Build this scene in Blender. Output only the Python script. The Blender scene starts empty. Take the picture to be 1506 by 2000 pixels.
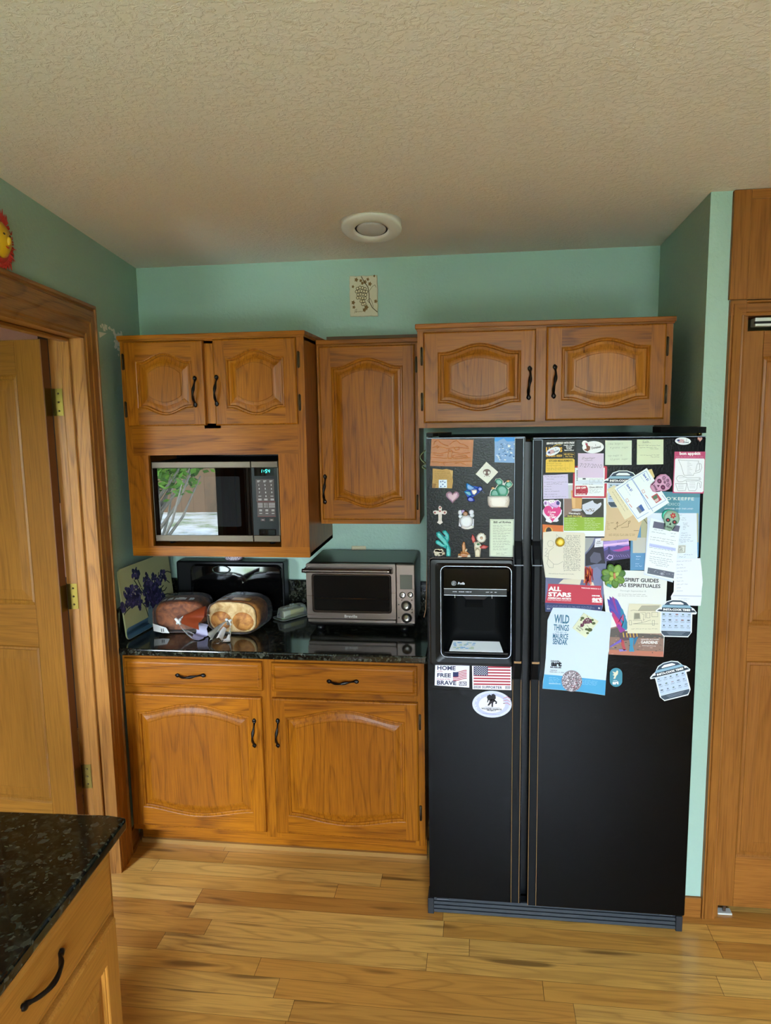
import bpy, bmesh, math, random
from mathutils import Vector, Matrix
random.seed(11)
sc = bpy.context.scene
COL = sc.collection
PI = math.pi

# ------------------------------------------------------------------ camera
FPX = 1414.0                                    # focal length in pixels of the 1506 x 2000 frame
CAM = Vector((1.51429, -3.34056, 1.85754))
RT = Vector((0.99180811, 0.12676094, -0.01575892))
FW = Vector((-0.12772182, 0.98222988, -0.13751946))
UP = Vector((-0.00195322, 0.13840567, 0.9903737))
cd = bpy.data.cameras.new('camera')
cam = bpy.data.objects.new('camera', cd)
COL.objects.link(cam)
cd.sensor_fit = 'VERTICAL'
cd.sensor_height = 24.0
cd.lens = 24.0 * FPX / 2000.0
cd.clip_start = 0.05
cd.clip_end = 200
m3 = Matrix((RT, UP, -FW)).transposed()
cam.matrix_world = Matrix.Translation(CAM) @ m3.to_4x4()
sc.camera = cam

# ------------------------------------------------------------------ world, daylight, exposure
sc.view_settings.view_transform = 'Standard'
sc.view_settings.look = 'None'
sc.view_settings.gamma = 1.0
sc.view_settings.use_curve_mapping = False
EXPOSURE = 2.5
SKY = 13.0
sc.view_settings.exposure = EXPOSURE
sc.cycles.max_bounces = 10
sc.cycles.diffuse_bounces = 6
sc.cycles.glossy_bounces = 4
sc.cycles.transparent_max_bounces = 12
sc.cycles.caustics_reflective = False
sc.cycles.caustics_refractive = False
sc.cycles.sample_clamp_indirect = 6.0
w = bpy.data.worlds.new('sky')
sc.world = w
w.use_nodes = True
nt = w.node_tree
bg = nt.nodes['Background']
tc = nt.nodes.new('ShaderNodeTexCoord')
sx = nt.nodes.new('ShaderNodeSeparateXYZ')
rp = nt.nodes.new('ShaderNodeValToRGB')
rp.color_ramp.elements[0].position = 0.0
rp.color_ramp.elements[0].color = (0.76, 0.88, 1.0, 1)
rp.color_ramp.elements[1].position = 0.9
rp.color_ramp.elements[1].color = (0.42, 0.64, 1.0, 1)
nt.links.new(tc.outputs['Generated'], sx.inputs[0])
nt.links.new(sx.outputs['Z'], rp.inputs[0])
nt.links.new(rp.outputs[0], bg.inputs[0])
bg.inputs[1].default_value = SKY

def portal(name, loc, rot, sx_, sy_):
    l = bpy.data.lights.new(name, 'AREA')
    l.shape = 'RECTANGLE'
    l.size, l.size_y = sx_, sy_
    l.cycles.is_portal = True
    o = bpy.data.objects.new(name, l)
    o.location, o.rotation_euler = loc, rot
    COL.objects.link(o)

sl = bpy.data.lights.new('sun', 'SUN')
sl.energy = 7.0
sl.angle = 0.01
sl.color = (1.0, 0.95, 0.86)
so = bpy.data.objects.new('sun', sl)
so.rotation_euler = (math.radians(-38), math.radians(8), 0)   # high, from behind the house: lights the garden only
COL.objects.link(so)

# room numbers
H = 2.54
SOUTH = -5.6
EAST = 4.2
STUBY = -0.78
W_SOUTH = [(1.05, 2.65, 0.36, 2.32)]     # window openings in the wall behind the camera
W_SIDE = (-1.06, -0.40, 0.25, 2.05)                                  # window of the adjoining room
ADJ_S = -3.2
for i, (x0, x1, z0, z1) in enumerate(W_SOUTH):
    portal('window_daylight', ((x0+x1)/2, SOUTH-0.08, (z0+z1)/2), (PI/2, 0, 0), x1-x0, z1-z0)
portal('window_daylight', ((W_SIDE[0]+W_SIDE[1])/2, ADJ_S-0.08, (W_SIDE[2]+W_SIDE[3])/2), (PI/2, 0, 0), W_SIDE[1]-W_SIDE[0], W_SIDE[3]-W_SIDE[2])

# ------------------------------------------------------------------ measuring helper
def at(u, v, Y=None, Z=None):
    """a measured photo point carried onto the plane y = Y (or z = Z) of the real room"""
    d = RT * ((u-753)/FPX) + FW + UP * ((1000-v)/FPX)
    t = (Y-CAM.y)/d.y if Y is not None else (Z-CAM.z)/d.z
    return CAM + d*t

# ------------------------------------------------------------------ materials
def lin(c):
    if isinstance(c, str):
        c = tuple(int(c[i:i+2], 16)/255 for i in (0, 2, 4))
    return tuple((x/12.92 if x <= 0.04045 else ((x+0.055)/1.055)**2.4) for x in c) + (1.0,)
_mc = {}
def mat(name, col='808080', rough=0.5, metal=0.0, spec=0.5, coat=0.0, emis=None, es=0.0):
    if name in _mc:
        return _mc[name]
    m = bpy.data.materials.new(name)
    m.use_nodes = True
    b = m.node_tree.nodes['Principled BSDF']
    b.inputs['Base Color'].default_value = lin(col)
    b.inputs['Roughness'].default_value = rough
    b.inputs['Metallic'].default_value = metal
    b.inputs['Specular IOR Level'].default_value = spec
    b.inputs['Coat Weight'].default_value = coat
    b.inputs['Coat Roughness'].default_value = 0.08
    if emis:
        b.inputs['Emission Color'].default_value = lin(emis)
        b.inputs['Emission Strength'].default_value = es
    m.diffuse_color = lin(col)
    _mc[name] = m
    return m
def ink(hexc):
    n = 'print_'+hexc
    if n in _mc: return _mc[n]
    m = mat(n, hexc, 0.55, spec=0.3)
    c = lin(hexc)
    m.node_tree.nodes['Principled BSDF'].inputs['Base Color'].default_value = (min(.93, c[0]*1.12), min(.93, c[1]*1.12), min(.93, c[2]*1.16), 1)
    return m

class NT:
    """small node-graph writer"""
    def __init__(self, m):
        self.t = m.node_tree
        self.b = self.t.nodes['Principled BSDF']
    def n(self, kind, **kw):
        nd = self.t.nodes.new('ShaderNode'+kind)
        for k, v in kw.items():
            if k.startswith('i_'):
                key = k[2:]
                nd.inputs[int(key) if key.isdigit() else key].default_value = v
            else:
                setattr(nd, k, v)
        return nd
    def l(self, a, b):
        self.t.links.new(a, b)
    def math(self, op, a, b=None, c=None):
        nd = self.n('Math', operation=op)
        for i, x in enumerate((a, b, c)):
            if x is None: continue
            if isinstance(x, (int, float)): nd.inputs[i].default_value = x
            else: self.l(x, nd.inputs[i])
        return nd.outputs[0]
    def mix(self, f, a, b, mode='MIX'):
        nd = self.n('Mix', data_type='RGBA', blend_type=mode)
        for s, x in ((0, f), (6, a), (7, b)):
            if isinstance(x, (int, float)): nd.inputs[s].default_value = x
            elif isinstance(x, tuple): nd.inputs[s].default_value = x
            else: self.l(x, nd.inputs[s])
        return nd.outputs[2]
    def ramp(self, f, stops):
        nd = self.n('ValToRGB')
        e = nd.color_ramp.elements
        while len(e) < len(stops): e.new(0.5)
        for el, (p, c) in zip(e, stops):
            el.position = p
            el.color = c if isinstance(c, tuple) else (c, c, c, 1)
        self.l(f, nd.inputs[0])
        return nd.outputs[0]
    def scaled(self, s, rnd=True, coord='Object'):
        t = self.n('TexCoord')
        src = t.outputs[coord]
        if rnd:
            oi = self.n('ObjectInfo')
            r = self.math('MULTIPLY', oi.outputs['Random'], 37.0)
            va = self.n('VectorMath', operation='ADD')
            self.l(src, va.inputs[0]); self.l(r, va.inputs[1])
            src = va.outputs[0]
        mp = self.n('VectorMath', operation='MULTIPLY')
        self.l(src, mp.inputs[0])
        mp.inputs[1].default_value = s
        return mp.outputs[0]
    def noise(self, vec, scale, detail=2.0, rough=0.5, dist=0.0):
        nd = self.n('TexNoise', i_Scale=scale, i_Detail=detail, i_Roughness=rough, i_Distortion=dist)
        if vec is not None: self.l(vec, nd.inputs['Vector'])
        return nd.outputs[0]
    def bump(self, h, strength, dist=0.01):
        nd = self.n('Bump', i_Strength=strength, i_Distance=dist)
        self.l(h, nd.inputs['Height'])
        self.l(nd.outputs[0], self.b.inputs['Normal'])

def oak(name, axis, light, dark, rings=9.0, ringmix=0.55, rough=0.36, cross=5.5, along=0.75):
    if name in _mc: return _mc[name]
    m = mat(name, light, rough, spec=0.2)
    g = NT(m)
    ai = 'XYZ'.index(axis)
    s = [cross]*3; s[ai] = along
    v = g.scaled(tuple(s))
    n1 = g.noise(v, 1.0, 1.5, 0.45, 0.3)
    fr = g.math('FRACT', g.math('MULTIPLY', n1, rings))
    ring = g.ramp(fr, [(0.0, 0.1), (0.2, 0.0), (0.6, 0.05), (0.9, 1.0), (1.0, 0.1)])
    s2 = [230.0]*3; s2[ai] = 7.0
    pore = g.ramp(g.noise(g.scaled(tuple(s2)), 1.0, 2.0, 0.6), [(0.42, 0.0), (0.66, 1.0)])
    s3 = [2.2]*3; s3[ai] = 0.6
    tone = g.noise(g.scaled(tuple(s3)), 1.0, 2.0)
    L, D = lin(light), lin(dark)
    pr = g.math('MULTIPLY', ring, g.math('MULTIPLY_ADD', pore, 0.5, 0.5))
    c = g.mix(g.math('MULTIPLY', pr, min(1.0, ringmix*1.5)), L, D)
    c = g.mix(g.math('MULTIPLY', pore, 0.42), c, D)
    c = g.mix(g.ramp(tone, [(0.3, 0.0), (0.7, 0.4)]), c, D)
    g.l(c, g.b.inputs['Base Color'])
    g.bump(g.math('ADD', pore, pr), 0.12, 0.0006)
    return m

CAB_L, CAB_D = 'ab6512', '5c2b05'
OAKV = oak('cabinet_oak_vertical', 'Z', CAB_L, CAB_D, 18.0, 0.40)
OAKH = oak('cabinet_oak_horizontal', 'X', CAB_L, CAB_D)
OAKY = oak('cabinet_oak_depth', 'Y', CAB_L, CAB_D)
TRIMV = oak('trim_oak_vertical', 'Z', 'b07638', '6e441c', 12, 0.6, 0.35)
TRIMH = oak('trim_oak_horizontal', 'Y', 'a56c2e', '6c3f16', 12, 0.6, 0.35)
TRIMX = oak('trim_oak_crosswise', 'X', 'b07236', '75451c', 12, 0.6, 0.35)
PINEV = oak('door_fir_vertical', 'Z', '8f5e20', '6b4214', 14, 0.35, 0.35, 8, 0.4)
PINEH = oak('door_fir_horizontal', 'X', '8f5e20', '6b4214', 14, 0.35, 0.35, 8, 0.4)
PANTRYV = oak('pantry_wood_vertical', 'Z', '9b6228', '6b3c12', 10, 0.35, 0.4, 6, 0.5)
PANTRYH = oak('pantry_wood_horizontal', 'X', '9b6228', '6b3c12', 10, 0.35, 0.4, 6, 0.5)
ISLV = oak('island_wood_vertical', 'Z', 'b87c34', '8a5318', 8, 0.3, 0.33, 5, 0.6)
ISLH = oak('island_wood_horizontal', 'X', 'b87c34', '8a5318', 8, 0.3, 0.33, 5, 0.6)
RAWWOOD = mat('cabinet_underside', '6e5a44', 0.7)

def wall_paint(name, col, bs=0.25):
    m = mat(name, col, 0.55, spec=0.35)
    g = NT(m)
    v = g.scaled((1, 1, 1), False)
    n = g.noise(v, 60.0, 3.0, 0.55)
    n2 = g.noise(v, 18.0, 2.0)
    g.bump(g.math('ADD', g.ramp(n, [(0.45, 0.0), (0.62, 1.0)]), n2), bs, 0.002)
    L = lin(col)
    g.l(g.mix(g.ramp(g.noise(v, 2.0, 2.0), [(0.35, 0.0), (0.65, 0.1)]), L, (L[0]*.85, L[1]*.88, L[2]*.9, 1)), g.b.inputs['Base Color'])
    return m
TEAL = wall_paint('teal_wall_paint', 'a2bdac')
PINK = wall_paint('pink_wall_paint', 'b9866f')
CREAM = wall_paint('cream_wall_paint', 'cfc8b4')
WHITEPATCH = mat('bare_white_plaster', 'f6f1e6', 0.9)

def ceiling_mat():
    m = mat('knockdown_ceiling', 'eadfce', 0.85, spec=0.2)
    g = NT(m)
    v = g.scaled((1, 1, 1), False)
    a = g.ramp(g.noise(v, 62.0, 4.0, 0.6, 0.6), [(0.46, 0.0), (0.60, 1.0)])
    b = g.noise(v, 130.0, 2.0)
    g.bump(g.math('MULTIPLY_ADD', b, 0.3, a), 0.42, 0.004)
    return m
CEIL = ceiling_mat()

def floor_mat():
    m = mat('oak_plank_floor', 'c08a48', 0.3, coat=0.15)
    g = NT(m)
    t = g.n('TexCoord')
    s = g.n('SeparateXYZ'); g.l(t.outputs['Object'], s.inputs[0])
    PW, PL = 0.0826, 0.95
    row = g.math('FLOOR', g.math('DIVIDE', s.outputs['Y'], PW))
    wn = g.n('TexWhiteNoise', noise_dimensions='1D'); g.l(row, wn.inputs['W'])
    xo = g.math('ADD', s.outputs['X'], g.math('MULTIPLY', wn.outputs['Value'], 3.7))
    pid = g.math('FLOOR', g.math('DIVIDE', xo, PL))
    cb = g.n('CombineXYZ'); g.l(row, cb.inputs[0]); g.l(pid, cb.inputs[1])
    w2 = g.n('TexWhiteNoise', noise_dimensions='2D'); g.l(cb.outputs[0], w2.inputs['Vector'])
    rnd = w2.outputs['Value']
    base = g.ramp(rnd, [(0.0, lin('b07634')), (0.2, lin('c98c40')), (0.6, lin('d69c4a')), (0.85, lin('e2b05e')), (1.0, lin('bc823a'))])
    cb2 = g.n('CombineXYZ')
    g.l(g.math('MULTIPLY', s.outputs['X'], 1.3), cb2.inputs[0])
    g.l(g.math('MULTIPLY', s.outputs['Y'], 11.0), cb2.inputs[1])
    g.l(g.math('MULTIPLY', rnd, 60.0), cb2.inputs[2])
    n1 = g.noise(cb2.outputs[0], 1.0, 2.0, 0.5, 0.5)
    ring = g.ramp(g.math('FRACT', g.math('MULTIPLY', n1, 7.0)), [(0.0, 0.2), (0.5, 0.0), (0.88, 0.8), (1.0, 0.2)])
    cb3 = g.n('CombineXYZ')
    g.l(g.math('MULTIPLY', s.outputs['X'], 6.0), cb3.inputs[0])
    g.l(g.math('MULTIPLY', s.outputs['Y'], 200.0), cb3.inputs[1])
    g.l(rnd, cb3.inputs[2])
    por = g.ramp(g.noise(cb3.outputs[0], 1.0, 2.0), [(0.5, 0.0), (0.7, 1.0)])
    kn = g.ramp(g.noise(cb2.outputs[0], 2.3, 0.0), [(0.7, 0.0), (0.8, 1.0)])
    c = g.mix(g.math('MULTIPLY', ring, 0.45), base, lin('7c4a1c'))
    c = g.mix(g.math('MULTIPLY', por, 0.25), c, lin('6a3c14'))
    c = g.mix(g.math('MULTIPLY', kn, 0.7), c, lin('4a2810'))
    fy = g.math('FRACT', g.math('DIVIDE', s.outputs['Y'], PW))
    fx = g.math('FRACT', g.math('DIVIDE', xo, PL))
    gap = g.math('MAXIMUM', g.math('LESS_THAN', fy, 0.018), g.math('LESS_THAN', fx, 0.002))
    c = g.mix(g.math('MULTIPLY', gap, 0.75), c, lin('3a220c'))
    g.l(c, g.b.inputs['Base Color'])
    g.bump(g.math('SUBTRACT', g.math('MULTIPLY', por, -0.2), gap), 0.15, 0.001)
    return m
FLOOR = floor_mat()

def granite_mat():
    m = mat('dark_granite', '10120f', 0.09, spec=0.5)
    g = NT(m)
    v = g.scaled((1, 1, 1), False)
    wob = g.n('TexNoise', i_Scale=60.0, i_Detail=2.0); g.l(v, wob.inputs['Vector'])
    va = g.n('VectorMath', operation='MULTIPLY_ADD'); g.l(wob.outputs[1], va.inputs[0]); va.inputs[1].default_value = (.016, .016, .016); g.l(v, va.inputs[2])
    def flakes(sc_, stops):
        vo = g.n('TexVoronoi', i_Scale=sc_, i_Randomness=1.0); g.l(va.outputs[0], vo.inputs['Vector'])
        w1 = g.n('TexWhiteNoise', noise_dimensions='3D'); g.l(vo.outputs['Position'], w1.inputs['Vector'])
        return g.ramp(w1.outputs['Value'], stops)
    c1 = flakes(75.0, [(0.0, lin('090a08')), (0.5, lin('10120e')), (0.75, lin('262519')), (0.92, lin('3a3c31')), (1.0, lin('56574c'))])
    c2 = flakes(170.0, [(0.0, lin('060706')), (0.6, lin('12140f')), (0.9, lin('2c2d22')), (1.0, lin('5c5d50'))])
    g.l(g.mix(0.45, c1, c2), g.b.inputs['Base Color'])
    return m
GRANITE = granite_mat()

def fridge_mat(name='black_pebbled_enamel', col='030303', rough=0.27, bs=0.2):
    m = mat(name, col, rough, spec=0.13)
    g = NT(m)
    v = g.scaled((1, 1, 1), False)
    vo = g.n('TexVoronoi', feature='SMOOTH_F1', i_Scale=190.0); g.l(v, vo.inputs['Vector'])
    n = g.noise(v, 120.0, 3.0)
    g.bump(g.math('ADD', vo.outputs['Distance'], n), bs, 0.0012)
    return m
ENAMEL = fridge_mat()
BLACKP = mat('black_plastic', '08090a', 0.36, spec=0.28)
CAVB = mat('cavity_black', '060708', 0.6, spec=0.08)
GREYP = mat('dark_grey_plastic', '2b2e33', 0.45)
GLOSSB = mat('black_gloss', '050505', 0.05, spec=0.6)
MWGLASS = mat('microwave_glass', '020202', 0.0, spec=0.5, coat=0.0)
_mc['microwave_glass'].node_tree.nodes['Principled BSDF'].inputs['Coat Roughness'].default_value = 0.0
STEEL = mat('brushed_steel', '786c64', 0.32, 1.0)
STEELD = mat('bronze_steel', '5a4f44', 0.4, 0.9)
CHROME = mat('chrome', 'd8d8d8', 0.1, 1.0)
BRONZE = mat('oil_rubbed_bronze', '1d1713', 0.35, 0.7)
BRASS = mat('aged_brass', '6a5828', 0.35, 1.0)
HINGE = mat('dark_brass_hinge', '4a3c28', 0.4, 0.9)
WHITEP = mat('white_enamel', 'd9d3c6', 0.4)
LENS = mat('frosted_lens', 'b8b4ae', 0.5)
def add_streaks(m, s):
    g = NT(m)
    n = g.noise(g.scaled(s), 1.0, 3.0)
    g.l(g.math('MULTIPLY_ADD', n, 0.25, 0.2), g.b.inputs['Roughness'])
add_streaks(STEEL, (4, 4, 300))

def clear_film(name, tint='f2f0ee', alpha=0.16, rough=0.12, ior=1.45):
    """thin crinkled see-through plastic: mostly transparent with a glossy coat"""
    m = bpy.data.materials.new(name); m.use_nodes = True
    t = m.node_tree
    t.nodes.clear()
    out = t.nodes.new('ShaderNodeOutputMaterial')
    tr = t.nodes.new('ShaderNodeBsdfTransparent')
    tr.inputs[0].default_value = lin(tint)
    gl = t.nodes.new('ShaderNodeBsdfPrincipled')
    gl.inputs['Base Color'].default_value = lin(tint)
    gl.inputs['Roughness'].default_value = rough
    fr = t.nodes.new('ShaderNodeFresnel'); fr.inputs[0].default_value = ior
    ad = t.nodes.new('ShaderNodeMath'); ad.inputs[1].default_value = alpha; ad.use_clamp = True
    mx = t.nodes.new('ShaderNodeMixShader')
    tc_ = t.nodes.new('ShaderNodeTexCoord')
    no = t.nodes.new('ShaderNodeTexNoise'); no.inputs['Scale'].default_value = 45; no.inputs['Detail'].default_value = 3; no.inputs['Distortion'].default_value = 1.5
    bp = t.nodes.new('ShaderNodeBump'); bp.inputs['Strength'].default_value = 0.5; bp.inputs['Distance'].default_value = 0.004
    t.links.new(tc_.outputs['Object'], no.inputs['Vector'])
    t.links.new(no.outputs[0], bp.inputs['Height'])
    t.links.new(bp.outputs[0], gl.inputs['Normal'])
    t.links.new(bp.outputs[0], fr.inputs['Normal'])
    t.links.new(fr.outputs[0], ad.inputs[0])
    t.links.new(ad.outputs[0], mx.inputs[0])
    t.links.new(tr.outputs[0], mx.inputs[1])
    t.links.new(gl.outputs[0], mx.inputs[2])
    t.links.new(mx.outputs[0], out.inputs[0])
    _mc[name] = m
    return m
FILM = clear_film('clear_bag_film', 'fefdfc', 0.0, 0.12, 1.16)
DISHCLEAR = clear_film('clear_dish_plastic', 'eef2ee', 0.06, 0.05)
PANE = clear_film('window_pane', 'ffffff', 0.0, 0.0)
for nd in list(PANE.node_tree.nodes):
    if nd.type == 'BUMP': nd.inputs['Strength'].default_value = 0.0

# ------------------------------------------------------------------ mesh helpers
class MB:
    """collects shapes, then becomes ONE mesh object"""
    def __init__(s):
        s.bm = bmesh.new(); s.mats = []; s.smooth = False
    def mi(s, m):
        if m not in s.mats: s.mats.append(m)
        return s.mats.index(m)
    def face(s, pts, m, smooth=False):
        vs = [s.bm.verts.new(p) for p in pts]
        f = s.bm.faces.new(vs); f.material_index = s.mi(m); f.smooth = smooth
        return f
    def box(s, x0, x1, y0, y1, z0, z1, m, bev=0.0, seg=1):
        x0, x1 = min(x0, x1), max(x0, x1); y0, y1 = min(y0, y1), max(y0, y1); z0, z1 = min(z0, z1), max(z0, z1)
        P = [(x, y, z) for x in (x0, x1) for y in (y0, y1) for z in (z0, z1)]
        v = [s.bm.verts.new(p) for p in P]
        F = [(0, 1, 3, 2), (4, 6, 7, 5), (0, 4, 5, 1), (2, 3, 7, 6), (0, 2, 6, 4), (1, 5, 7, 3)]
        fs = [s.bm.faces.new([v[i] for i in f]) for f in F]
        k = s.mi(m)
        for f in fs: f.material_index = k
        if bev > 0:
            es = list({e for f in fs for e in f.edges})
            r = bmesh.ops.bevel(s.bm, geom=es, offset=bev, segments=seg, profile=0.5, affect='EDGES')
            for f in r['faces']: f.material_index = k
        return s
    def prism(s, poly, m, a0, a1, axis='Y', side=None):
        """2-D outline extruded along an axis; Y: (x,z)  Z: (x,y)  X: (y,z)"""
        def P(p, a):
            return {'Y': (p[0], a, p[1]), 'Z': (p[0], p[1], a), 'X': (a, p[0], p[1])}[axis]
        A = [s.bm.verts.new(P(p, a0)) for p in poly]; B = [s.bm.verts.new(P(p, a1)) for p in poly]
        k = s.mi(m); ks = s.mi(side) if side else k
        n = len(poly)
        caps = [s.bm.faces.new(A), s.bm.faces.new(B)]
        for f in caps: f.material_index = k
        for i in range(n):
            f = s.bm.faces.new((A[i], A[(i+1) % n], B[(i+1) % n], B[i])); f.material_index = ks
        if n > 4:
            for f in caps: f.normal_update()
            bmesh.ops.triangulate(s.bm, faces=caps, ngon_method='EAR_CLIP')
        return s
    def loft(s, rings, m, closed=True, cap=True, smooth=True):
        R = [[s.bm.verts.new(p) for p in r] for r in rings]
        k = s.mi(m); n = len(R[0])
        for a, b in zip(R, R[1:]):
            for i in range(n if closed else n-1):
                f = s.bm.faces.new((a[i], a[(i+1) % n], b[(i+1) % n], b[i])); f.material_index = k; f.smooth = smooth
        if cap and closed:
            for r in (R[0], R[-1]):
                f = s.bm.faces.new(r); f.material_index = k
        return s
    def tube(s, path, rad, m, n=10, flat=None, smooth=True):
        """round or oval tube along a path; rad number or list; flat=(rx scale, ry scale)"""
        path = [Vector(p) for p in path]
        N = len(path)
        if not isinstance(rad, (list, tuple)): rad = [rad]*N
        fl = flat or [(1, 1)]*N
        if isinstance(fl, tuple): fl = [fl]*N
        rings = []
        T0 = (path[1]-path[0]).normalized()
        ref = Vector((0, 1, 0)) if abs(T0.y) < 0.9 else Vector((1, 0, 0))
        for i, p in enumerate(path):
            T = (path[min(i+1, N-1)]-path[max(i-1, 0)]).normalized()
            u = ref - T*ref.dot(T); u.normalize()
            v = T.cross(u)
            ref = u
            rings.append([p + u*(math.cos(2*PI*k/n)*rad[i]*fl[i][1]) + v*(math.sin(2*PI*k/n)*rad[i]*fl[i][0]) for k in range(n)])
        return s.loft(rings, m, smooth=smooth)
    def lathe(s, prof, m, c=(0, 0, 0), n=32, axis='Z', smooth=True):
        rings = []
        for r, h in prof:
            ring = []
            for k in range(n):
                a = 2*PI*k/n
                x, y = math.cos(a)*r, math.sin(a)*r
                q = {'Z': (x, y, h), 'Y': (x, h, y), 'X': (h, x, y)}[axis]
                ring.append((c[0]+q[0], c[1]+q[1], c[2]+q[2]))
            rings.append(ring)
        return s.loft(rings, m, smooth=smooth)
    def ball(s, c, r, m, seg=16, rings=10):
        rx, ry, rz = r if isinstance(r, (tuple, list)) else (r, r, r)
        R = []
        for i in range(1, rings):
            t = PI*i/rings
            R.append([(c[0]+rx*math.sin(t)*math.cos(2*PI*k/seg), c[1]+ry*math.sin(t)*math.sin(2*PI*k/seg), c[2]+rz*math.cos(t)) for k in range(seg)])
        return s.loft(R, m)
    def build(s, name, parent=None, loc=None, rot=None, bevel=0.0, seg=2):
        bmesh.ops.recalc_face_normals(s.bm, faces=s.bm.faces)
        me = bpy.data.meshes.new(name)
        s.bm.to_mesh(me); s.bm.free()
        for m in s.mats: me.materials.append(m)
        o = bpy.data.objects.new(name, me)
        COL.objects.link(o)
        if parent: o.parent = parent
        if loc is not None: o.location = loc
        if rot is not None: o.rotation_euler = rot
        if bevel:
            md = o.modifiers.new('bevel', 'BEVEL'); md.width = bevel; md.segments = seg; md.limit_method = 'ANGLE'; md.angle_limit = 0.7
        return o

def tag(o, label=None, cat=None, group=None, kind=None):
    if label: o['label'] = label
    if cat: o['category'] = cat
    if group: o['group'] = group
    if kind: o['kind'] = kind
    return o
def thing(name, label, cat, loc=(0, 0, 0), rotz=0.0, group=None, kind=None):
    o = bpy.data.objects.new(name, None)
    o.empty_display_size = 0.05
    COL.objects.link(o)
    o.location = loc; o.rotation_euler = (0, 0, rotz)
    return tag(o, label, cat, group, kind)
def structure(o, label=None):
    o['kind'] = 'structure'
    if label: o['label'] = label
    return o
def box_obj(name, parent, x0, x1, y0, y1, z0, z1, m, bev=0.0, seg=2):
    b = MB(); b.box(x0, x1, y0, y1, z0, z1, m, bev, seg)
    return b.build(name, parent)

_tc = {}
def text_shape(body, bold=0.0, shear=0.0, space=1.0):
    key = (body, bold, shear, space)
    if key in _tc: return _tc[key]
    cu = bpy.data.curves.new('lettering', 'FONT')
    cu.body = body; cu.size = 1.0; cu.offset = bold; cu.shear = shear; cu.space_character = space
    cu.resolution_u = 2
    cu.align_x = 'CENTER'; cu.align_y = 'CENTER'
    ob = bpy.data.objects.new('lettering', cu)
    COL.objects.link(ob)
    dg = bpy.context.evaluated_depsgraph_get()
    me = bpy.data.meshes.new_from_object(ob.evaluated_get(dg))
    V = [(v.co.x, v.co.y) for v in me.vertices]
    Fs = [tuple(p.vertices) for p in me.polygons]
    bpy.data.objects.remove(ob); bpy.data.curves.remove(cu); bpy.data.meshes.remove(me)
    xs = [p[0] for p in V] or [0]; ys = [p[1] for p in V] or [0]
    cx, cy = (min(xs)+max(xs))/2, (min(ys)+max(ys))/2
    r = ([(x-cx, y-cy) for x, y in V], Fs, max(max(xs)-min(xs), 1e-3), max(max(ys)-min(ys), 1e-3))
    _tc[key] = r
    return r

def flat_text(mb, body, c, width, height, m, u=(1, 0, 0), v=(0, 0, 1), bold=0.0, shear=0.0, space=1.0):
    """printed lettering on a plane: centre c, size width x height, axes u and v"""
    V, Fs, w_, h_ = text_shape(body, bold, shear, space)
    sx_ = width/w_ if width else height/h_
    sy_ = height/h_ if height else sx_
    u, v, c = Vector(u), Vector(v), Vector(c)
    vs = [mb.bm.verts.new(c + u*(x*sx_) + v*(y*sy_)) for x, y in V]
    k = mb.mi(m)
    for f in Fs:
        try:
            fc = mb.bm.faces.new([vs[i] for i in f]); fc.material_index = k
        except ValueError:
            pass

# ================================================================== THE ROOM
def wall_with_hole(mb, axis, a0, a1, t0, t1, z0, z1, holes, m):
    """wall slab along axis 'X' or 'Y' with rectangular holes (a0, a1, z0, z1)"""
    cuts = sorted(holes)
    def bx(p, q, r, s_):
        if q-p < 1e-4 or s_-r < 1e-4: return
        if axis == 'X': mb.box(p, q, t0, t1, r, s_, m)
        else: mb.box(t0, t1, p, q, r, s_, m)
    cur = a0
    for h0, h1, hz0, hz1 in cuts:
        bx(cur, h0, z0, z1); bx(h0, h1, z0, hz0); bx(h0, h1, hz1, z1); cur = h1
    bx(cur, a1, z0, z1)

b = MB(); b.box(0.0, EAST+0.1, SOUTH-0.1, 0.9, -0.06, 0.0, FLOOR); b.box(-2.5, 0.0, ADJ_S-0.1, 0.9, -0.06, 0.0, FLOOR)
structure(b.build('floor'), 'honey oak strip floor laid crosswise through the kitchen')
b = MB(); b.box(0.0, EAST+0.1, SOUTH-0.1, 0.9, H, H+0.08, CEIL); b.box(-2.5, 0.0, ADJ_S-0.1, 0.9, H, H+0.08, CEIL)
structure(b.build('ceiling'), 'beige knockdown-textured ceiling')
structure(box_obj('wall_back', None, -0.20, 2.45, 0.0, 0.12, 0, H, TEAL), 'teal painted wall behind the cabinets')
mb = MB()
mb.prism([(2.281, 0.0), (2.253, STUBY), (2.345, STUBY), (2.40, STUBY+0.10), (2.40, 0.0)], TEAL, 0, H, 'Z')
structure(mb.build('wall_stub'), 'narrow teal wall end between refrigerator and pantry')
mb = MB(); wall_with_hole(mb, 'X', 2.345, EAST, STUBY, STUBY+0.10, 0, H, [(2.376, 3.14, 0.0, H)], TEAL)
structure(mb.build('wall_right'), 'teal wall around the pantry door')
structure(box_obj('wall_pantry', None, 2.40, EAST, -0.12, -0.04, 0, H, CREAM))
structure(box_obj('wall_east', None, EAST, EAST+0.1, SOUTH, 0.0, 0, H, TEAL))
mb = MB(); wall_with_hole(mb, 'X', 0.0, EAST+0.1, SOUTH-0.1, SOUTH, 0, H, W_SOUTH, CREAM)
structure(mb.build('wall_south'))
structure(box_obj('wall_west', None, 0.10, 0.236, SOUTH, -1.795, 0, H, TEAL))
structure(box_obj('wall_far_west', None, -2.5, -2.4, ADJ_S, 0.9, 0, H, PINK))
structure(box_obj('wall_north', None, -2.5, -0.2, 0.8, 0.9, 0, H, PINK), 'pink wall of the room beyond the door')
structure(box_obj('wall_closet', None, -0.22, -0.19, 0.0, 0.8, 0, H, PINK))
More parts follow.
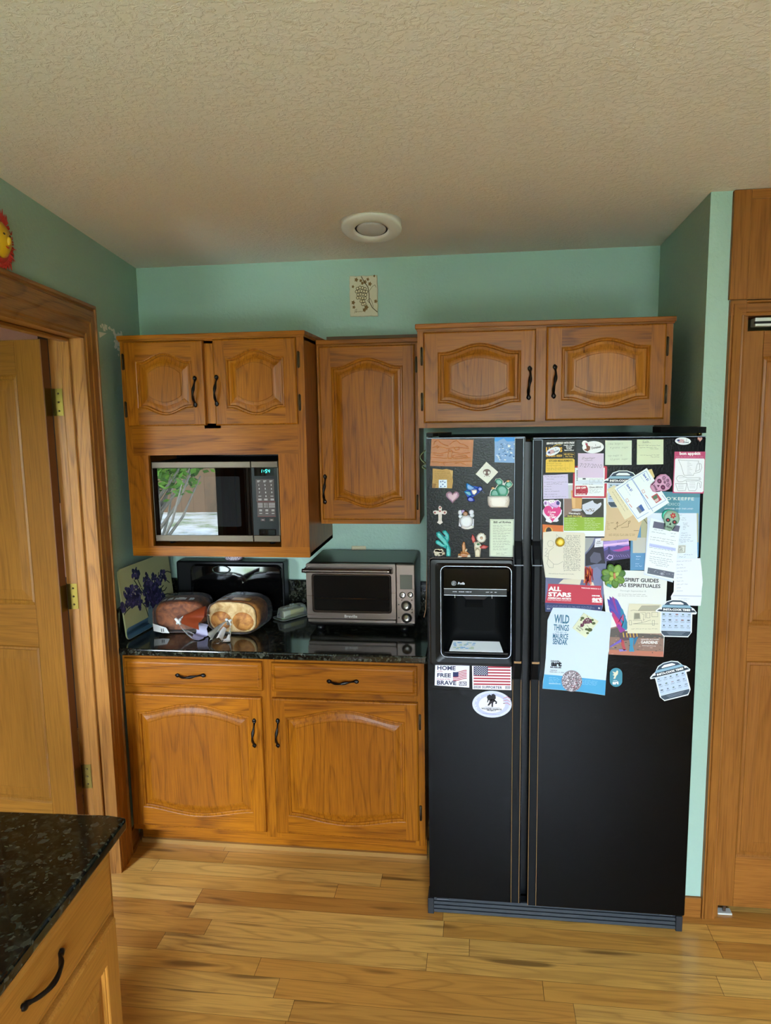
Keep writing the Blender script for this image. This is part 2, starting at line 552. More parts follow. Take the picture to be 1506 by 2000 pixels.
mb = MB(); wall_with_hole(mb, 'X', -2.5, 0.10, ADJ_S-0.1, ADJ_S, 0, H, [W_SIDE], PINK)
structure(mb.build('wall_garden'))
def window(n, x0, x1, z0, z1, y, mull=1):
    t = thing('window_%d' % n, None, None, ((x0+x1)/2, y-0.05, z0)); structure(t)
    wd, ht = x1-x0, z1-z0
    b = MB()
    for a0, a1, c0, c1 in ((-wd/2, -wd/2+0.045, 0, ht), (wd/2-0.045, wd/2, 0, ht), (-wd/2, wd/2, 0, 0.045), (-wd/2, wd/2, ht-0.045, ht)):
        b.box(a0, a1, -0.03, 0.04, c0, c1, WHITEP)
    for k in range(1, mull):
        x = -wd/2 + wd*k/mull
        b.box(x-0.02, x+0.02, -0.02, 0.03, 0.045, ht-0.045, WHITEP)
    b.build('window_frame', t)
    b = MB(); b.face([(-wd/2+.045, 0, .045), (wd/2-.045, 0, .045), (wd/2-.045, 0, ht-.045), (-wd/2+.045, 0, ht-.045)], PANE); b.build('window_glass', t)
for i, (x0, x1, z0, z1) in enumerate(W_SOUTH): window(i+1, x0, x1, z0, z1, SOUTH, 2)
window(2, W_SIDE[0], W_SIDE[1], W_SIDE[2], W_SIDE[3], ADJ_S, 1)

# ---- left wall: stands a few degrees out of square, everything on it shares its frame
LA = math.atan2(0.176, 1.0)
LEFT = Matrix.Translation((-0.081, 0, 0)) @ Matrix.Rotation(LA, 4, 'Z')
def on_left(o):
    o.location = (-0.081, 0, 0); o.rotation_euler = (0, 0, LA)
    return o
def lw(u, v, off=0.0):
    """photo point carried onto the left wall, in that wall's own frame (y along the wall, z up)"""
    inv = LEFT.inverted()
    d = inv.to_3x3() @ (RT * ((u-753)/FPX) + FW + UP * ((1000-v)/FPX)); c = inv @ CAM
    p = c + d*((off-c.x)/d.x)
    return p
DZ = 2.143                                      # underside of the door head
yc_out = -0.648; yj = -0.782; yo = -1.68        # casing edge, hinge jamb, latch jamb (wall frame)
mb = MB()
mb.box(-0.115, 0, yj+0.02, 0.14, 0, H, TEAL); mb.box(-0.115, 0, yo-0.02, yj+0.02, DZ+0.02, H, TEAL); mb.box(-0.115, 0, -1.83, yo-0.02, 0, H, TEAL)
# bare plaster where the paint has flaked
rr = random.Random(3)
def blot(cy, cz, ry, rz, k=9, x=0.0012):
    pts = []
    for i in range(k):
        a = 2*PI*i/k; q = rr.uniform(0.45, 1.15)
        pts.append((x, cy+math.cos(a)*ry*q, cz+math.sin(a)*rz*q))
    mb.face(pts, WHITEPATCH)
p = lw(193, 655)
mb.face([(0.0012, p.y, lw(193, 648).z), (0.0012, lw(208, 651).y, lw(208, 651).z), (0.0012, lw(194, 660).y, lw(194, 660).z)], WHITEPATCH)
for u, v, r in ((200, 636, 3), (206, 639, 4), (213, 641, 3), (203, 643, 3), (218, 644, 2.5), (222, 646, 3), (197, 638, 2), (225, 655, 5), (228, 662, 6), (229, 671, 6), (226, 676, 4), (231, 682, 3), (231, 694, 2), (232, 655, 5), (237, 653, 4), (224, 667, 3)):
    q = lw(u, v); blot(q.y, q.z, r*0.0062, r*0.0034)
structure(on_left(mb.build('wall_left')), 'teal wall with the doorway and flaked white plaster spots')

# casing round the doorway: moulded profile swept along both legs and the head
CW = yc_out - yj
prof = [(0.0, 0.0), (0.011, 0.0), (0.013, 0.05), (0.012, 0.12), (0.016, 0.16), (0.016, 0.42), (0.019, 0.48), (0.019, 0.80), (0.014, 0.84), (0.014, 0.88), (0.021, 0.90), (0.021, 0.97), (0.016, 1.0), (0.0, 1.0)]
def casing_leg(name, yin, sgn, z1, m, parent):
    b = MB()
    b.loft([[(x, yin+sgn*t*CW, z+(t*CW if z else 0)) for x, t in prof] for z in (0.0, z1)], m, smooth=False)
    return b.build(name, parent)
tr = thing('trim_1', 'oak casing framing the left doorway', None); structure(tr); on_left(tr)
casing_leg('casing_leg', yj, 1, DZ, TRIMV, tr); casing_leg('casing_leg', yo, -1, DZ, TRIMV, tr)
b = MB()
b.loft([[(x, yj+t*CW, DZ+t*CW) for x, t in prof], [(x, yo-t*CW, DZ+t*CW) for x, t in prof]], TRIMH, smooth=False)
b.build('casing_head', tr)
b = MB(); b.box(-0.118, 0.0, yj, yj+0.02, 0, DZ, TRIMV); b.box(-0.075, -0.04, yj-0.012, yj, 0, DZ, TRIMV, 0.003); b.build('door_jamb', tr)
b = MB(); b.box(-0.118, 0.0, yo-0.02, yo, 0, DZ, TRIMV); b.box(-0.075, -0.04, yo, yo+0.012, 0, DZ, TRIMV, 0.003); b.build('door_jamb', tr)
b = MB(); b.box(-0.118, 0.0, yo-0.02, yj+0.02, DZ, DZ+0.02, TRIMH); b.box(-0.075, -0.04, yo, yj, DZ-0.012, DZ, TRIMH, 0.003); b.build('head_jamb', tr)
bb = MB(); bb.box(0.0, 0.014, -0.645, -0.54, 0, 0.085, TRIMH, 0.003); bb.box(0.014, 0.024, -0.645, -0.54, 0, 0.016, TRIMH)
structure(on_left(bb.build('baseboard_left')), 'short oak baseboard beside the left door casing')

def flat_door(prefix, wd, ht, panels, stile, t, mv, mh, parent):
    """stile-and-rail leaf, front face at y = 0 (facing -y), x from 0 to -wd, recessed panels with sticking"""
    b = MB()
    b.box(-stile, 0, 0, t, 0, ht, mv); b.box(-wd, -wd+stile, 0, t, 0, ht, mv)
    zs = [0.0] + [z for p in panels for z in p[2:4]] + [ht]
    for k in range(0, len(zs), 2): b.box(-wd+stile, -stile, 0.0, t, zs[k], zs[k+1], mh)
    b.build(prefix+'_frame', parent, bevel=0.002)
    xs = sorted({p[0] for p in panels} | {p[1] for p in panels})
    for x0, x1, z0, z1 in panels:
        q = MB()
        def ring(i, y): return [(x0+i, y, z0+i), (x1-i, y, z0+i), (x1-i, y, z1-i), (x0+i, y, z1-i)]
        q.loft([ring(0, 0.001), ring(0.006, 0.006), ring(0.014, 0.004), ring(0.018, 0.009), ring(0.024, 0.009), ring(0.054, 0.007), ring(0.056, 0.006)], mv, cap=False, smooth=False)
        q.face(ring(0.056, 0.006), mv)
        q.face([(x0, t-0.004, z0), (x1, t-0.004, z0), (x1, t-0.004, z1), (x0, t-0.004, z1)], mv)
        q.build('panel', parent)
LEAF_W, LEAF_H = 0.76, 2.125
dl = thing('door_1', 'open honey-stained panelled door in the left doorway', None); structure(dl)
hinge_p = LEFT @ Vector((-0.128, yj-0.052, 0.012))
dl.location = hinge_p; dl.rotation_euler = (0, 0, LA-math.radians(13))
zz = lambda v: at(30, v, Y=-0.86).z
flat_door('door', LEAF_W, LEAF_H, [(-LEAF_W+0.11, -0.105, zz(1572)-0.01, zz(1272)), (-LEAF_W+0.11, -0.105, zz(1190), zz(738))], 0.105, 0.04, PINEV, PINEH, dl)
box_obj('door_edge', dl, 0.0, 0.003, 0.0, 0.04, 0.0, LEAF_H, mat('door_edge_dark', '6a3c1c', 0.5))
for v in (785, 1174, 1532):
    z = at(112, v, Y=-0.86).z
    h = thing('door_hinge', None, None); h.parent = tr
    b = MB()
    b.box(-0.118, -0.080, yj-0.0025, yj-0.0003, z-0.05, z+0.05, BRASS)
    b.lathe([(0.0, -0.052), (0.006, -0.052), (0.006, 0.052), (0.0065, 0.054), (0.004, 0.060), (0.0, 0.060)], BRASS, (-0.124, yj-0.006, z), 10)
    for dz in (-0.032, 0.0, 0.032): b.lathe([(0.0, 0.0), (0.004, 0.0), (0.003, -0.0015), (0, -0.0015)], HINGE, (-0.095, yj-0.003, z+dz), 8, 'Y')
    b.build('hinge_leaf', h)
    b = MB(); b.box(0.0032, 0.0045, 0.002, 0.036, z-0.062, z+0.038, BRASS); b.build('hinge_leaf', dl)

# dark blocks added to darken the gap by the hinges, plus a vase
c = thing('gap_dark_block_high', 'tall dark block added to darken the gap past the open left door', 'cabinet', (-0.60, 0.55, 0))
GAPDARK = mat('gap_dark_brown', '1c0f08', 0.5)
box_obj('body', c, -0.35, 0.35, 0, 0.24, 1.36, 2.36, GAPDARK, 0.004); box_obj('door', c, -0.34, -0.005, -0.02, 0, 1.38, 2.34, GAPDARK, 0.003); box_obj('door', c, 0.005, 0.34, -0.02, 0, 1.38, 2.34, GAPDARK, 0.003)
c = thing('gap_dark_block_low', 'low dark block added to darken the gap below pink wall past left door', 'chest', (-0.60, 0.52, 0))
box_obj('body', c, -0.35, 0.35, 0, 0.27, 0.0, 0.86, GAPDARK, 0.004); box_obj('lid', c, -0.36, 0.36, -0.01, 0.275, 0.86, 0.90, GAPDARK, 0.006)
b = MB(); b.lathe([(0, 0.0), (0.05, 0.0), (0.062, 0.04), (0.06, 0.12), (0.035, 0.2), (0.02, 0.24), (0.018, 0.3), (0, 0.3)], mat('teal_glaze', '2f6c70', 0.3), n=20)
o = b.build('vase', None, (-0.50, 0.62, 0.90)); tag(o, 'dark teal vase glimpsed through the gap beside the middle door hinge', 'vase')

# ---- pantry on the right
PY = STUBY
tr2 = thing('trim_2', 'oak casing round the pantry opening', None, (0, PY, 0)); structure(tr2)
pw = 0.05
pprof = [(0.0, 0.0), (-0.011, 0.0), (-0.013, 0.1), (-0.012, 0.2), (-0.016, 0.25), (-0.018, 0.75), (-0.013, 0.80), (-0.019, 0.85), (-0.019, 0.95), (0.0, 1.0)]
XA = 2.374
HZ = 2.147
b = MB(); b.loft([[(XA-t*pw, y, z+(t*pw if z else 0)) for y, t in pprof] for z in (0.0, HZ)], PANTRYV, smooth=False); b.build('casing_leg', tr2)
b = MB(); b.loft([[(3.14+t*pw, y, z+(t*pw if z else 0)) for y, t in pprof] for z in (0.0, HZ)], PANTRYV, smooth=False); b.build('casing_leg', tr2)
b = MB(); b.loft([[(x, y, HZ+t*pw) for y, t in pprof] for x in (XA, 3.14)], PANTRYH, smooth=False); b.box(XA-pw, XA, -0.016, 0.0, HZ+0.002, HZ+pw, PANTRYH); b.build('casing_head', tr2)
b = MB(); b.box(XA-pw-0.004, XA+0.0, -0.018, 0.02, HZ+pw+0.002, H-0.002, PANTRYV, 0.002); b.box(XA, 3.16, -0.010, 0.02, HZ+pw+0.002, H-0.002, PANTRYV); b.box(XA, 3.16, -0.015, 0.0, H-0.03, H-0.002, PANTRYH); b.build('transom_panel', tr2)
b = MB(); b.box(XA, XA+0.012, 0.0, 0.10, 0, HZ, PANTRYV); b.box(3.128, 3.14, 0.0, 0.10, 0, HZ, PANTRYV); b.box(XA, 3.14, 0, 0.10, HZ, HZ+0.04, PANTRYH); b.build('door_jamb', tr2)
dp = thing('door_2', 'brown stained bifold pantry door at the right edge', None, (XA+0.008, PY+0.022, 0.03)); structure(dp)
for k in range(2):
    lf = thing('bifold_leaf', None, None, (0.372*(k+1)+0.004*k, 0, 0)); lf.parent = dp
    flat_door('leaf', 0.370, HZ-0.075, [(-0.370+0.062, -0.062, 0.20, 0.94), (-0.370+0.062, -0.062, 1.07, HZ-0.16)], 0.062, 0.03, PANTRYV, PANTRYH, lf)
b = MB(); b.box(0.03, 0.73, -0.012, 0.03, HZ-0.062, HZ-0.034, mat('track_white', 'd8dad2', 0.35, 0.3), 0.002); b.box(0.03, 0.73, -0.0125, 0.0, HZ-0.054, HZ-0.046, BLACKP); b.build('door_track', dp)
b = MB(); b.box(0.01, 0.06, -0.01, 0.02, -0.029, -0.022, mat('track_white')); b.box(0.03, 0.04, 0.0, 0.01, -0.022, 0.0, STEEL); b.build('pivot_bracket', dp)
structure(box_obj('baseboard_right', None, 2.256, 2.324, PY-0.013, PY-0.0005, 0, 0.078, PANTRYH, 0.002), 'short oak baseboard between refrigerator and pantry casing')

# ================================================================== CABINETRY
def arch_curve(x0, x1, z, a, n, shoulder, sign):
    pts = []
    for i in range(n+1):
        t = i/n; u = abs(2*t-1)
        if shoulder:
            s_ = 0.0 if u > shoulder else (0.5+0.5*math.cos(PI*u/shoulder))**0.8
        else:
            s_ = 1-u*u
        pts.append((x0+(x1-x0)*t, z+sign*a*s_))
    return pts
def loop_pts(x0, x1, z0, z1, at_, ab_, shoulder, y, n=28):
    top = arch_curve(x0, x1, z1, at_, n, shoulder, 1)
    bot = arch_curve(x0, x1, z0, ab_, n, shoulder, -1)
    return [(x, y, z) for x, z in bot] + [(x, y, z) for x, z in reversed(top)], top, bot

def raised_door(parent, x0, x1, z0, z1, y, stile=0.056, rt=0.085, rb=0.085, a=0.030, ab=0.028, t=0.02, mv=OAKV, mh=OAKH, cove=0.034, name='door', pmat=None, label=None, sh=0.84):
    """framed cabinet door with a cathedral-arched raised panel; its back lies on y, front at y - t"""
    f = y-t
    b = MB()
    e = 0.006
    xl, xr, zb, zt = x0+stile, x1-stile, z0+rb, z1-rt
    _, top, bot = loop_pts(xl, xr, zb, zt, a, ab, sh, f)
    # front of stiles and rails
    def q(p, m): b.face([(x, f, z) for x, z in p], m)
    q([(x0+e, z0+e), (xl, z0+e), (xl, z1-e), (x0+e, z1-e)], mv)
    q([(xr, z0+e), (x1-e, z0+e), (x1-e, z1-e), (xr, z1-e)], mv)
    for (xa, za), (xb, zb_) in zip(top, top[1:]): q([(xa, za), (xb, zb_), (xb, z1-e), (xa, z1-e)], mh)
    for (xa, za), (xb, zb_) in zip(bot, bot[1:]): q([(xa, z0+e), (xb, z0+e), (xb, zb_), (xa, za)], mh)
    # rounded outer edge
    R = [[(x0+i, yy, z0+i), (x1-i, yy, z0+i), (x1-i, yy, z1-i), (x0+i, yy, z1-i)] for i, yy in ((e, f), (e*0.35, f+e*0.3), (0.0, f+e), (0.0, y))]
    b.loft(R, mv, cap=False, smooth=False)
    b.face([(x0, y, z0), (x1, y, z0), (x1, y, z1), (x0, y, z1)], mv)
    # sticking round the opening
    L = [loop_pts(xl, xr, zb, zt, a, ab, sh, f)[0]]
    for i, yy in ((0.003, f+0.0012), (0.005, f+0.004), (0.009, f+0.0035), (0.012, f+0.006), (0.013, f+0.011)):
        L.append(loop_pts(xl+i, xr-i, zb+i, zt-i, a, ab, sh, yy)[0])
    b.loft(L, mv, cap=False, smooth=False)
    d = b.build(name, parent)
    if label: d['label'] = label
    # raised panel
    p = MB(); pm = pmat or mv
    L = [loop_pts(xl+0.012, xr-0.012, zb+0.012, zt-0.012, a, ab, sh, f+0.0105)[0]]
    for k in range(1, 7):
        s_ = k/6; i = 0.016+cove*s_
        L.append(loop_pts(xl+i, xr-i, zb+i, zt-i, a*(1-0.12*s_), ab*(1-0.12*s_), sh if s_ < 0.6 else False, f+0.0105-0.0085*math.sin(s_*PI/2)**1.5)[0])
    i = 0.016+cove
    L.append(loop_pts(xl+i+.001, xr-i-.001, zb+i+.001, zt-i-.001, a*.88, ab*.88, False, f-0.0002)[0])
    p.loft(L, pm, cap=False, smooth=False)
    fp, top, bot = loop_pts(xl+i+.001, xr-i-.001, zb+i+.001, zt-i-.001, a*.88, ab*.88, False, f-0.0002)
    for (xa, za), (xb, zb_), (xc, zc), (xd, zd) in zip(bot, bot[1:], top[1:], top): p.face([(xa, f-.0002, za), (xb, f-.0002, zb_), (xc, f-.0002, zc), (xd, f-.0002, zd)], pm)
    p.build('raised_panel', d)
    return d

def pull(parent, x, z, y, length=0.125, horizontal=False):
    """twisted dark pull with leaf-shaped ends, mounted on the plane y (facing -y)"""
    b = MB()
    pts, rad, fl = [], [], []
    N = 24
    for i in range(N+1):
        s_ = i/N*2-1
        h = s_*length/2
        e = abs(s_)
        out = 0.006 + 0.024*max(0.0, math.cos(min(1.0, e/0.74)*PI/2))**0.8
        if e > 0.74: r = 0.0025+0.0065*math.sin(min(1.0, (1-e)/0.26)*PI*0.82); fl_ = (1.0, 0.5)
        else: r = 0.0052+0.0012*math.cos(e*PI); fl_ = (0.85+0.25*math.sin(s_*9), 0.85-0.25*math.sin(s_*9))
        off = 0.0035*math.sin(s_*PI)
        pts.append((x+h, y-out, z+off) if horizontal else (x+off, y-out, z+h)); rad.append(r); fl.append(fl_)
    b.tube(pts, rad, BRONZE, 10, fl)
    for sg in (-1, 1):
        h = sg*length*0.44
        c0 = (x+h, y, z) if horizontal else (x, y, z+h)
        b.lathe([(0.0, 0.0), (0.0045, 0.0), (0.0045, -0.008), (0, -0.008)], BRONZE, c0, 10, 'Y')
    return b.build('handle', parent)
def butt(parent, x, z, y, ln=0.06):
    b = MB(); b.box(x-0.005, x+0.005, y-0.004, y, z-ln/2, z+ln/2, HINGE); b.lathe([(0, -ln/2-.004), (0.0035, -ln/2-.002), (0.0035, ln/2+.002), (0, ln/2+.004)], HINGE, (x, y-0.004, z), 8)
    return b.build('hinge', parent)
def bow(parent, x0, x1, y0, y1, z, m=OAKH):
    """flat crown strip on top of a cabinet front"""
    b = MB(); b.box(x0-0.008, x1+0.008, y0-0.012, y1, z-0.018, z, m, 0.003, 2); b.box(x0-0.003, x1+0.003, y0-0.006, y1, z-0.024, z-0.018, m)
    return b.build('crown_strip', parent)

# microwave cabinet ------------------------------------------------------------
X0, X1, ZB, ZT, FY = 0.056, 0.825, 1.266, 2.180, -0.475
OX0, OX1, OZ0, OZ1 = 0.150, 0.706, 1.309, 1.692
mc = thing('wall_cabinet', 'oak wall cabinet with the built-in microwave opening at left', 'cabinet', (0, 0, 0))
b = MB()
b.box(X0, X0+0.016, FY+0.018, -0.001, ZB, ZT-0.02, OAKV); b.box(X1-0.016, X1, FY+0.018, -0.001, ZB, ZT-0.02, OAKV)
b.box(X0, X1, FY+0.018, -0.001, ZB, ZB+0.016, RAWWOOD); b.box(X0+0.016, X1-0.016, FY+0.018, -0.001, 1.70, 1.716, OAKH); b.box(X0, X1, FY+0.018, -0.001, ZT-0.036, ZT-0.02, OAKH)
b.box(X0+0.016, X1-0.016, -0.012, -0.001, ZB, ZT-0.02, BLACKP); b.box(X0+0.016, X1-0.016, FY+0.018, -0.012, OZ0-0.016, OZ0-0.001, OAKH)
b.build('cabinet_body', mc)
b = MB()
b.box(X0, OX0, FY, FY+0.018, OZ0, OZ1, OAKV); b.box(OX1, X1, FY, FY+0.018, OZ0, OZ1, OAKV)
b.box(X0, X0+0.03, FY, FY+0.018, OZ1, ZT-0.02, OAKV); b.box(X1-0.035, X1, FY, FY+0.018, OZ1, ZT-0.02, OAKV); b.box(0.40, 0.47, FY, FY+0.018, 1.80, 2.15, OAKV)
b.box(X0+0.03, X1-0.035, FY, FY+0.018, OZ1, 1.82, OAKH); b.box(X0+0.03, X1-0.035, FY, FY+0.018, 2.14, ZT-0.02, OAKH); b.box(X0, X1, FY, FY+0.018, ZB, OZ0, OAKH)
b.build('face_frame', mc)
bow(mc, X0, X1, FY, -0.001, ZT)
d = raised_door(mc, 0.080, 0.414, 1.813, 2.152, FY, 0.048, 0.078, 0.072, 0.034, 0.030)
p = at(381, 765, Y=-0.50); pull(d, p.x, p.z, FY-0.02)
for v in (707, 800): p = at(239, v, Y=-0.48); butt(d, 0.066, p.z, FY)
d = raised_door(mc, 0.455, 0.796, 1.812, 2.153, FY, 0.048, 0.072, 0.068, 0.034, 0.030)
p = at(423, 763, Y=-0.50); pull(d, p.x, p.z, FY-0.02)
for v in (702, 786): butt(d, 0.803, at(582, v, Y=-0.48).z, FY)

# centre wall cabinet ------------------------------------------------------------
cc = thing('wall_cabinet', 'narrow tall oak wall cabinet above the toaster oven', 'cabinet')
X0, X1, ZB, ZT, FY = 0.830, 1.263, 1.375, 2.160, -0.266
b = MB(); b.box(X0, X1, FY+0.018, -0.001, ZB, ZT-0.02, OAKV)
b.build('cabinet_body', cc)
b = MB(); b.box(X0, X0+0.03, FY, FY+0.018, ZB, ZT-0.02, OAKV); b.box(X1-0.03, X1, FY, FY+0.018, ZB, ZT-0.02, OAKV); b.box(X0+0.03, X1-0.03, FY, FY+0.018, ZB, 1.41, OAKH); b.box(X0+0.03, X1-0.03, FY, FY+0.018, 2.11, ZT-0.02, OAKH); b.build('face_frame', cc)
b = MB(); b.box(X0-0.001, X1+0.004, FY-0.012, -0.001, ZT-0.02, ZT, OAKH, 0.003); b.build('crown_strip', cc)
b = MB(); b.box(X0+0.002, X1+0.02, -0.06, -0.04, ZT, ZT+0.035, RAWWOOD); b.build('top_shadow_strip', cc)  # thin dark strip added in place of the shadow band above the crown
d = raised_door(cc, 0.842, 1.249, 1.395, 2.132, FY, 0.05, 0.085, 0.085, 0.036, 0.034, cove=0.032)
p = at(634, 956, Y=-0.30); pull(d, p.x, p.z, FY-0.02, 0.13)
for v in (712, 981): butt(d, 1.254, at(813, v, Y=-0.27).z, FY)

# cabinet over the refrigerator ------------------------------------------------------
fc = thing('wall_cabinet', 'short wide oak wall cabinet above the black refrigerator', 'cabinet')
X0, X1, ZB, ZT, FY = 1.291, 2.187, 1.794, 2.170, -0.642
b = MB(); b.box(X0, X1, FY+0.018, -0.001, ZB+0.002, ZT-0.02, OAKY); b.box(X0+0.002, X1-0.002, FY+0.02, -0.002, ZB, ZB+0.002, RAWWOOD); b.build('cabinet_body', fc)
b = MB(); b.box(X0, X0+0.035, FY, FY+0.018, ZB, ZT-0.02, OAKV); b.box(X1-0.035, X1, FY, FY+0.018, ZB, ZT-0.02, OAKV); b.box(1.70, 1.77, FY, FY+0.018, ZB+0.03, ZT-0.035, OAKV); b.box(X0+0.035, X1-0.035, FY, FY+0.018, ZB, ZB+0.03, OAKH); b.box(X0+0.035, X1-0.035, FY, FY+0.018, ZT-0.035, ZT-0.02, OAKH); b.build('face_frame', fc)
bow(fc, X0, X1, FY, -0.001, ZT)
d = raised_door(fc, 1.313, 1.716, 1.813, 2.139, FY, 0.052, 0.072, 0.070, 0.030, 0.030)
p = at(1034, 748, Y=-0.67); pull(d, p.x, p.z, FY-0.02, 0.12)
for v in (696, 785): butt(d, 1.306, at(823, v, Y=-0.65).z, FY)
d = raised_door(fc, 1.753, 2.162, 1.816, 2.146, FY, 0.052, 0.072, 0.070, 0.030, 0.030, pmat=oak('cabinet_oak_bold', 'Z', 'b87226', '5c2f0c', 7.0, 0.75, 0.34, 7.0, 1.3))
p = at(1083, 745, Y=-0.67); pull(d, p.x, p.z, FY-0.02, 0.12)
for v in (676, 770): butt(d, 2.169, at(1303, v, Y=-0.65).z, FY)

# base cabinet -------------------------------------------------------------------
bc = thing('base_cabinet', 'oak base cabinet with two drawers and two arched doors under granite', 'cabinet')
X0, X1, FY = 0.048, 1.302, -0.61
b = MB(); b.box(X0, X1, FY+0.018, -0.001, 0.100, 0.884, OAKY); b.build('cabinet_body', bc)
b = MB(); b.box(X0+0.002, X1, -0.537, -0.52, 0.0, 0.10, OAKH); b.box(X0+0.002, X1, -0.55, -0.537, 0.0, 0.018, mat('light_shoe_moulding', '9a7038', 0.4)); b.build('toe_kick', bc)
b = MB()
for x0_, x1_ in ((X0, X0+0.03), (0.633, 0.70), (X1-0.04, X1)): b.box(x0_, x1_, FY, FY+0.018, 0.10, 0.884, OAKV)
for x0_, x1_ in ((X0+0.03, 0.633), (0.70, X1-0.04)):
    for z0_, z1_ in ((0.10, 0.14), (0.70, 0.76), (0.85, 0.884)): b.box(x0_, x1_, FY, FY+0.018, z0_, z1_, OAKH)
b.build('face_frame', bc)
def drawer(parent, x0, x1, z0, z1, y, hx, hz, mh=OAKH, hl=0.13):
    b = MB()
    R = [[(x0+i, yy, z0+i), (x1-i, yy, z0+i), (x1-i, yy, z1-i), (x0+i, yy, z1-i)] for i, yy in ((0, y), (0, y-0.013), (0.004, y-0.016), (0.010, y-0.016), (0.013, y-0.018), (0.018, y-0.020))]
    b.loft(R, mh, cap=True, smooth=False)
    d = b.build('drawer_front', parent)
    pull(d, hx, hz, y-0.02, hl, True)
    return d
p = at(371, 1320, Y=-0.64); drawer(bc, 0.060, 0.647, 0.744, 0.866, FY, p.x, p.z)
p = at(669, 1332, Y=-0.64); drawer(bc, 0.687, 1.276, 0.744, 0.864, FY, p.x, p.z)
d = raised_door(bc, 0.056, 0.641, 0.129, 0.716, FY, 0.052, 0.078, 0.085, 0.044, 0.030, cove=0.03, sh=0.97)
p = at(496, 1433, Y=-0.64); pull(d, p.x, p.z, FY-0.02, 0.125)
d = raised_door(bc, 0.685, 1.277, 0.130, 0.716, FY, 0.052, 0.078, 0.080, 0.042, 0.030, cove=0.03, sh=0.97)
p = at(542, 1433, Y=-0.64); pull(d, p.x, p.z, FY-0.02, 0.125)
for v in (1412, 1590): butt(d, 1.284, at(821, v, Y=-0.62).z, FY)

ct = thing('countertop', 'dark speckled granite countertop along the back wall', 'countertop')
b = MB()
xl = lambda y: -0.081-0.176*y+0.0015
b.prism([(xl(0), -0.001), (xl(-0.648), -0.648), (1.316, -0.648), (1.316, -0.001)], GRANITE, 0.885, 0.915, 'Z')
b.build('slab', ct, bevel=0.006, seg=3)
b = MB(); b.box(-0.05, 1.316, -0.021, -0.001, 0.9155, 1.062, GRANITE, 0.002); b.build('backsplash', ct)
b = MB(); b.prism([(xl(-0.022), -0.022), (xl(-0.60), -0.60), (xl(-0.60)+0.010, -0.598), (xl(-0.022)+0.010, -0.022)], GRANITE, 0.9155, 1.062, 'Z'); b.build('side_splash', ct)

# peninsula in the left foreground: built in its own frame, fronts face the kitchen (+x)
isl = thing('base_cabinet', 'foreground oak island cabinet with one dark drawer pull', 'cabinet', (0.640, -1.86, 0), PI/2+math.radians(3.0))
# local: -y is the drawer side, x runs towards the back wall
b = MB(); b.box(-1.30, 0.0, 0.005, 0.335, 0.10, 0.884, ISLV); b.box(-1.30, -0.02, 0.06, 0.335, 0.0, 0.10, ISLH); b.build('cabinet_body', isl)
b = MB(); b.box(-0.035, 0.0, -0.013, 0.005, 0.10, 0.884, ISLV); b.box(-1.30, -0.035, -0.013, 0.005, 0.862, 0.884, ISLH); b.box(-1.30, -0.035, -0.013, 0.005, 0.68, 0.72, ISLH); b.box(-1.30, -0.035, -0.013, 0.005, 0.10, 0.14, ISLH); b.box(-0.64, -0.60, -0.013, 0.005, 0.14, 0.862, ISLV); b.build('face_frame', isl)
drawer(isl, -0.615, -0.028, 0.712, 0.868, -0.013, -0.335, 0.800, ISLH, 0.15)
raised_door(isl, -0.615, -0.028, 0.125, 0.695, -0.013, 0.058, 0.075, 0.08, 0.0, 0.0, mv=ISLV, mh=ISLH)
drawer(isl, -1.27, -0.650, 0.712, 0.868, -0.013, -0.96, 0.800, ISLH, 0.15)
raised_door(isl, -1.27, -0.650, 0.125, 0.695, -0.013, 0.058, 0.075, 0.08, 0.0, 0.0, mv=ISLV, mh=ISLH)
b = MB(); b.prism([(0.024, -0.050), (0.034, 0.0), (0.040, 0.410), (-1.32, 0.345), (-1.32, -0.050)], GRANITE, 0.885, 0.915, 'Z')
o = b.build('countertop', None, (0.640, -1.86, 0), (0, 0, PI/2+math.radians(3.0)), 0.007, 3)
tag(o, 'dark speckled granite top of the foreground island', 'countertop')

# ================================================================== APPLIANCES
# refrigerator ---------------------------------------------------------------------
DF = -0.883                                     # plane of the door fronts
FZ0, FZ1 = 0.074, 1.766
fr = thing('refrigerator', 'black side-by-side refrigerator covered in magnets and papers', 'refrigerator', (0, 0, 0))
b = MB(); b.box(1.346, 2.236, -0.800, -0.05, 0.03, 1.752, BLACKP, 0.006); b.build('cabinet_body', fr)
def rr_poly(x0, x1, z0, z1, r, n=6):
    pts = []
    for cx, cz, a0 in ((x1-r, z1-r, 0), (x0+r, z1-r, 90), (x0+r, z0+r, 180), (x1-r, z0+r, 270)):
        for k in range(n+1):
            a = math.radians(a0+90*k/n); pts.append((cx+r*math.cos(a), cz+r*math.sin(a)))
    return pts
# freezer door with the dispenser cut through it
DX0, DX1, DZ0, DZ1 = 1.390, 1.622, 1.008, 1.322
fd = MB()
FX0, FX1 = 1.337, 1.668
fd.box(FX0, FX1, DF, -0.806, FZ0, 0.985, ENAMEL); fd.box(FX0, FX1, DF, -0.806, 1.345, FZ1, ENAMEL)
fd.box(FX0, DX0, DF, -0.806, 0.985, 1.345, ENAMEL); fd.box(DX1, FX1, DF, -0.806, 0.985, 1.345, ENAMEL)
fdo = fd.build('freezer_door', fr)
rd = MB(); rd.box(1.691, 2.242, DF, -0.806, FZ0-0.008, FZ1-0.004, ENAMEL); rdo = rd.build('refrigerator_door', fr, bevel=0.006)
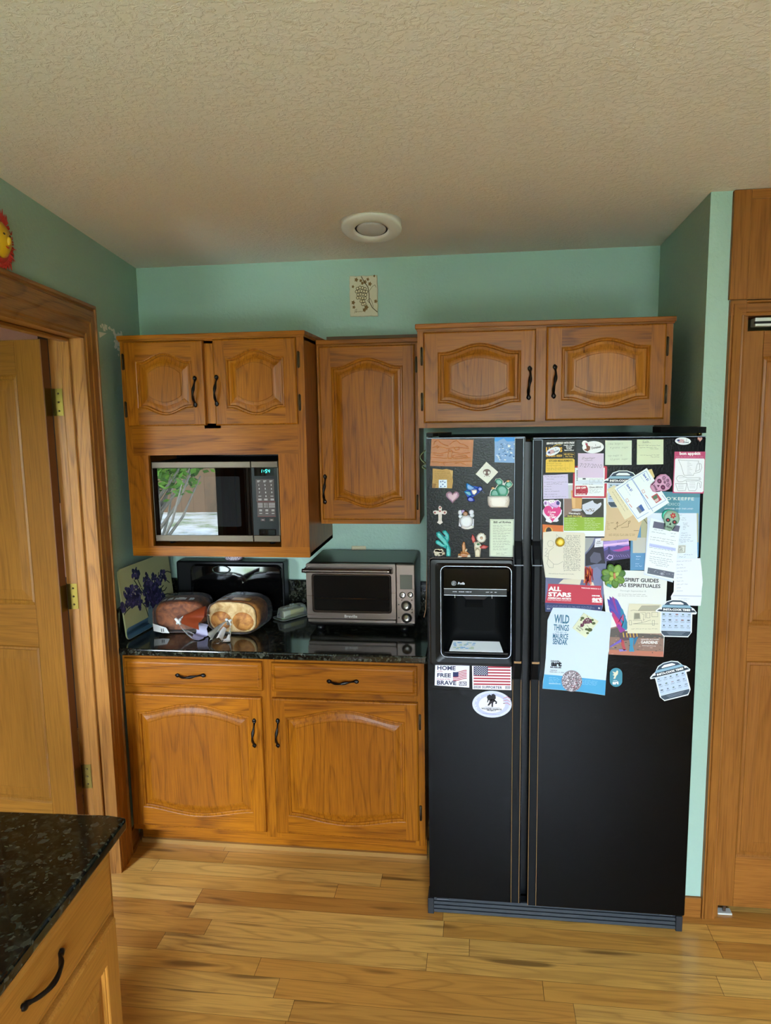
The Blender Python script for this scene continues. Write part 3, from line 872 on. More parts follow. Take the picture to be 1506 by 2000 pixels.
# bright worn edge along the door tops
EDGE = mat('worn_edge_strip', '5a6470', 0.4, 0.3)
for dr, a, c_, z in ((fdo, FX0, FX1, FZ1), (rdo, 1.691, 2.242, FZ1-0.004)):
    b = MB(); b.box(a+0.002, c_-0.002, DF-0.0008, DF+0.004, z-0.002, z+0.001, EDGE); b.build('door_top_edge', dr)
# dispenser
b = MB()
HX0, HX1, HZ0, HZ1 = 1.346, 1.634, 0.974, 1.354
def ringp(x0, x1, z0, z1, r, y): return [(x, y, z) for x, z in rr_poly(x0, x1, z0, z1, r)]
b.loft([ringp(HX0, HX1, HZ0, HZ1, 0.010, DF-0.0002), ringp(HX0, HX1, HZ0, HZ1, 0.010, DF-0.012), ringp(HX0+.004, HX1-.004, HZ0+.004, HZ1-.004, 0.010, DF-0.016), ringp(HX0+.02, HX1-.005, HZ0+.012, HZ1-.014, 0.012, DF-0.017),
        ringp(DX0-.006, DX1+.004, DZ0-.006, DZ1+.006, 0.02, DF-0.010), ringp(DX0, DX1, DZ0, DZ1, 0.018, DF-0.006), ringp(DX0, DX1, DZ0, DZ1, 0.018, DF+0.01)], BLACKP, cap=False, smooth=False)
dsp = b.build('dispenser_bezel', fdo)
b = MB()
def frame_line(x0, x1, z0, z1, r, y, w_, m):
    A = rr_poly(x0, x1, z0, z1, r); B = rr_poly(x0+w_, x1-w_, z0+w_, z1-w_, max(r-w_, 0.001))
    b.loft([[(x, y, z) for x, z in A], [(x, y-0.0012, z) for x, z in A], [(x, y-0.0012, z) for x, z in B], [(x, y, z) for x, z in B]], m, cap=False, smooth=False)
frame_line(DX0-.0065, DX1+.0045, DZ0-.0065, DZ1+.0065, 0.021, DF-0.0096, 0.0022, mat('bright_trim', '8d959e', 0.25, 0.8))
frame_line(HX0-.001, HX1+.001, HZ0-.001, HZ1+.001, 0.011, DF-0.004, 0.003, mat('worn_edge', '76665c', 0.4, 0.5))
b.build('trim_line', dsp)
# cavity
b = MB()
b.loft([ringp(DX0, DX1, DZ0, 1.237, 0.012, DF+0.002), ringp(DX0+.006, DX1-.006, DZ0+.008, 1.235, 0.012, -0.845), ringp(DX0+.03, DX1-.03, DZ0+.05, 1.235, 0.02, -0.808), ringp(DX0+.05, DX1-.05, DZ0+.065, 1.225, 0.02, -0.804)], CAVB, cap=False, smooth=True)
b.face([(x, -0.804, z) for x, z in rr_poly(DX0+.05, DX1-.05, DZ0+.065, 1.225, 0.02)], CAVB)
b.build('cavity', dsp)
b = MB(); b.box(DX0+.001, DX1-.001, DF-0.004, DF+0.03, 1.237, DZ1-0.001, GLOSSB, 0.003); b.build('control_fascia', dsp)
b = MB()
lg = mat('print_silver', 'c9ced6', 0.4, 0.4)
z_ = lambda v: at(900, v, Y=DF-0.005).z
x_ = lambda u: at(u, 1150, Y=DF-0.005).x
yF = DF-0.0045
cx_, cz_ = x_(886.5), z_(1139.5)
b.lathe([(0.0086, yF), (0.0086, yF-0.0006), (0.0076, yF-0.0006), (0.0076, yF)], lg, (cx_, 0, cz_), 24, 'Y')
flat_text(b, 'GE', (cx_, yF-0.0003, cz_), 0.0085, 0.0075, lg, shear=0.3)
flat_text(b, 'Profile', (x_(901), yF-0.0003, z_(1139.5)), 0.024, 0.0085, lg, shear=0.35, bold=0.01)
b.build('brand_lettering', dsp)
b = MB(); b.box(x_(867), x_(990), DF-0.006, DF-0.001, z_(1162), z_(1150), BLACKP, 0.001)
b.box(x_(867), x_(990), DF-0.0064, DF-0.005, z_(1150.4), z_(1149.6), lg); b.box(x_(867), x_(990), DF-0.0064, DF-0.005, z_(1163), z_(1162), lg)
for t_, u0, u1 in (('WATER', 884, 892.5), ('CRUSHED', 896, 907), ('CUBED ICE', 909, 921), ('LIGHT', 949, 955.5), ('OFF', 958, 962), ('ON', 966, 970)):
    flat_text(b, t_, ((x_(u0)+x_(u1))/2, DF-0.0063, z_(1155.7)), abs(x_(u1)-x_(u0)), 0.0028, lg, bold=0.02)
for u in (888.5, 961): b.box(x_(u)-.0006, x_(u)+.0006, DF-0.006, DF-0.004, z_(1166), z_(1160), lg); b.ball((x_(u), DF-0.006, z_(1167)), 0.0017, lg, 8, 6)
b.build('selector_bar', dsp)
b = MB(); b.loft([[(x_(904), DF+0.012, z_(1166)), (x_(954), DF+0.012, z_(1166)), (x_(954), -0.812, z_(1166)), (x_(904), -0.812, z_(1166))], [(x_(910), DF+0.02, z_(1174)), (x_(946), DF+0.02, z_(1174)), (x_(946), -0.812, z_(1174)), (x_(910), -0.812, z_(1174))]], GREYP, smooth=False)
b.build('ice_chute', dsp)
b = MB(); b.loft([[(x_(912), -0.816, z_(1175)), (x_(943), -0.816, z_(1175)), (x_(943), -0.808, z_(1175)), (x_(912), -0.808, z_(1175))], [(x_(908), -0.838, z_(1193)), (x_(944), -0.838, z_(1193)), (x_(944), -0.812, z_(1190)), (x_(908), -0.812, z_(1190))]], BLACKP, smooth=False); b.build('dispenser_lever', dsp)
b = MB()
b.box(DX0+0.004, DX1-0.004, DF+0.004, -0.815, DZ0+0.001, DZ0+0.010, BLACKP, 0.002)
b.build('drip_tray', dsp)
b = MB()
TRAY = mat('tray_window_reflection', 'f2f5f8', 0.2)  # white base colour stands in for window light mirrored by the plate
b.loft([[(DX0+.022, DF+.008, DZ0+.0105+h), (DX1-.022, DF+.008, DZ0+.0105+h), (DX1-.034, DF+.056, DZ0+.032+h), (DX0+.034, DF+.056, DZ0+.032+h)] for h in (0, .0015)], TRAY, smooth=False)
rt_ = random.Random(5)
for k in range(26):
    x, t_ = DX0+.034+rt_.uniform(0, .07), rt_.uniform(.12, .8); y, z = DF+.008+.048*t_, DZ0+.0122+.0215*t_
    b.face([(x, y, z), (x+.012, y, z), (x+.010, y+.005, z+.00224), (x+.002, y+.004, z+.0018)], mat('tray_reflection_tint_%d' % (k % 3), ('8fbce8', 'b4d6f0', 'c8d8c0')[k % 3], 0.25))  # pale patches paint the mirrored sky onto the plate
b.build('tray_plate', dsp)
# door pulls: long channels that swell into a grip beside the dispenser
PULL = mat('satin_black_pull', '0f1114', 0.45, spec=0.14)
PULLE = mat('pull_edge_trim', '5c6168', 0.35, 0.6)
PULLW = mat('pull_wear', '9a7446', 0.45)
def long_pull(parent, x0, x1, zt, zb, zsw0, zsw1):
    b = MB()
    path = [(DF-0.010, zt), (DF-0.010, zsw1+.045), (DF-0.020, zsw1+.03), (DF-0.040, zsw1-.012), (DF-0.046, zsw1-.028), (DF-0.046, zsw0+.03), (DF-0.040, zsw0+.012), (DF-0.020, zsw0-.03), (DF-0.011, zsw0-.045), (DF-0.010, zb)]
    rings = []
    for y, z in path:
        k = min(1.0, (DF-0.010-y)/0.036)
        wx0, wx1 = x0-0.002*k, x1+0.003*k
        c_ = 0.002+0.006*k
        rings.append([(wx0, DF-0.0003 if k < .3 else y+0.022, z), (wx0, y+c_, z), (wx0+c_, y, z), (wx1-c_, y, z), (wx1, y+c_, z), (wx1, DF-0.0003 if k < .3 else y+0.022, z)])
    b.loft(rings, PULL, smooth=False)
    h = b.build('door_pull', parent)
    e = MB()
    for xx in (x0-0.0014, x1+0.0002):
        e.box(xx, xx+0.0013, DF-0.0110, DF-0.0004, zsw1+.05, zt+.001, PULLE); e.box(xx, xx+0.0013, DF-0.0112, DF-0.0004, zb, zsw0-.05, PULLW)
    e.box(x0, x1, DF-0.0108, DF-0.001, zt, zt+.0014, PULLE)
    e.prism([(DF-0.0205, zsw1+.03), (DF-0.0405, zsw1-.012), (DF-0.0465, zsw1-.028), (DF-0.0455, zsw1-.031), (DF-0.030, zsw1-.012), (DF-0.010, zsw1+.03)], PULLE, x0-0.0035, x0-0.0018, 'X')
    e.box(x0-0.002, x1+0.0035, DF-0.0472, DF-0.030, zsw1-.033, zsw1-.030, PULLE)
    e.box(x0+0.001, x1-0.001, DF-0.0470, DF-0.036, zsw0+.024, zsw0+.031, PULLW)
    e.build('pull_trim', h)
    return h
long_pull(fdo, 1.634, 1.660, FZ1-0.004, FZ0+0.008, 0.975, 1.372)
long_pull(rdo, 1.694, 1.721, FZ1-0.010, FZ0+0.002, 0.975, 1.372)
# hinges, grille
b = MB(); b.prism([(1.337, -0.872), (1.36, -0.876), (1.375, -0.84), (1.42, -0.80), (1.42, -0.77), (1.337, -0.77)], BLACKP, FZ1+0.004, FZ1+0.016, 'Z'); b.lathe([(0, -0.006), (0.008, -0.006), (0.008, 0.008), (0, 0.008)], CHROME, (1.350, -0.862, FZ1+0.004), 12); b.build('hinge_cover', fr)
b = MB(); b.prism([(2.244, -0.872), (2.22, -0.878), (2.12, -0.80), (2.10, -0.77), (2.244, -0.77)], BLACKP, FZ1+0.006, FZ1+0.026, 'Z'); b.lathe([(0, -0.008), (0.008, -0.008), (0.008, 0.006), (0, 0.006)], BRASS, (2.226, -0.862, FZ1+0.006), 12); b.build('hinge_cover', fr)
GR = mat('blue_grey_grille', '1e2227', 0.5)
b = MB(); b.box(1.329, 1.352, -0.875, -0.80, 0.0, FZ0-0.012, GR, 0.002); b.box(2.215, 2.238, -0.875, -0.80, 0.0, FZ0-0.016, GR, 0.002); b.box(1.352, 2.215, -0.855, -0.82, 0.004, FZ0-0.014, BLACKP)
for k in range(4): b.prism([(-0.868+.002*k, 0.004+.0145*k), (-0.872+.002*k, 0.008+.0145*k), (-0.866+.002*k, 0.015+.0145*k), (-0.850, 0.016+.0145*k), (-0.850, 0.004+.0145*k)], GR, 1.352, 2.215, 'X')
b.build('toe_grille', fr)
for x in (1.385, 2.18):
    b = MB(); b.box(x-.022, x+.022, -0.876, -0.83, FZ0-0.0125, FZ0-0.0095 if x < 2 else FZ0-0.0115, mat('hinge_plate_grey', '767a80', 0.45, 0.5)); b.build('lower_hinge', fr)

# microwave ------------------------------------------------------------------------
mw = thing('microwave', 'stainless trimmed black microwave set in the oak cabinet opening', 'microwave', (0.4275, -0.46, 1.325))
MX0, MX1, MZ0, MZ1 = 0.157-0.4275, 0.700-0.4275, 0.003, 0.339
mx = lambda u, v=980: at(u, v, Y=-0.462).x-0.4275
mz = lambda v, u=420: at(u, v, Y=-0.462).z-1.325
b = MB(); b.box(MX0+.004, MX1-.004, 0.02, 0.36, MZ0, MZ1, BLACKP, 0.004); b.build('cabinet_body', mw)
XD = mx(493)
b = MB(); b.box(MX0, XD-.0008, -0.0, 0.02, MZ0+.026, MZ1-.026, STEELD); b.box(MX0, XD-.0008, -0.006, 0.02, MZ1-.027, MZ1, STEELD, 0.002); b.box(MX0, XD-.0008, -0.006, 0.02, MZ0, MZ0+.028, STEELD, 0.002); b.box(MX0, MX0+.007, -0.004, 0.02, MZ0+.028, MZ1-.027, STEELD)
mwd = b.build('door', mw)
b = MB(); b.prism([(MX0+.007, -0.0002), (XD-.001, -0.0002), (XD-.001, -0.003), (MX0+.007, -0.0135)], MWGLASS, MZ0+.028, MZ1-.027, 'Z'); b.build('door_glass', mwd)
b = MB()
P_ = rr_poly(mx(345), mx(470), MZ0+.064, MZ1-.062, 0.008)
b.face([(x, -0.0032-0.0105*(XD-.001-x)/(XD-MX0-.008), z) for x, z in P_], mat('microwave_screen', '1c1e20', 0.0, spec=0.5)); b.build('viewing_screen', mwd)
b = MB(); b.box(XD+.0008, MX1, -0.002, 0.02, MZ0+.026, MZ1-.026, BLACKP); b.box(XD+.0008, MX1, -0.006, 0.02, MZ1-.027, MZ1, STEELD, 0.002); b.box(XD+.0008, MX1, -0.006, 0.02, MZ0, MZ0+.028, STEELD, 0.002); b.box(MX1-.004, MX1, -0.004, 0.02, MZ0+.028, MZ1-.027, STEELD)
cp = b.build('control_panel', mw)
b = MB(); b.box(mx(499), mx(538), -0.0032, -0.0018, mz(930), mz(914), GLOSSB)
GLOW = mat('clock_digits', '0b2a26', 0.4, emis='35f0d0', es=1.6)
def seg7(b, ch, x, z, w_, h_):
    S = {'1': 'bc', '5': 'afgcd', '4': 'fgbc'}[ch]; t = w_*0.17; sl_ = 0.12
    def bar(p0, p1):
        (a0, c0), (a1, c1) = p0, p1
        dx, dz = a1-a0, c1-c0; L = math.hypot(dx, dz); nx, nz = -dz/L*t/2, dx/L*t/2
        q = [(a0+dx*.08+nx, c0+dz*.08+nz), (a1-dx*.08+nx, c1-dz*.08+nz), (a1-dx*.08-nx, c1-dz*.08-nz), (a0+dx*.08-nx, c0+dz*.08-nz)]
        b.face([(x+p+sl_*r, -0.0035, z+r) for p, r in q], GLOW)
    A = {'a': ((0, h_), (w_, h_)), 'b': ((w_, h_), (w_, h_/2)), 'c': ((w_, h_/2), (w_, 0)), 'd': ((0, 0), (w_, 0)), 'f': ((0, h_), (0, h_/2)), 'g': ((0, h_/2), (w_, h_/2))}
    for s_ in S: bar(*A[s_])
zc = mz(923.5); hh = mz(917.5)-mz(923.5)
for ch, u in (('1', 512.5), ('5', 520.5), ('4', 525.5)): seg7(b, ch, mx(u)-(.004 if ch == '1' else 0), zc, 0.0065, hh)
for dz in (0.3, 0.7): b.box(mx(517.6), mx(518.4), -0.0036, -0.0033, zc+hh*dz-.0008, zc+hh*dz+.0008, GLOW)
b.build('clock_display', cp)
b = MB(); KP = mat('keypad_brown', '3b2a26', 0.45); LT = mat('print_keypad_white', 'cfc6c0', 0.5)
b.box(mx(501), mx(537), -0.0034, -0.0018, mz(979), mz(936), KP, 0.0006); b.box(mx(502), mx(538), -0.0034, -0.0018, mz(1008), mz(980.5), KP, 0.0006)
for r_, row in enumerate(('123', '456', '789', ' 0 ')):
    for c_, ch in enumerate(row):
        if ch != ' ': flat_text(b, ch, (mx(507+12*c_+r_*.4), -0.0037, mz(947.5+7.2*r_)), None, 0.0072, LT, bold=0.02)
def dash(u0, u1, v, h_=0.0018): b.box(mx(u0), mx(u1), -0.0037, -0.0035, mz(v)-h_/2, mz(v)+h_/2, LT)
for v in (939.5, 941.5):
    for u in (504, 516, 528): dash(u, u+(6 if v < 940 else 4), v)
for u in (505.5, 529): dash(u, u+5.5, 969)
for v in (974.5, 976.5):
    for u in (505, 516.5, 529): dash(u, u+6.5, v)
for v in (983, 985.4, 987.8, 990.2):
    for u, w_ in ((504, 9), (516, 3), (520.5, 2), (525, 12)): dash(u, u+w_, v, 0.0013)
for v in (995.5, 997.5, 1002.5):
    for u in (506, 518, 530): dash(u, u+5.5, v)
b.box(mx(502), mx(538), -0.0037, -0.0034, mz(980.3), mz(979.3), mat('keypad_red', '6a2a20', 0.5)); b.box(mx(502), mx(538), -0.0037, -0.0034, mz(1009), mz(1008), mat('keypad_red'))
b.build('keypad', cp)
for u in (508, 525):
    b = MB(); b.box(mx(u), mx(u+9), -0.0045, -0.0018, mz(1017.5), mz(1012), KP, 0.0008); b.box(mx(u+2.5), mx(u+6.5), -0.0048, -0.0045, mz(1014.9)-.0008, mz(1014.9)+.0008, LT); b.build('start_button', cp)
b = MB(); b.box(mx(504), mx(537), -0.0075, -0.0018, mz(1045), mz(1033), GLOSSB, 0.002); b.build('door_release', cp)
for x in (MX0+.05, MX1-.05):
    b = MB(); b.lathe([(0, -0.0135), (0.012, -0.0135), (0.014, MZ0), (0, MZ0)], BLACKP, (x, 0.05, 0), 12); b.build('foot', mw)

# toaster oven -------------------------------------------------------------------
TY = -0.36
tx = lambda u, v=1160: at(u, v, Y=TY).x-1.0
tz = lambda v, u=700: at(u, v, Y=TY).z-0.9155
to = thing('toaster_oven', 'brushed steel countertop toaster oven with two dials', 'toaster oven', (1.0, TY, 0.9155))
TX0, TX1, TZ0, TZ1 = tx(599), tx(811), 0.020, tz(1101)
b = MB(); b.box(TX0+.002, TX1-.002, 0.02, 0.315, TZ0, TZ1, mat('dark_steel_shell', '3a3632', 0.3, 0.9), 0.012, 3); b.build('oven_shell', to)
XP = tx(773.5)
b = MB()
WX0, WX1, WZ0, WZ1 = tx(612), tx(762), tz(1195), tz(1124)
def rp(x0, x1, z0, z1, r, y): return [(x, y, z) for x, z in rr_poly(x0, x1, z0, z1, r, 4)]
b.loft([rp(TX0, XP-.001, tz(1209), TZ1-.002, .006, 0.02), rp(TX0, XP-.001, tz(1209), TZ1-.002, .006, 0.0), rp(WX0-.006, WX1+.006, WZ0-.006, WZ1+.006, .014, 0.0), rp(WX0-.002, WX1+.002, WZ0-.002, WZ1+.002, .012, -0.003), rp(WX0+.002, WX1-.002, WZ0+.002, WZ1-.002, .010, 0.004)], STEEL, cap=False, smooth=False)
td = b.build('oven_door', to)
b = MB(); b.face(rp(WX0, WX1, WZ0, WZ1, .012, 0.0035), clear_film('oven_glass', '7a736a', 0.0, 0.04)); b.build('door_glass', td)
for nd in list(_mc['oven_glass'].node_tree.nodes):
    if nd.type == 'BUMP': nd.inputs['Strength'].default_value = 0.0
b = MB()
for u in (601, 765): b.box(tx(u)-.006, tx(u)+.008, -0.028, 0.0, tz(1118), tz(1108), STEEL, 0.002)
b.tube([(tx(595), -0.034, tz(1112.5)), (tx(600), -0.034, tz(1112.5)), (tx(760), -0.034, tz(1112.5)), (tx(767.5), -0.034, tz(1112.5))], 0.0085, STEEL, 14)
b.build('door_handle', td)
b = MB(); flat_text(b, 'Breville', (tx(684.5), -0.0006, tz(1204)), tx(697)-tx(672), 0.0125, mat('etched_lettering', 'd6d2cc', 0.3, 0.6), bold=0.015); b.build('brand_lettering', td)
b = MB(); b.box(TX0+.003, XP-.001, 0.0, 0.02, tz(1216.5), tz(1210), STEEL, 0.002); b.build('crumb_tray', to)
b = MB(); b.box(XP, TX1, 0.0, 0.02, tz(1217), TZ1-.002, STEEL, 0.004, 2)
pn = b.build('control_panel', to)
b = MB(); b.box(tx(781.5), tx(805.5), -0.0012, 0.001, tz(1149.5), tz(1121.5), mat('lcd_grey', '56574c', 0.25), 0.001); b.build('lcd_screen', pn)
def dial(u, v, r, depth, name):
    b = MB(); b.lathe([(0.0, 0.0), (r*1.12, 0.0), (r*1.12, -0.002), (r, -0.003), (r*.95, -depth*.9), (r*.88, -depth), (0.0, -depth)], mat('spun_steel', 'a8a29a', 0.28, 1.0), (tx(u), 0, tz(v)), 28, 'Y')
    b.lathe([(r*1.14, -0.0003), (r*1.22, -0.0003), (r*1.22, -0.001), (r*1.14, -0.001)], BLACKP, (tx(u), 0, tz(v)), 28, 'Y')
    return b.build(name, pn)
dial(793.5, 1181.5, 0.0185, 0.018, 'dial'); dial(794, 1205, 0.0185, 0.018, 'dial'); dial(786.5, 1161, 0.0115, 0.005, 'push_button'); dial(801.5, 1160, 0.0100, 0.005, 'push_button')
for u, v in ((804.3, 1170.5), (804.3, 1189), (804.5, 1194.5), (785, 1170.5)):
    b = MB(); b.lathe([(0, 0), (0.003, 0), (0.003, -.001), (0, -.001)], STEELD, (tx(u), 0, tz(v)), 10, 'Y'); b.build('indicator_light', pn)
for v in (1178, 1203.5):
    b = MB(); b.box(tx(778.5)-.003, tx(778.5)+.003, -.0004, 0, tz(v+2.5), tz(v), BLACKP); b.build('dial_marking', pn)
b = MB(); b.box(WX0-.004, WX1+.004, 0.012, 0.30, WZ0-.004, WZ0, BLACKP); b.box(WX0-.004, WX1+.004, 0.296, 0.30, WZ0, WZ1, mat('oven_liner', '16120e', 0.6)); b.build('oven_cavity', to)
b = MB()
zr = tz(1170)
for k in range(14): b.tube([(WX0+.012+(WX1-WX0-.024)*k/13, 0.022, zr), (WX0+.012+(WX1-WX0-.024)*k/13, 0.26, zr)], 0.0012, STEEL, 6)
RK = mat('gold_lit_rack', 'c08a48', 0.3, 1.0)
b.tube([(WX0+.004, 0.0085, zr-.001), (WX1-.004, 0.0085, zr-.001)], 0.0028, RK, 8); b.tube([(WX0+.004, 0.26, zr-.001), (WX1-.004, 0.26, zr-.001)], 0.002, RK, 8)
for k in range(14): b.ball((WX0+.012+(WX1-WX0-.024)*k/13, 0.008, zr+.001), 0.0026, RK, 6, 5)
for v in (1153, 1170, 1187): b.box(WX1-.010, WX1-.002, 0.006, 0.03, tz(v)-.003, tz(v)+.003, STEELD)
b.build('wire_rack', to)
for x in (TX0+.05, TX1-.05):
    for y in (0.035, 0.28):
        b = MB(); b.lathe([(0, 0.0), (0.016, 0.0), (0.019, 0.021), (0, 0.021)], BLACKP, (x, y, 0), 14); b.build('foot', to)

# ---- outlet, recessed light, tile, sun ----------------------------------------------
p0, p1 = at(688, 1066, Y=0), at(714, 1066, Y=0)
ol = thing('outlet_plate', 'beige wall outlet half hidden behind the toaster oven', 'outlet', ((p0.x+p1.x)/2, 0, p0.z-0.057))
IV = mat('ivory_plastic', 'cfc09a', 0.4)
b = MB(); b.box(-.035, .035, -.006, -.0005, -.057, .057, IV, .003, 2); b.build('cover_plate', ol)
for dz in (0.020, -0.020):
    b = MB(); b.lathe([(0, -.006), (0.0165, -.006), (0.0165, -.0085), (0, -.0085)], mat('ivory_shadow', 'b5a680', 0.4), (0, 0, dz), 20, 'Y')
    for x in (-.006, .006): b.box(x-.0012, x+.0012, -.0092, -.0082, dz-.001, dz+.008, BLACKP)
    b.ball((0, -.0085, dz-.007), .0022, BLACKP, 8, 6); b.build('receptacle', ol)

rl = thing('recessed_light', 'round white recessed eyeball light in the ceiling', 'ceiling light', (1.128, -0.640, H))
TILT = math.tan(math.radians(12.5))
def gimbal(b):
    """the eyeball trim is swung towards the kitchen: its far rim hangs lower"""
    for v in b.bm.verts:
        if v.co.z < -0.0005: v.co.z -= (v.co.y+0.109)*TILT
b = MB(); b.lathe([(0.108, 0.0), (0.110, -0.002), (0.109, -0.006), (0.102, -0.010), (0.085, -0.013), (0.066, -0.013), (0.0605, -0.010), (0.0595, -0.004)], WHITEP, n=48); gimbal(b); b.build('trim_ring', rl)
b = MB(); b.lathe([(0.0600, -0.0042), (0.0, -0.0042)], mat('light_gap_dark', '2a2622', 0.8), n=48); gimbal(b); b.build('baffle', rl)
b = MB(); rings = []
for k in range(1, 9):
    t = k/8*PI/2; rings.append([(0.0535*math.sin(t)*math.cos(2*PI*j/32), 0.0535*math.sin(t)*math.sin(2*PI*j/32), -0.0045-0.011*math.cos(t)) for j in range(32)])
b.loft(rings, LENS); gimbal(b); b.build('bulb_lens', rl)

p = at(711, 579, Y=0)
tl = MB(); TILE = mat('cream_tumbled_stone', 'cfc2a4', 0.7); BR1 = mat('grape_brown_ink', '7a5a26', 0.7); BR2 = mat('vine_dark_ink', '55401a', 0.7)
tw, th = 0.1275, 0.178
rt_ = random.Random(5)
edge = []
for k in range(48):
    s_ = k/48*4; i = int(s_); f_ = s_-i
    q = [(-tw/2+tw*f_, -th/2), (tw/2, -th/2+th*f_), (tw/2-tw*f_, th/2), (-tw/2, th/2-th*f_)][i]
    edge.append((q[0]+rt_.uniform(-.0015, .0015), q[1]+rt_.uniform(-.0015, .0015)))
def at_scale(E_, k): return [(x*k, z*k) for x, z in E_]
tl.loft([[(x, -0.0005, z) for x, z in edge], [(x, -0.008, z) for x, z in edge], [(x, -0.011, z) for x, z in at_scale(edge, .965)]], TILE, smooth=False)
def tq(u, v): return ((u-711)*tw/56.0, (579-v)*th/79.0)
def t_stroke(pts, w_, m, y=-0.0113):
    P = [Vector(tq(*q)) for q in pts]
    for a, c_ in zip(P, P[1:]):
        d_ = (c_-a); n_ = Vector((-d_.y, d_.x)).normalized()*w_/2 if d_.length > 0 else Vector((0, 0)); e_ = d_.normalized()*w_*.3
        a2, c2 = a-e_, c_+e_
        tl.face([((a2+n_).x, y, (a2+n_).y), ((c2+n_).x, y, (c2+n_).y), ((c2-n_).x, y, (c2-n_).y), ((a2-n_).x, y, (a2-n_).y)], m)
def t_leaf(u, v, r, m):
    pts = []
    for k in range(15):
        a = 2*PI*k/15; q = r*(1.0 if k % 3 == 0 else 0.62); x, z = tq(u+q*math.cos(a)*.9, v+q*math.sin(a)); pts.append((x, -0.0112, z))
    tl.face(pts, m)
for u, v, r in ((706, 549, 4), (714, 552, 5), (709, 554, 4), (724, 556, 5), (697, 547, 5), (690, 560, 3.5), (690, 591, 5), (691, 600, 4), (716, 601, 6), (712, 606, 5), (735, 590, 4.5), (733, 541, 3), (720, 547, 4)): t_leaf(u, v, r, BR1)
GR_ = [(699, 564), (704, 562), (709, 563), (714, 565), (697, 570), (702, 569), (707, 569), (712, 570), (717, 571), (700, 576), (705, 575), (710, 576), (715, 577), (699, 582), (704, 582), (709, 583), (714, 583), (706, 589), (711, 589), (709, 595), (713, 594)]
for u, v in GR_:
    for r, m, y in ((3.3, BR2, -0.01135), (2.1, mat('grape_pale_ink', 'dccca4', 0.7), -0.0115)):
        pts = [tq(u+r*math.cos(a*PI/5), v+r*math.sin(a*PI/5)) for a in range(10)]; tl.face([(x, y, z) for x, z in pts], m)
t_stroke([(707, 541), (712, 550), (720, 562), (722, 575), (722, 590), (728, 602), (738, 611)], 0.0035, BR2); t_stroke([(722, 570), (729, 561), (734, 558), (736, 563)], 0.0016, BR2); t_stroke([(722, 592), (718, 588), (724, 584), (728, 592), (730, 602)], 0.0016, BR2)
for k in range(9): t_stroke([(693+k*1.6, 610-2*(k % 2)), (694.6+k*1.6, 608+2*(k % 2))], 0.0011, BR2)
t_stroke([(692, 612), (694, 605), (697, 604), (695, 611)], 0.0011, BR2)
o = tl.build('wall_tile', None, (p.x, 0, p.z)); tag(o, 'small cream tile with brown grape bunch hanging near the ceiling', 'wall tile')

p = lw(-11, 468)
sn = thing('sun_ornament', 'red and yellow sun face hanging high on the left wall', 'wall ornament'); sn.matrix_world = LEFT @ Matrix.Translation((0.0, p.y, p.z))
RS, YS = mat('red_sun_glaze', 'c4281c', 0.4), mat('yellow_sun_glaze', 'd9a91c', 0.4)
sr = abs(lw(29, 470).y-p.y)*0.70
b = MB()
rng = random.Random(2)
b.lathe([(0.0, 0.001), (sr*.8, 0.001), (sr*.8, 0.012), (sr*.55, 0.016), (0, 0.016)], RS, n=40, axis='X')
for k in range(84):
    a = 2*PI*k/84; L_ = sr*rng.uniform(.86, 1.04); ca, sa = math.cos(a), math.sin(a); r0 = sr*.66
    tw_ = rng.uniform(-.1, .1)
    b.tube([(0.011, r0*ca, r0*sa), (0.017, (r0+L_)/2*math.cos(a+tw_*.4), (r0+L_)/2*math.sin(a+tw_*.4)), (0.008+rng.uniform(0, .01), L_*math.cos(a+tw_), L_*math.sin(a+tw_))], [0.0032, 0.0026, 0.0008], RS, 5)
b.build('ray_fringe', sn)
b = MB(); b.lathe([(0.0, 0.0165), (sr*.55, 0.0165), (sr*.53, 0.022), (sr*.35, 0.034), (0, 0.04)], YS, n=32, axis='X')
b.ball((0.038, 0.0, -0.004), (0.008, 0.007, 0.012), YS)
b.build('sun_face', sn)
for yy in (-.016, .016):
    b = MB(); b.ball((0.034, yy, .012), (0.004, 0.007, 0.004), mat('brown_eye', '3a2410', 0.4)); b.build('eye', sn)
b = MB(); b.tube([(0.033, -.015, -.018), (0.037, 0, -.023), (0.033, .015, -.018)], 0.0022, RS, 6); b.build('mouth', sn)

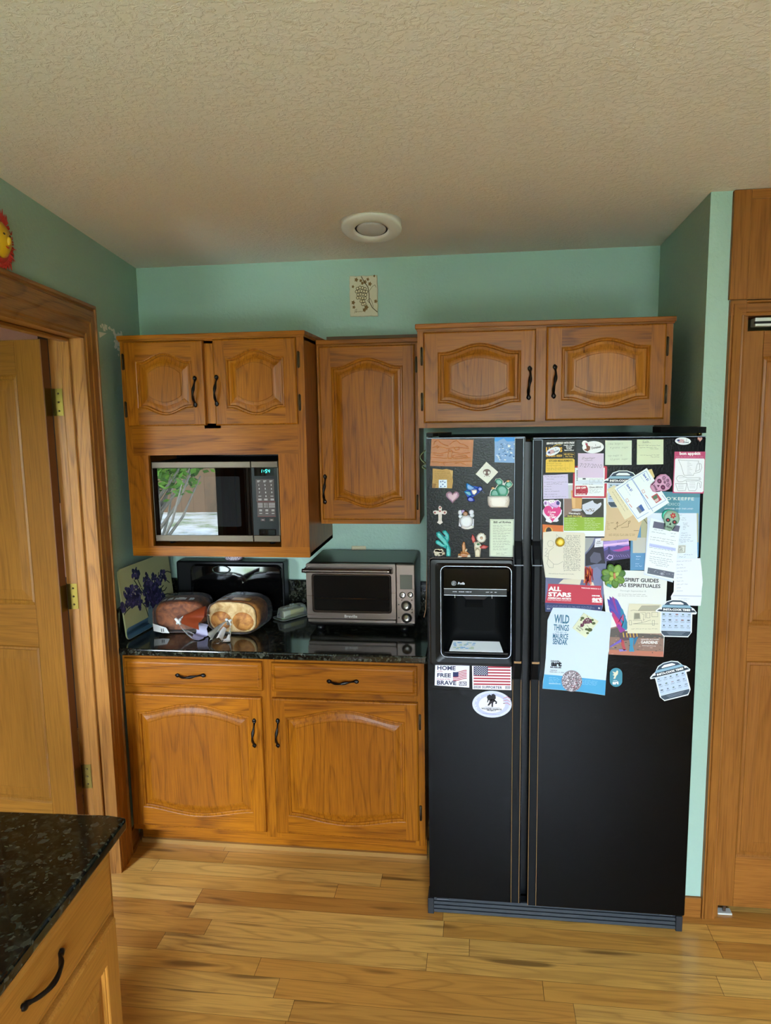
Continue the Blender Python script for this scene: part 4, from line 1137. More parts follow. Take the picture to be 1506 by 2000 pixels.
# ================================================================== THINGS ON THE REFRIGERATOR DOORS
INKD, INKG, INKL = '23252b', '6d7078', 'a9adb6'
class Sheet:
    """one paper, card, sticker or magnet lying on the door fronts; its print is part of its mesh"""
    def __init__(s, name, label, cat, outline, col, layer=0, thick=0.0005, group=None, rough=None, lift=0.0):
        s.name, s.label, s.cat, s.group = name, label, cat, group
        s.y = DF - max(0.0008 + layer*0.0011, thick+0.0002) - lift
        pts = [s.w(*p) for p in outline]
        s.c = sum(pts, Vector())/len(pts)
        s.mb = MB()
        m = ink(col) if rough is None else mat('%s_%s' % (name, col), col, rough)
        s.outline = outline
        s.mb.prism([((p-s.c).x, (p-s.c).z) for p in pts], m, 0.0, thick, 'Y')
    def w(s, u, v): return at(u, v, Y=s.y)
    def q(s, u, v, lv=1):
        p = s.w(u, v)-s.c
        return (p.x, -0.00009*lv, p.z)
    def poly(s, pts, col, lv=1):
        P = [s.q(u, v, lv) for u, v in pts]
        f = s.mb.face(P, ink(col))
        if len(P) > 4: f.normal_update(); bmesh.ops.triangulate(s.mb.bm, faces=[f], ngon_method='EAR_CLIP')
        return s
    def rect(s, u0, v0, u1, v1, col, lv=1): return s.poly([(u0, v0), (u1, v0), (u1, v1), (u0, v1)], col, lv)
    def ell(s, u, v, ru, rv, col, lv=1, rot=0.0, n=20):
        c_, s_ = math.cos(math.radians(rot)), math.sin(math.radians(rot))
        return s.poly([(u+ru*math.cos(2*PI*k/n)*c_-rv*math.sin(2*PI*k/n)*s_, v+ru*math.cos(2*PI*k/n)*s_+rv*math.sin(2*PI*k/n)*c_) for k in range(n)], col, lv)
    def line(s, pts, wd, col, lv=2):
        for (u0, v0), (u1, v1) in zip(pts, pts[1:]):
            du, dv = u1-u0, v1-v0; L = math.hypot(du, dv) or 1e-6
            nu, nv = -dv/L*wd/2, du/L*wd/2; eu, ev = du/L*wd*.3, dv/L*wd*.3
            s.poly([(u0+nu-eu, v0+nv-ev), (u1+nu+eu, v1+nv+ev), (u1-nu+eu, v1-nv+ev), (u0-nu-eu, v0-nv-ev)], col, lv)
        return s
    def loop(s, pts, wd, col, lv=2): return s.line(list(pts)+[pts[0]], wd, col, lv)
    def text(s, body, u, v, w_=None, h_=None, col=INKD, rot=0.0, bold=0.0, shear=0.0, lv=3, space=1.0):
        c_, s_ = math.cos(math.radians(rot)), math.sin(math.radians(rot))
        o = s.w(u, v); U = s.w(u+c_, v+s_)-o; V = s.w(u+s_, v-c_)-o
        flat_text(s.mb, body, s.q(u, v, lv), w_, h_, ink(col), U, V, bold, shear, space)
        return s
    def scrib(s, u0, v0, u1, v1, n, col=INKG, wd=0.55, rot=0.0, seed=1, amp=0.7, fill=0.8, lv=2):
        """n lines of small handwriting or fine print that cannot be read"""
        r = random.Random(seed)
        c_, s_ = math.cos(math.radians(rot)), math.sin(math.radians(rot))
        for i in range(n):
            v = v0+(v1-v0)*(i+.5)/n; u = u0; end = u0+(u1-u0)*r.uniform(fill*.7, 1.0)
            while u < end-2:
                L = min(r.uniform(2.5, 8), end-u); k = max(2, int(L/1.1))
                pts = []
                for j in range(k+1):
                    a, b_ = u+L*j/k-u0, v+r.uniform(-amp, amp)-v0
                    pts.append((u0+a*c_-b_*s_, v0+a*s_+b_*c_))
                s.line(pts, wd, col, lv); u += L+r.uniform(1.0, 2.2)
        return s
    def dome(s, pts, col, h, base=0.0, rough=0.35, steps=3):
        """a raised, rounded piece standing off the sheet"""
        P = [s.q(u, v, 0) for u, v in pts]
        cx, cz = sum(p[0] for p in P)/len(P), sum(p[2] for p in P)/len(P)
        m = mat('glaze_'+col, col, rough)
        rings = [[(p[0], -base, p[2]) for p in P]]
        for k in range(steps+1):
            a = k/steps*PI/2*.92; f = 1-(1-math.cos(a))*.42
            rings.append([(cx+(p[0]-cx)*f, -base-h*(.25+.75*math.sin(a)), cz+(p[2]-cz)*f) for p in P])
        s.mb.loft(rings[:-1], m, cap=False, smooth=True)
        s.mb.loft(rings[-2:], m, cap=False, smooth=True)
        f = s.mb.face(rings[-1], m, True); f.normal_update()
        bmesh.ops.triangulate(s.mb.bm, faces=[f], ngon_method='EAR_CLIP')
        return s
    def done(s):
        o = s.mb.build(s.name, None, s.c)
        return tag(o, s.label, s.cat, s.group)
def ellpts(u, v, ru, rv, rot=0.0, n=24):
    c_, s_ = math.cos(math.radians(rot)), math.sin(math.radians(rot))
    return [(u+ru*math.cos(2*PI*k/n)*c_-rv*math.sin(2*PI*k/n)*s_, v+ru*math.cos(2*PI*k/n)*s_+rv*math.sin(2*PI*k/n)*c_) for k in range(n)]
def zoomed(ox, oy, sc_, *pts): return [(ox+x/sc_, oy+y/sc_) for x, y in pts]
def heart(u, v, w_, h_, n=28):
    pts = []
    for k in range(n):
        t = 2*PI*k/n; x = 16*math.sin(t)**3; y = 13*math.cos(t)-5*math.cos(2*t)-2*math.cos(3*t)-math.cos(4*t)
        pts.append((u+x/32*w_, v-(y+2.5)/29*h_))
    return pts
def flag(s, u, v, w_, h_, skew=0.0, rows=13, canton=(0.4, 0.54), red='a83040', blue='28305a', wave=0.0, lv=1, stars=True):
    def P(a, b_): return (u+a*w_, v+b_*h_+skew*a*w_+wave*math.sin(a*5.5))
    N = 10 if wave else 1
    for r in range(0, rows, 2):
        for i in range(N):
            a0, a1 = i/N, (i+1)/N; s.poly([P(a0, r/rows), P(a1, r/rows), P(a1, (r+1)/rows), P(a0, (r+1)/rows)], red, lv)
    for i in range(N):
        a0, a1 = canton[0]*i/N, canton[0]*(i+1)/N; s.poly([P(a0, 0), P(a1, 0), P(a1, canton[1]), P(a0, canton[1])], blue, lv+1)
    if stars:
        for r in range(9):
            for c_ in range(6 if r % 2 == 0 else 5):
                a = canton[0]*((c_+.5+(0.5 if r % 2 else 0))/6); b_ = canton[1]*(r+.6)/9.4; p = P(a, b_)
                s.ell(p[0], p[1], w_*.012, w_*.012, 'f2f2f6', lv+2, n=6)

F = 'magnets on the freezer door'
# -- freezer door ---------------------------------------------------------------
s = Sheet('copper_plaque', 'embossed copper plaque, largest magnet at top left of freezer door', 'magnet', [(843, 857), (925, 859), (922, 912), (840, 910)], '7c4a26', 1, 0.0012, rough=0.42)
CPR = mat('copper_plaque_7c4a26'); CPR.node_tree.nodes['Principled BSDF'].inputs['Metallic'].default_value = 0.45
RIDGE = mat('copper_highlight', 'b8774a', 0.45)
def ridge(pts, wd=1.6, h=0.0009):
    for (u0, v0), (u1, v1) in zip(pts, pts[1:]):
        a, c_ = Vector(s.q(u0, v0, 0)), Vector(s.q(u1, v1, 0)); d_ = (c_-a); n_ = Vector((-d_.z, 0, d_.x)).normalized()*wd*.0009; up = Vector((0, -h, 0))
        s.mb.face([a+n_, c_+n_, c_+up, a+up], RIDGE); s.mb.face([a-n_, c_-n_, c_+up, a+up], RIDGE)
for pts in ([(847, 868), (850, 862), (856, 860), (862, 866), (868, 869), (876, 871)], [(879, 868), (886, 862), (893, 860), (899, 867), (906, 868), (916, 874)], [(845, 874), (856, 872), (874, 876), (892, 874), (916, 876)], [(844, 884), (860, 886), (880, 882), (902, 886), (918, 884)], [(844, 893), (870, 895), (900, 892), (920, 894)], [(876, 878), (875, 896), (882, 896), (883, 880), (876, 878)], [(884, 890), (896, 888), (912, 890), (914, 895), (886, 896), (884, 890)], [(843, 902), (870, 903), (921, 901)], [(851, 872), (854, 870), (858, 873), (855, 876), (851, 872)], [(858, 905), (864, 903), (870, 908)], [(888, 906), (900, 903), (910, 908)], [(886, 872), (890, 880), (897, 878), (896, 872)], [(846, 888), (854, 890), (866, 889)]): ridge(pts)
s.done()
s = Sheet('mountain_photo', 'small photo of snowy blue mountains at top right of freezer door', 'photo', [(966, 854), (1006, 855), (1006, 904), (966, 903)], '7fa9d8', 1)
r_ = random.Random(8)
s.rect(966, 854, 1006, 862, '4d9ae0'); s.poly([(966, 868), (975, 860), (984, 856), (992, 864), (1006, 861), (1006, 904), (966, 903)], '86a9d4', 2)
for k in range(46):
    u, v = r_.uniform(968, 1004), r_.uniform(864, 900); d_ = r_.uniform(1.5, 5)
    s.poly([(u, v), (min(u+d_, 1005.5), v+r_.uniform(-1, 2)), (min(u+d_*.7, 1005.5), v+d_*.6), (u-d_*.2, v+d_*.5)], r_.choice(['e6eef8', 'c4d6ee', '3d66a0', '54719c', 'f4f8ff']), 3+k % 3)
s.done()
s = Sheet('diamond_card', 'white diamond-turned card with a small tree emblem on freezer door', 'magnet', [(950, 902), (973, 922), (952, 945), (929, 926)], 'dcdccf', 2)
s.ell(951, 922, 7.5, 6, '6f5a52'); s.ell(947, 923, 2.2, 2.6, 'dcdccf', 2); s.ell(955, 923, 2.2, 2.6, 'dcdccf', 2); s.line([(951, 924), (951, 930)], 1.6, '6f5a52'); s.line([(946, 930.5), (951, 927), (956, 930.5)], 1.0, '6f5a52'); s.done()
s = Sheet('parchment_scrap', 'crumpled tan parchment square under a tiny blue magnet', 'paper', [(845, 915), (864, 917), (872, 916), (885, 919), (884, 932), (885, 940), (883, 954), (862, 953), (844, 953), (845, 936)], 'b28d4e', 1)
s.scrib(849, 919, 881, 952, 9, '7d5c28', .5, seed=4); s.poly([(878, 918), (884, 919), (884, 934)], 'c7a668', 2); s.poly([(845, 944), (852, 945), (850, 953), (844, 953)], '8e6838', 2); s.done()
s = Sheet('tile_magnet', 'tiny blue and white square tile magnet on tan parchment', 'magnet', [(857, 937), (873, 937), (873, 953), (857, 953)], 'cfdcee', 3, 0.002)
for u, v in ((861, 941), (869, 942), (865, 946), (861, 950), (869, 950), (865, 940)): s.ell(u, v, 1.3, 1.3, '3a4f82', n=8)
s.done()
s = Sheet('heart_magnet', 'small pale pink glass heart magnet on freezer door', 'magnet', heart(884, 972, 26, 24), 'b9899b', 1, 0.001)
s.dome(heart(884, 972, 25, 23), 'b693ac', 0.006, rough=0.12); s.done()
s = Sheet('hummingbird_magnet', 'bright blue hummingbird magnet in flight on freezer door', 'magnet', zoomed(830, 830, 5.379, (410, 700), (440, 680), (500, 640), (560, 650), (600, 680), (560, 720), (500, 760), (450, 760)), '2d4fae', 1, 0.001)
s.dome(zoomed(830, 830, 5.379, (470, 690), (520, 650), (560, 680), (548, 730), (490, 745)), '2f55b4', 0.010, rough=.3)
s.dome(zoomed(830, 830, 5.379, (430, 650), (432, 615), (450, 612), (500, 640), (545, 665), (540, 690), (480, 690), (440, 680)), '2f7fc8', 0.007, .001, .3)
s.dome(zoomed(830, 830, 5.379, (412, 695), (435, 690), (480, 700), (500, 740), (470, 745), (430, 725)), '1f8fb4', 0.006, .001, .3)
s.dome(zoomed(830, 830, 5.379, (450, 760), (480, 745), (515, 770), (525, 800), (490, 806), (455, 800), (443, 775)), '2a40b0', 0.008, .001, .3)
s.dome([(u, v) for u, v in ellpts(937.5, 954.5, 5, 4.6)], '2c4cb8', 0.011, .001, .25)
s.dome(zoomed(830, 830, 5.379, (485, 680), (545, 675), (550, 700), (520, 735), (500, 720)), 'e6d9c8', 0.010, .004, .3)
s.dome(zoomed(830, 830, 5.379, (595, 680), (605, 690), (634, 718), (628, 716), (598, 698)), '24386a', 0.004, .004, .3)
s.done()
s = Sheet('cactus_pot_magnet', 'teal prickly pear cactus in white pot magnet on freezer door', 'magnet', zoomed(826, 830, 5.379, (700, 745), (712, 690), (730, 665), (765, 660), (785, 625), (755, 590), (765, 565), (810, 560), (845, 590), (850, 615), (880, 590), (920, 585), (945, 620), (930, 650), (900, 670), (905, 700), (885, 748)), 'e6e2d6', 1, 0.002)
G1 = '4f9c86'
s.dome(zoomed(826, 830, 5.379, (708, 742), (715, 700), (740, 672), (775, 680), (800, 720), (800, 745)), G1, 0.008, .001)
s.dome(zoomed(826, 830, 5.379, (765, 665), (790, 635), (830, 625), (870, 640), (898, 680), (893, 720), (875, 745), (800, 746)), G1, 0.010, .001)
s.dome(zoomed(826, 830, 5.379, (758, 590), (770, 567), (808, 563), (840, 588), (835, 620), (800, 632), (775, 620)), G1, 0.008, .001)
s.dome(zoomed(826, 830, 5.379, (860, 630), (880, 600), (915, 588), (940, 618), (928, 645), (895, 662)), G1, 0.008, .001)
s.dome(zoomed(826, 830, 5.379, (680, 748), (905, 744), (912, 790), (905, 840), (890, 866), (710, 866), (685, 840), (678, 790)), 'e0d6cc', 0.012, .001)
for x in (710, 770, 830): s.line(zoomed(826, 830, 5.379, (x, 800), (x+30, 770), (x+60, 800), (x+30, 830), (x, 800)), .5, 'a89684', 140)
for x, y in ((735, 662), (893, 588)): s.dome(ellpts(826+x/5.379, 830+y/5.379, 3.2, 2.4), 'd9a36a', .006, .006)
s.done()
s = Sheet('cross_magnet', 'small silver cross magnet at left of freezer door', 'magnet', zoomed(830, 830, 5.379, (142, 870), (150, 850), (165, 852), (178, 870), (174, 905), (205, 898), (228, 905), (230, 925), (212, 942), (178, 935), (176, 1005), (188, 1025), (158, 1046), (128, 1025), (142, 1003), (142, 935), (105, 942), (84, 922), (88, 905), (112, 898), (146, 905)), 'cfc6bd', 1, 0.003)
for x, y in ((160, 868), (105, 920), (208, 920), (158, 905)): s.ell(830+x/5.379, 830+y/5.379, 2, 2, '8a4a48')
s.line(zoomed(830, 830, 5.379, (158, 940), (158, 1010)), 1, '9b9088'); s.done()
s = Sheet('shell_angel_magnet', 'white seashell angel magnet with brown bead head on freezer door', 'magnet', zoomed(830, 830, 5.379, (355, 1060), (360, 990), (400, 950), (460, 950), (515, 990), (512, 1060), (480, 1090), (420, 1098)), 'd4d4da', 1, 0.002)
for cx, cy, a, b_ in ((370, 920, 24, 30), (375, 960, 24, 22), (488, 915, 28, 28), (495, 950, 24, 22)): s.dome(ellpts(830+cx/5.379, 830+cy/5.379, a/5.379, b_/5.379), 'c9cbd6', .005, .001)
s.dome(ellpts(830+435/5.379, 830+1010/5.379, 13.5, 13), 'd8d8de', .012, .001); s.dome(ellpts(830+445/5.379, 830+1070/5.379, 13, 5), 'd2d0d0', .008, .001)
s.dome(ellpts(830+425/5.379, 830+928/5.379, 5.4, 5.2), '8f5e36', .012, .003); s.dome(ellpts(830+400/5.379, 830+905/5.379, 3.6, 3.6), 'a48cc0', .008, .003); s.done()
s = Sheet('saguaro_magnet', 'turquoise saguaro cactus magnet at bottom left of freezer door top', 'magnet', zoomed(830, 830, 5.379, (225, 1380), (222, 1300), (180, 1280), (120, 1250), (112, 1220), (140, 1205), (190, 1245), (200, 1240), (120, 1160), (118, 1130), (150, 1118), (210, 1180), (215, 1160), (185, 1125), (190, 1108), (215, 1105), (255, 1150), (258, 1200), (240, 1240), (270, 1300), (270, 1380)), '2f9ea0', 1, 0.003)
T1 = '33a8a6'
for pts in (((225, 1378), (222, 1290), (240, 1260), (268, 1300), (270, 1378)), ((120, 1160), (118, 1130), (150, 1118), (235, 1215), (262, 1275), (228, 1288), (190, 1235)), ((112, 1240), (112, 1215), (138, 1203), (190, 1245), (225, 1262), (222, 1286), (170, 1278)), ((183, 1122), (195, 1106), (220, 1106), (255, 1150), (258, 1200), (238, 1230), (222, 1205), (222, 1165))): s.dome(zoomed(830, 830, 5.379, *pts), T1, .009, .001)
s.line(zoomed(830, 830, 5.379, (150, 1140), (238, 1260), (248, 1370)), .6, '8fd0c8', 110); s.done()
s = Sheet('sheep_magnet', 'tiny woolly white sheep magnet above dispenser at far left', 'magnet', ellpts(857.5, 1079, 10, 7), 'c4bca8', 2, 0.002)
r_ = random.Random(4)
for k in range(16): s.dome(ellpts(857+r_.uniform(-8, 7), 1079+r_.uniform(-5, 4), 3.6, 3.4, n=10), 'cfc6b2', .005, .001, .9, 3)
s.dome(ellpts(867, 1080, 2.4, 3), 'b8a98e', .006, .003); 
for u in (851, 855, 860, 864): s.line([(u, 1084), (u, 1088)], 1.3, '2b221c', 6)
s.done()
s = Sheet('desert_magnet', 'tan cactus and desert rocks magnet just above dispenser', 'magnet', zoomed(830, 830, 5.379, (345, 1388), (350, 1355), (385, 1345), (400, 1320), (390, 1260), (400, 1228), (418, 1230), (425, 1280), (430, 1300), (445, 1300), (440, 1330), (470, 1360), (478, 1388)), 'b5763f', 1, 0.002)
for pts, c_ in ((((395, 1350), (388, 1260), (398, 1228), (420, 1228), (425, 1270), (420, 1350)), 'b87a42'), (((360, 1386), (365, 1350), (400, 1340), (450, 1352), (470, 1386)), 'a86a38'), (((420, 1310), (440, 1298), (446, 1312), (425, 1335)), 'd8c8b0'), (((345, 1388), (352, 1370), (400, 1378), (380, 1388)), 'cfc8bc'), (((440, 1388), (450, 1358), (476, 1362), (478, 1388)), 'c9c2b4'), (((370, 1330), (390, 1325), (395, 1345), (378, 1345)), 'a86a38')): s.dome(zoomed(830, 830, 5.379, *pts), c_, .006, .001)
s.done()
s = Sheet('flower_lady_magnet', 'red-winged figure with a white daisy magnet on freezer door', 'magnet', zoomed(830, 830, 5.379, (530, 1385), (520, 1300), (515, 1230), (560, 1225), (590, 1260), (580, 1385)), 'cdbfa6', 1, 0.002)
for pts, c_, h in ((((485, 1190), (498, 1145), (520, 1175), (535, 1215), (505, 1240)), 'b83a34', .007), (((575, 1280), (610, 1255), (668, 1275), (640, 1300), (590, 1298)), 'b83a34', .007), (((528, 1385), (525, 1310), (550, 1290), (580, 1310), (580, 1385)), 'd2c6ac', .009), (((518, 1260), (530, 1228), (570, 1232), (595, 1265), (560, 1290), (525, 1285)), 'd8d4c4', .008), (((528, 1355), (578, 1355), (580, 1386), (530, 1386)), 'a5663a', .006)): s.dome(zoomed(830, 830, 5.379, *pts), c_, h, .001)
fl_ = []
for k in range(40):
    a = 2*PI*k/40; r = 10.6 if k % 2 else 8.2; fl_.append((940+r*math.cos(a), 1050+r*math.sin(a)))
s.dome(fl_, 'dcd8cc', .005, .003); s.dome(ellpts(940.5, 1050, 3, 3), 'b08a68', .004, .007); s.ell(934, 1062, 3, 2, '3f6a44', 110); s.done()
s = Sheet('bill_card', 'pale green printed card headed Bill of Rights beside the freezer handle', 'card', [(957, 1014), (1004, 1014), (1004, 1088), (956, 1087)], 'cdd6c0', 1)
s.loop([(958, 1015.5), (1002.5, 1015.5), (1002.5, 1086.5), (957.5, 1086)], .8, '8b8f86', 2)
s.text('Bill of Rights', 981, 1020.5, 34, 5.5, '4a4c46', bold=.03)
for k in range(10): s.scrib(963, 1025+k*5.1, 999, 1029+k*5.1, 2, '70746a', .45, seed=20+k, amp=.35)
s.scrib(969, 1079, 993, 1084, 2, '70746a', .45, seed=2); s.done()

s = Sheet('home_card', 'white card reading HOME FREE BRAVE with small waving flag', 'card', [(850, 1299), (917, 1300), (916.5, 1343), (849, 1338.5)], 'e2dff0', 1)
Z8 = lambda x, y: (830+x/5.884, 1080+y/5.884)
for t_, x, y, w_, h_ in (('HOME', 247, 1322, 210, 50), ('FREE', 220, 1405, 158, 46), ('BRAVE', 249, 1492, 222, 50)): s.text(t_, *Z8(x, y), w_/5.884, h_/5.884, '2f3656', 1.5, .03)
s.text('of the', *Z8(170, 1358), 11, 3.6, 'b04a58', 0, 0, .4); s.text('because of the', *Z8(212, 1448), 26, 3.4, 'b04a58', 1, 0, .4)
u, v = Z8(322, 1368); flag(s, u, v, 27, 17, -.12, wave=1.1, stars=False, rows=11)
u, v = Z8(392, 1478); s.rect(u, v, u+15, v+8, '6a6678'); s.text('USO', u+7.5, v+4, 12.5, 6, 'e2dff0', bold=.03); s.done()
s = Sheet('flag_card', 'American flag card reading 2020 SUPPORTER below the ice dispenser', 'card', [(922, 1300), (999, 1302), (999, 1348), (923, 1346)], 'e6e1ee', 1)
u, v = Z8(560, 1300); flag(s, u, v, 72, 36.5, .015, canton=(.385, .5))
s.text('2020 SUPPORTER', *Z8(722, 1543), 56, 5.2, '38405c', 1.5, .03, space=1.1); u, v = Z8(922, 1530); s.rect(u, v, u+10, v+5.5, '8a8890'); s.text('USO', u+5, v+2.8, 8, 3.8, 'e6e1ee'); s.done()
s = Sheet('oval_magnet', 'pale oval magnet with black silhouette of one soldier carrying another', 'magnet', ellpts(961, 1375.5, 38.5, 26, 2, 36), 'cdd0ea', 1, 0.0008)
for k, c_ in ((0, 'b8bcdc'), (1, 'dcdcee')): s.ell(961, 1375.5, 34-k*8, 22-k*5, c_, 1+k)
for a in (-160, -135, -200, 175): s.ell(961+32*math.cos(math.radians(a)), 1375.5+20*math.sin(math.radians(a)), 1.1, 1.1, 'f4f4ff', 3, n=5)
for k in range(3): s.line([(983, 1364+k*5), (991, 1361+k*6), (997, 1365+k*6)], 1.6, 'c48a9c', 2)
for pts in (((716, 1640), (745, 1625), (770, 1640), (775, 1690), (768, 1700), (730, 1690), (712, 1665)), ((765, 1625), (790, 1618), (812, 1635), (815, 1670), (800, 1690), (770, 1685)), ((745, 1685), (800, 1680), (805, 1700), (785, 1720), (782, 1770), (765, 1768), (765, 1725), (735, 1755), (718, 1752), (740, 1715)), ((800, 1685), (830, 1710), (825, 1735), (808, 1735), (812, 1715), (790, 1700)), ((722, 1668), (735, 1685), (722, 1720), (715, 1715))): s.poly([Z8(*p) for p in pts], '221e24', 4)
s.line([Z8(690, 1770), Z8(860, 1780)], .5, '221e24', 4); s.text('WOUNDED WARRIOR', *Z8(766, 1793), 40, 3.4, '221e24', 3, .04); s.text('PROJECT', *Z8(765, 1812), 18, 3.4, '221e24', 3, .04); s.text('woundedwarriorproject.org', *Z8(762, 1850), 34, 1.8, '4a4a5c', 5); s.done()

# -- refrigerator door ---------------------------------------------------------------
Z2 = lambda x, y: (1040+x/8.367, 840+y/8.367)
s = Sheet('service_magnet', 'black and yellow home-service magnet with kitchen measurements panel, top left', 'magnet', [(1061.5, 859), (1126, 858.5), (1127.5, 925), (1062, 926)], '1d1e1e', 1, 0.0008)
s.text('SERVICE DELIVERED WITH PRIDE', *Z2(458, 212), 55, 4.0, 'e8e8ea', -1.5, .04, .25)
for i, t_ in enumerate(('Heating, Cooling', 'Electrical,', 'Roofing,', 'Septic & More!')): s.text(t_, *Z2(598, 250+27*i), (21, 12, 10, 19)[i], 3.0, 'e6e6ea', 0, .04, .25)
s.text("LION'S", *Z2(355, 318), 32, 10, 'd9a83a', 0, .05); s.line([Z2(340, 268), Z2(400, 240), Z2(470, 245)], 1.3, 'b89a3a')
s.text('970-241-4059', *Z2(352, 420), 32, 5, 'd6a544', 0, .05); s.loop([Z2(505, 375), Z2(690, 370), Z2(690, 450), Z2(505, 455)], .6, '8a7434'); s.text('$50 OFF Now,', *Z2(598, 397), 19, 3.2, 'd9b050', 0, .04); s.text('Any Trade', *Z2(596, 430), 15, 3.2, 'd9b050', 0, .04)
pts = [Z2(215, 695), Z2(218, 490), Z2(240, 470), Z2(670, 466), Z2(690, 485), Z2(690, 690)]; s.poly(pts, 'e2bd4a', 2)
s.text('KITCHEN MEASUREMENTS', *Z2(462, 502), 46, 4, '5e4a1a', -.5, .03, lv=4)
for i, v in enumerate((545, 580, 625, 650)): s.scrib(Z2(235, v)[0], Z2(0, v-12)[1], Z2(670, v)[0], Z2(0, v+12)[1], 1, '8d7428', .45, seed=31+i, lv=4)
for i in range(5): s.line([Z2(310+75*i, 540), Z2(310+75*i, 660)], .35, 'b2943a', 4)
s.done()
def vote(nm, lab, u, v, ru, rv, rot, layer):
    s = Sheet(nm, lab, 'sticker', ellpts(u, v, ru, rv, rot, 28), 'dfe4ee', layer, 0.0004)
    c_, s_ = math.cos(math.radians(rot)), math.sin(math.radians(rot))
    P = lambda a, b_: (u+a*c_-b_*s_, v+a*s_+b_*c_)
    for k in range(4): s.line([P(-ru*.55, -rv*.3+k*rv*.24), P(-ru*.2, -rv*.42+k*rv*.24), P(ru*.12, -rv*.3+k*rv*.24)], rv*.13, 'b8606c', 1)
    s.poly([P(-ru*.78, -rv*.2), P(-ru*.5, -rv*.45), P(-ru*.38, 0), P(-ru*.65, rv*.2)], '4a558a', 2)
    s.text('I', *P(ru*.45, -rv*.35), None, rv*.45, '39405e', rot, .02); s.text('Voted', *P(ru*.4, rv*.25), ru*.7, rv*.45, '39405e', rot, .03, .15)
    s.done()
vote('voted_sticker', 'tilted I Voted oval sticker stuck over the black yellow service magnet', 1080.5, 881.5, 14.5, 7.5, -22, 3)
vote('voted_sticker', 'I Voted oval sticker at upper right corner of refrigerator door', 1334, 861.5, 15.5, 7.2, 3, 1)
s = Sheet('donated_sticker', 'white oval I Donated sticker with a small horse figure', 'sticker', ellpts(1158.5, 873.5, 21, 11.8, -3, 30), 'e4e6ec', 1)
s.ell(1142.5, 866, 6, 5.5, 'e4e6ec'); s.poly([Z2(x, y) for x, y in ((870, 215), (895, 210), (905, 250), (945, 270), (940, 320), (900, 350), (840, 320), (885, 300))], '7a4a38', 3); s.poly([Z2(x, y) for x, y in ((860, 220), (900, 215), (905, 255), (875, 250))], 'a8425a', 4); s.poly([Z2(x, y) for x, y in ((855, 195), (885, 190), (890, 222), (860, 225))], 'c9c4c4', 3)
s.text('I', *Z2(1032, 245), None, 3.2, '41424c', -8, .02); s.text('Donated', *Z2(1040, 282), 18, 4.6, '41424c', -9, .03); s.done()
s = Sheet('coupon_magnet', 'red-framed white coupon card reading $50 OFF under pink note', 'card', [Z2(670, 600), Z2(690, 585), Z2(1210, 590), Z2(1222, 605), Z2(1212, 1095), Z2(1195, 1110), Z2(670, 1105), Z2(655, 1090)], 'b8384a', 1, 0.0008)
s.poly([Z2(695, 615), Z2(1183, 615), Z2(1172, 1082), Z2(688, 1080)], 'e2e6ec'); s.poly([Z2(705, 910), Z2(880, 908), Z2(905, 950), Z2(908, 1010), Z2(885, 1062), Z2(705, 1062)], 'b8384a', 2)
s.text('$50 OFF', *Z2(795, 945), 19, 5, 'eef0f4', 0, .04); s.scrib(*Z2(718, 970), *Z2(890, 1030), 3, 'e0b0b4', .5, seed=3); s.text('970-609-0000', *Z2(795, 1047), 18, 2.6, 'eef0f4', 0, .03)
s.text('Climate SERVICE', *Z2(1036, 933), 27, 3.2, '50525c', 0, .02, .15); s.scrib(*Z2(930, 955), *Z2(1150, 1035), 4, '8d9098', .5, seed=6); s.rect(*Z2(705, 818), *Z2(1160, 890), 'cfd8e2', 2); s.scrib(*Z2(820, 875), *Z2(1060, 895), 1, '6a6c76', .6, seed=7, lv=4)
for x in (965, 1045, 1122): s.loop([Z2(x-30, 800), Z2(x+28, 800), Z2(x+28, 855), Z2(x-30, 855)], .5, '9aa0aa', 4)
for k in range(7): s.rect(*Z2(720, 660+25*k), *Z2(740, 675+25*k), '4d5058', 3)
s.rect(*Z2(820, 785), *Z2(870, 808), '4d5058', 4); s.done()
s = Sheet('sticky_note', 'pink sticky note dated 7/27/2010 over red-framed coupon card', 'sticky note', [Z2(746, 378), Z2(1165, 382), Z2(1162, 780), Z2(738, 778)], 'd3c0d8', 4)
s.text('Zephyr', *Z2(915, 462), 27, 5.4, '6a5f72', -2, -.01, .2); s.line([Z2(850, 498), Z2(980, 494)], .5, '6a5f72'); s.text('7/27/2010', *Z2(955, 582), 43, 7.5, '7a7082', 3, -.012, .2); s.done()
s = Sheet('sticky_note', 'lavender sticky note of handwriting beside refrigerator handle', 'sticky note', [Z2(175, 738), Z2(580, 720), Z2(590, 1118), Z2(178, 1128)], 'c9bfdc', 2)
for i, (v, a, b_) in enumerate(((762, 200, 560), (800, 230, 400), (852, 190, 570), (880, 230, 500), (918, 190, 310), (965, 200, 330), (1000, 200, 470), (1048, 195, 470), (1088, 185, 575))): s.scrib(Z2(a, v)[0], Z2(a, v-8)[1], Z2(b_, v)[0], Z2(b_, v+8)[1], 1, '6c6580', .5, seed=50+i, fill=1.2)
s.done()
Z3 = lambda x, y: (1170+x/6.845, 840+y/6.845)
s = Sheet('sticky_note', 'pale green handwritten sticky note, left one of the two', 'sticky note', [Z3(85, 138), Z3(438, 138), Z3(436, 466), Z3(82, 466)], 'cdd8c2', 1)
for i, (x, y, w_, t_) in enumerate(((205, 185, 200, '1 tbsp  burger is'), (255, 235, 250, '4 grams  sugar'), (200, 342, 190, 'tsp sugar is'), (255, 390, 240, '12 gram  sugar'))): s.text(t_, *Z3(x+15, y), w_/6.845, 4.6, '85907e', -2, -.012, .2)
s.done()
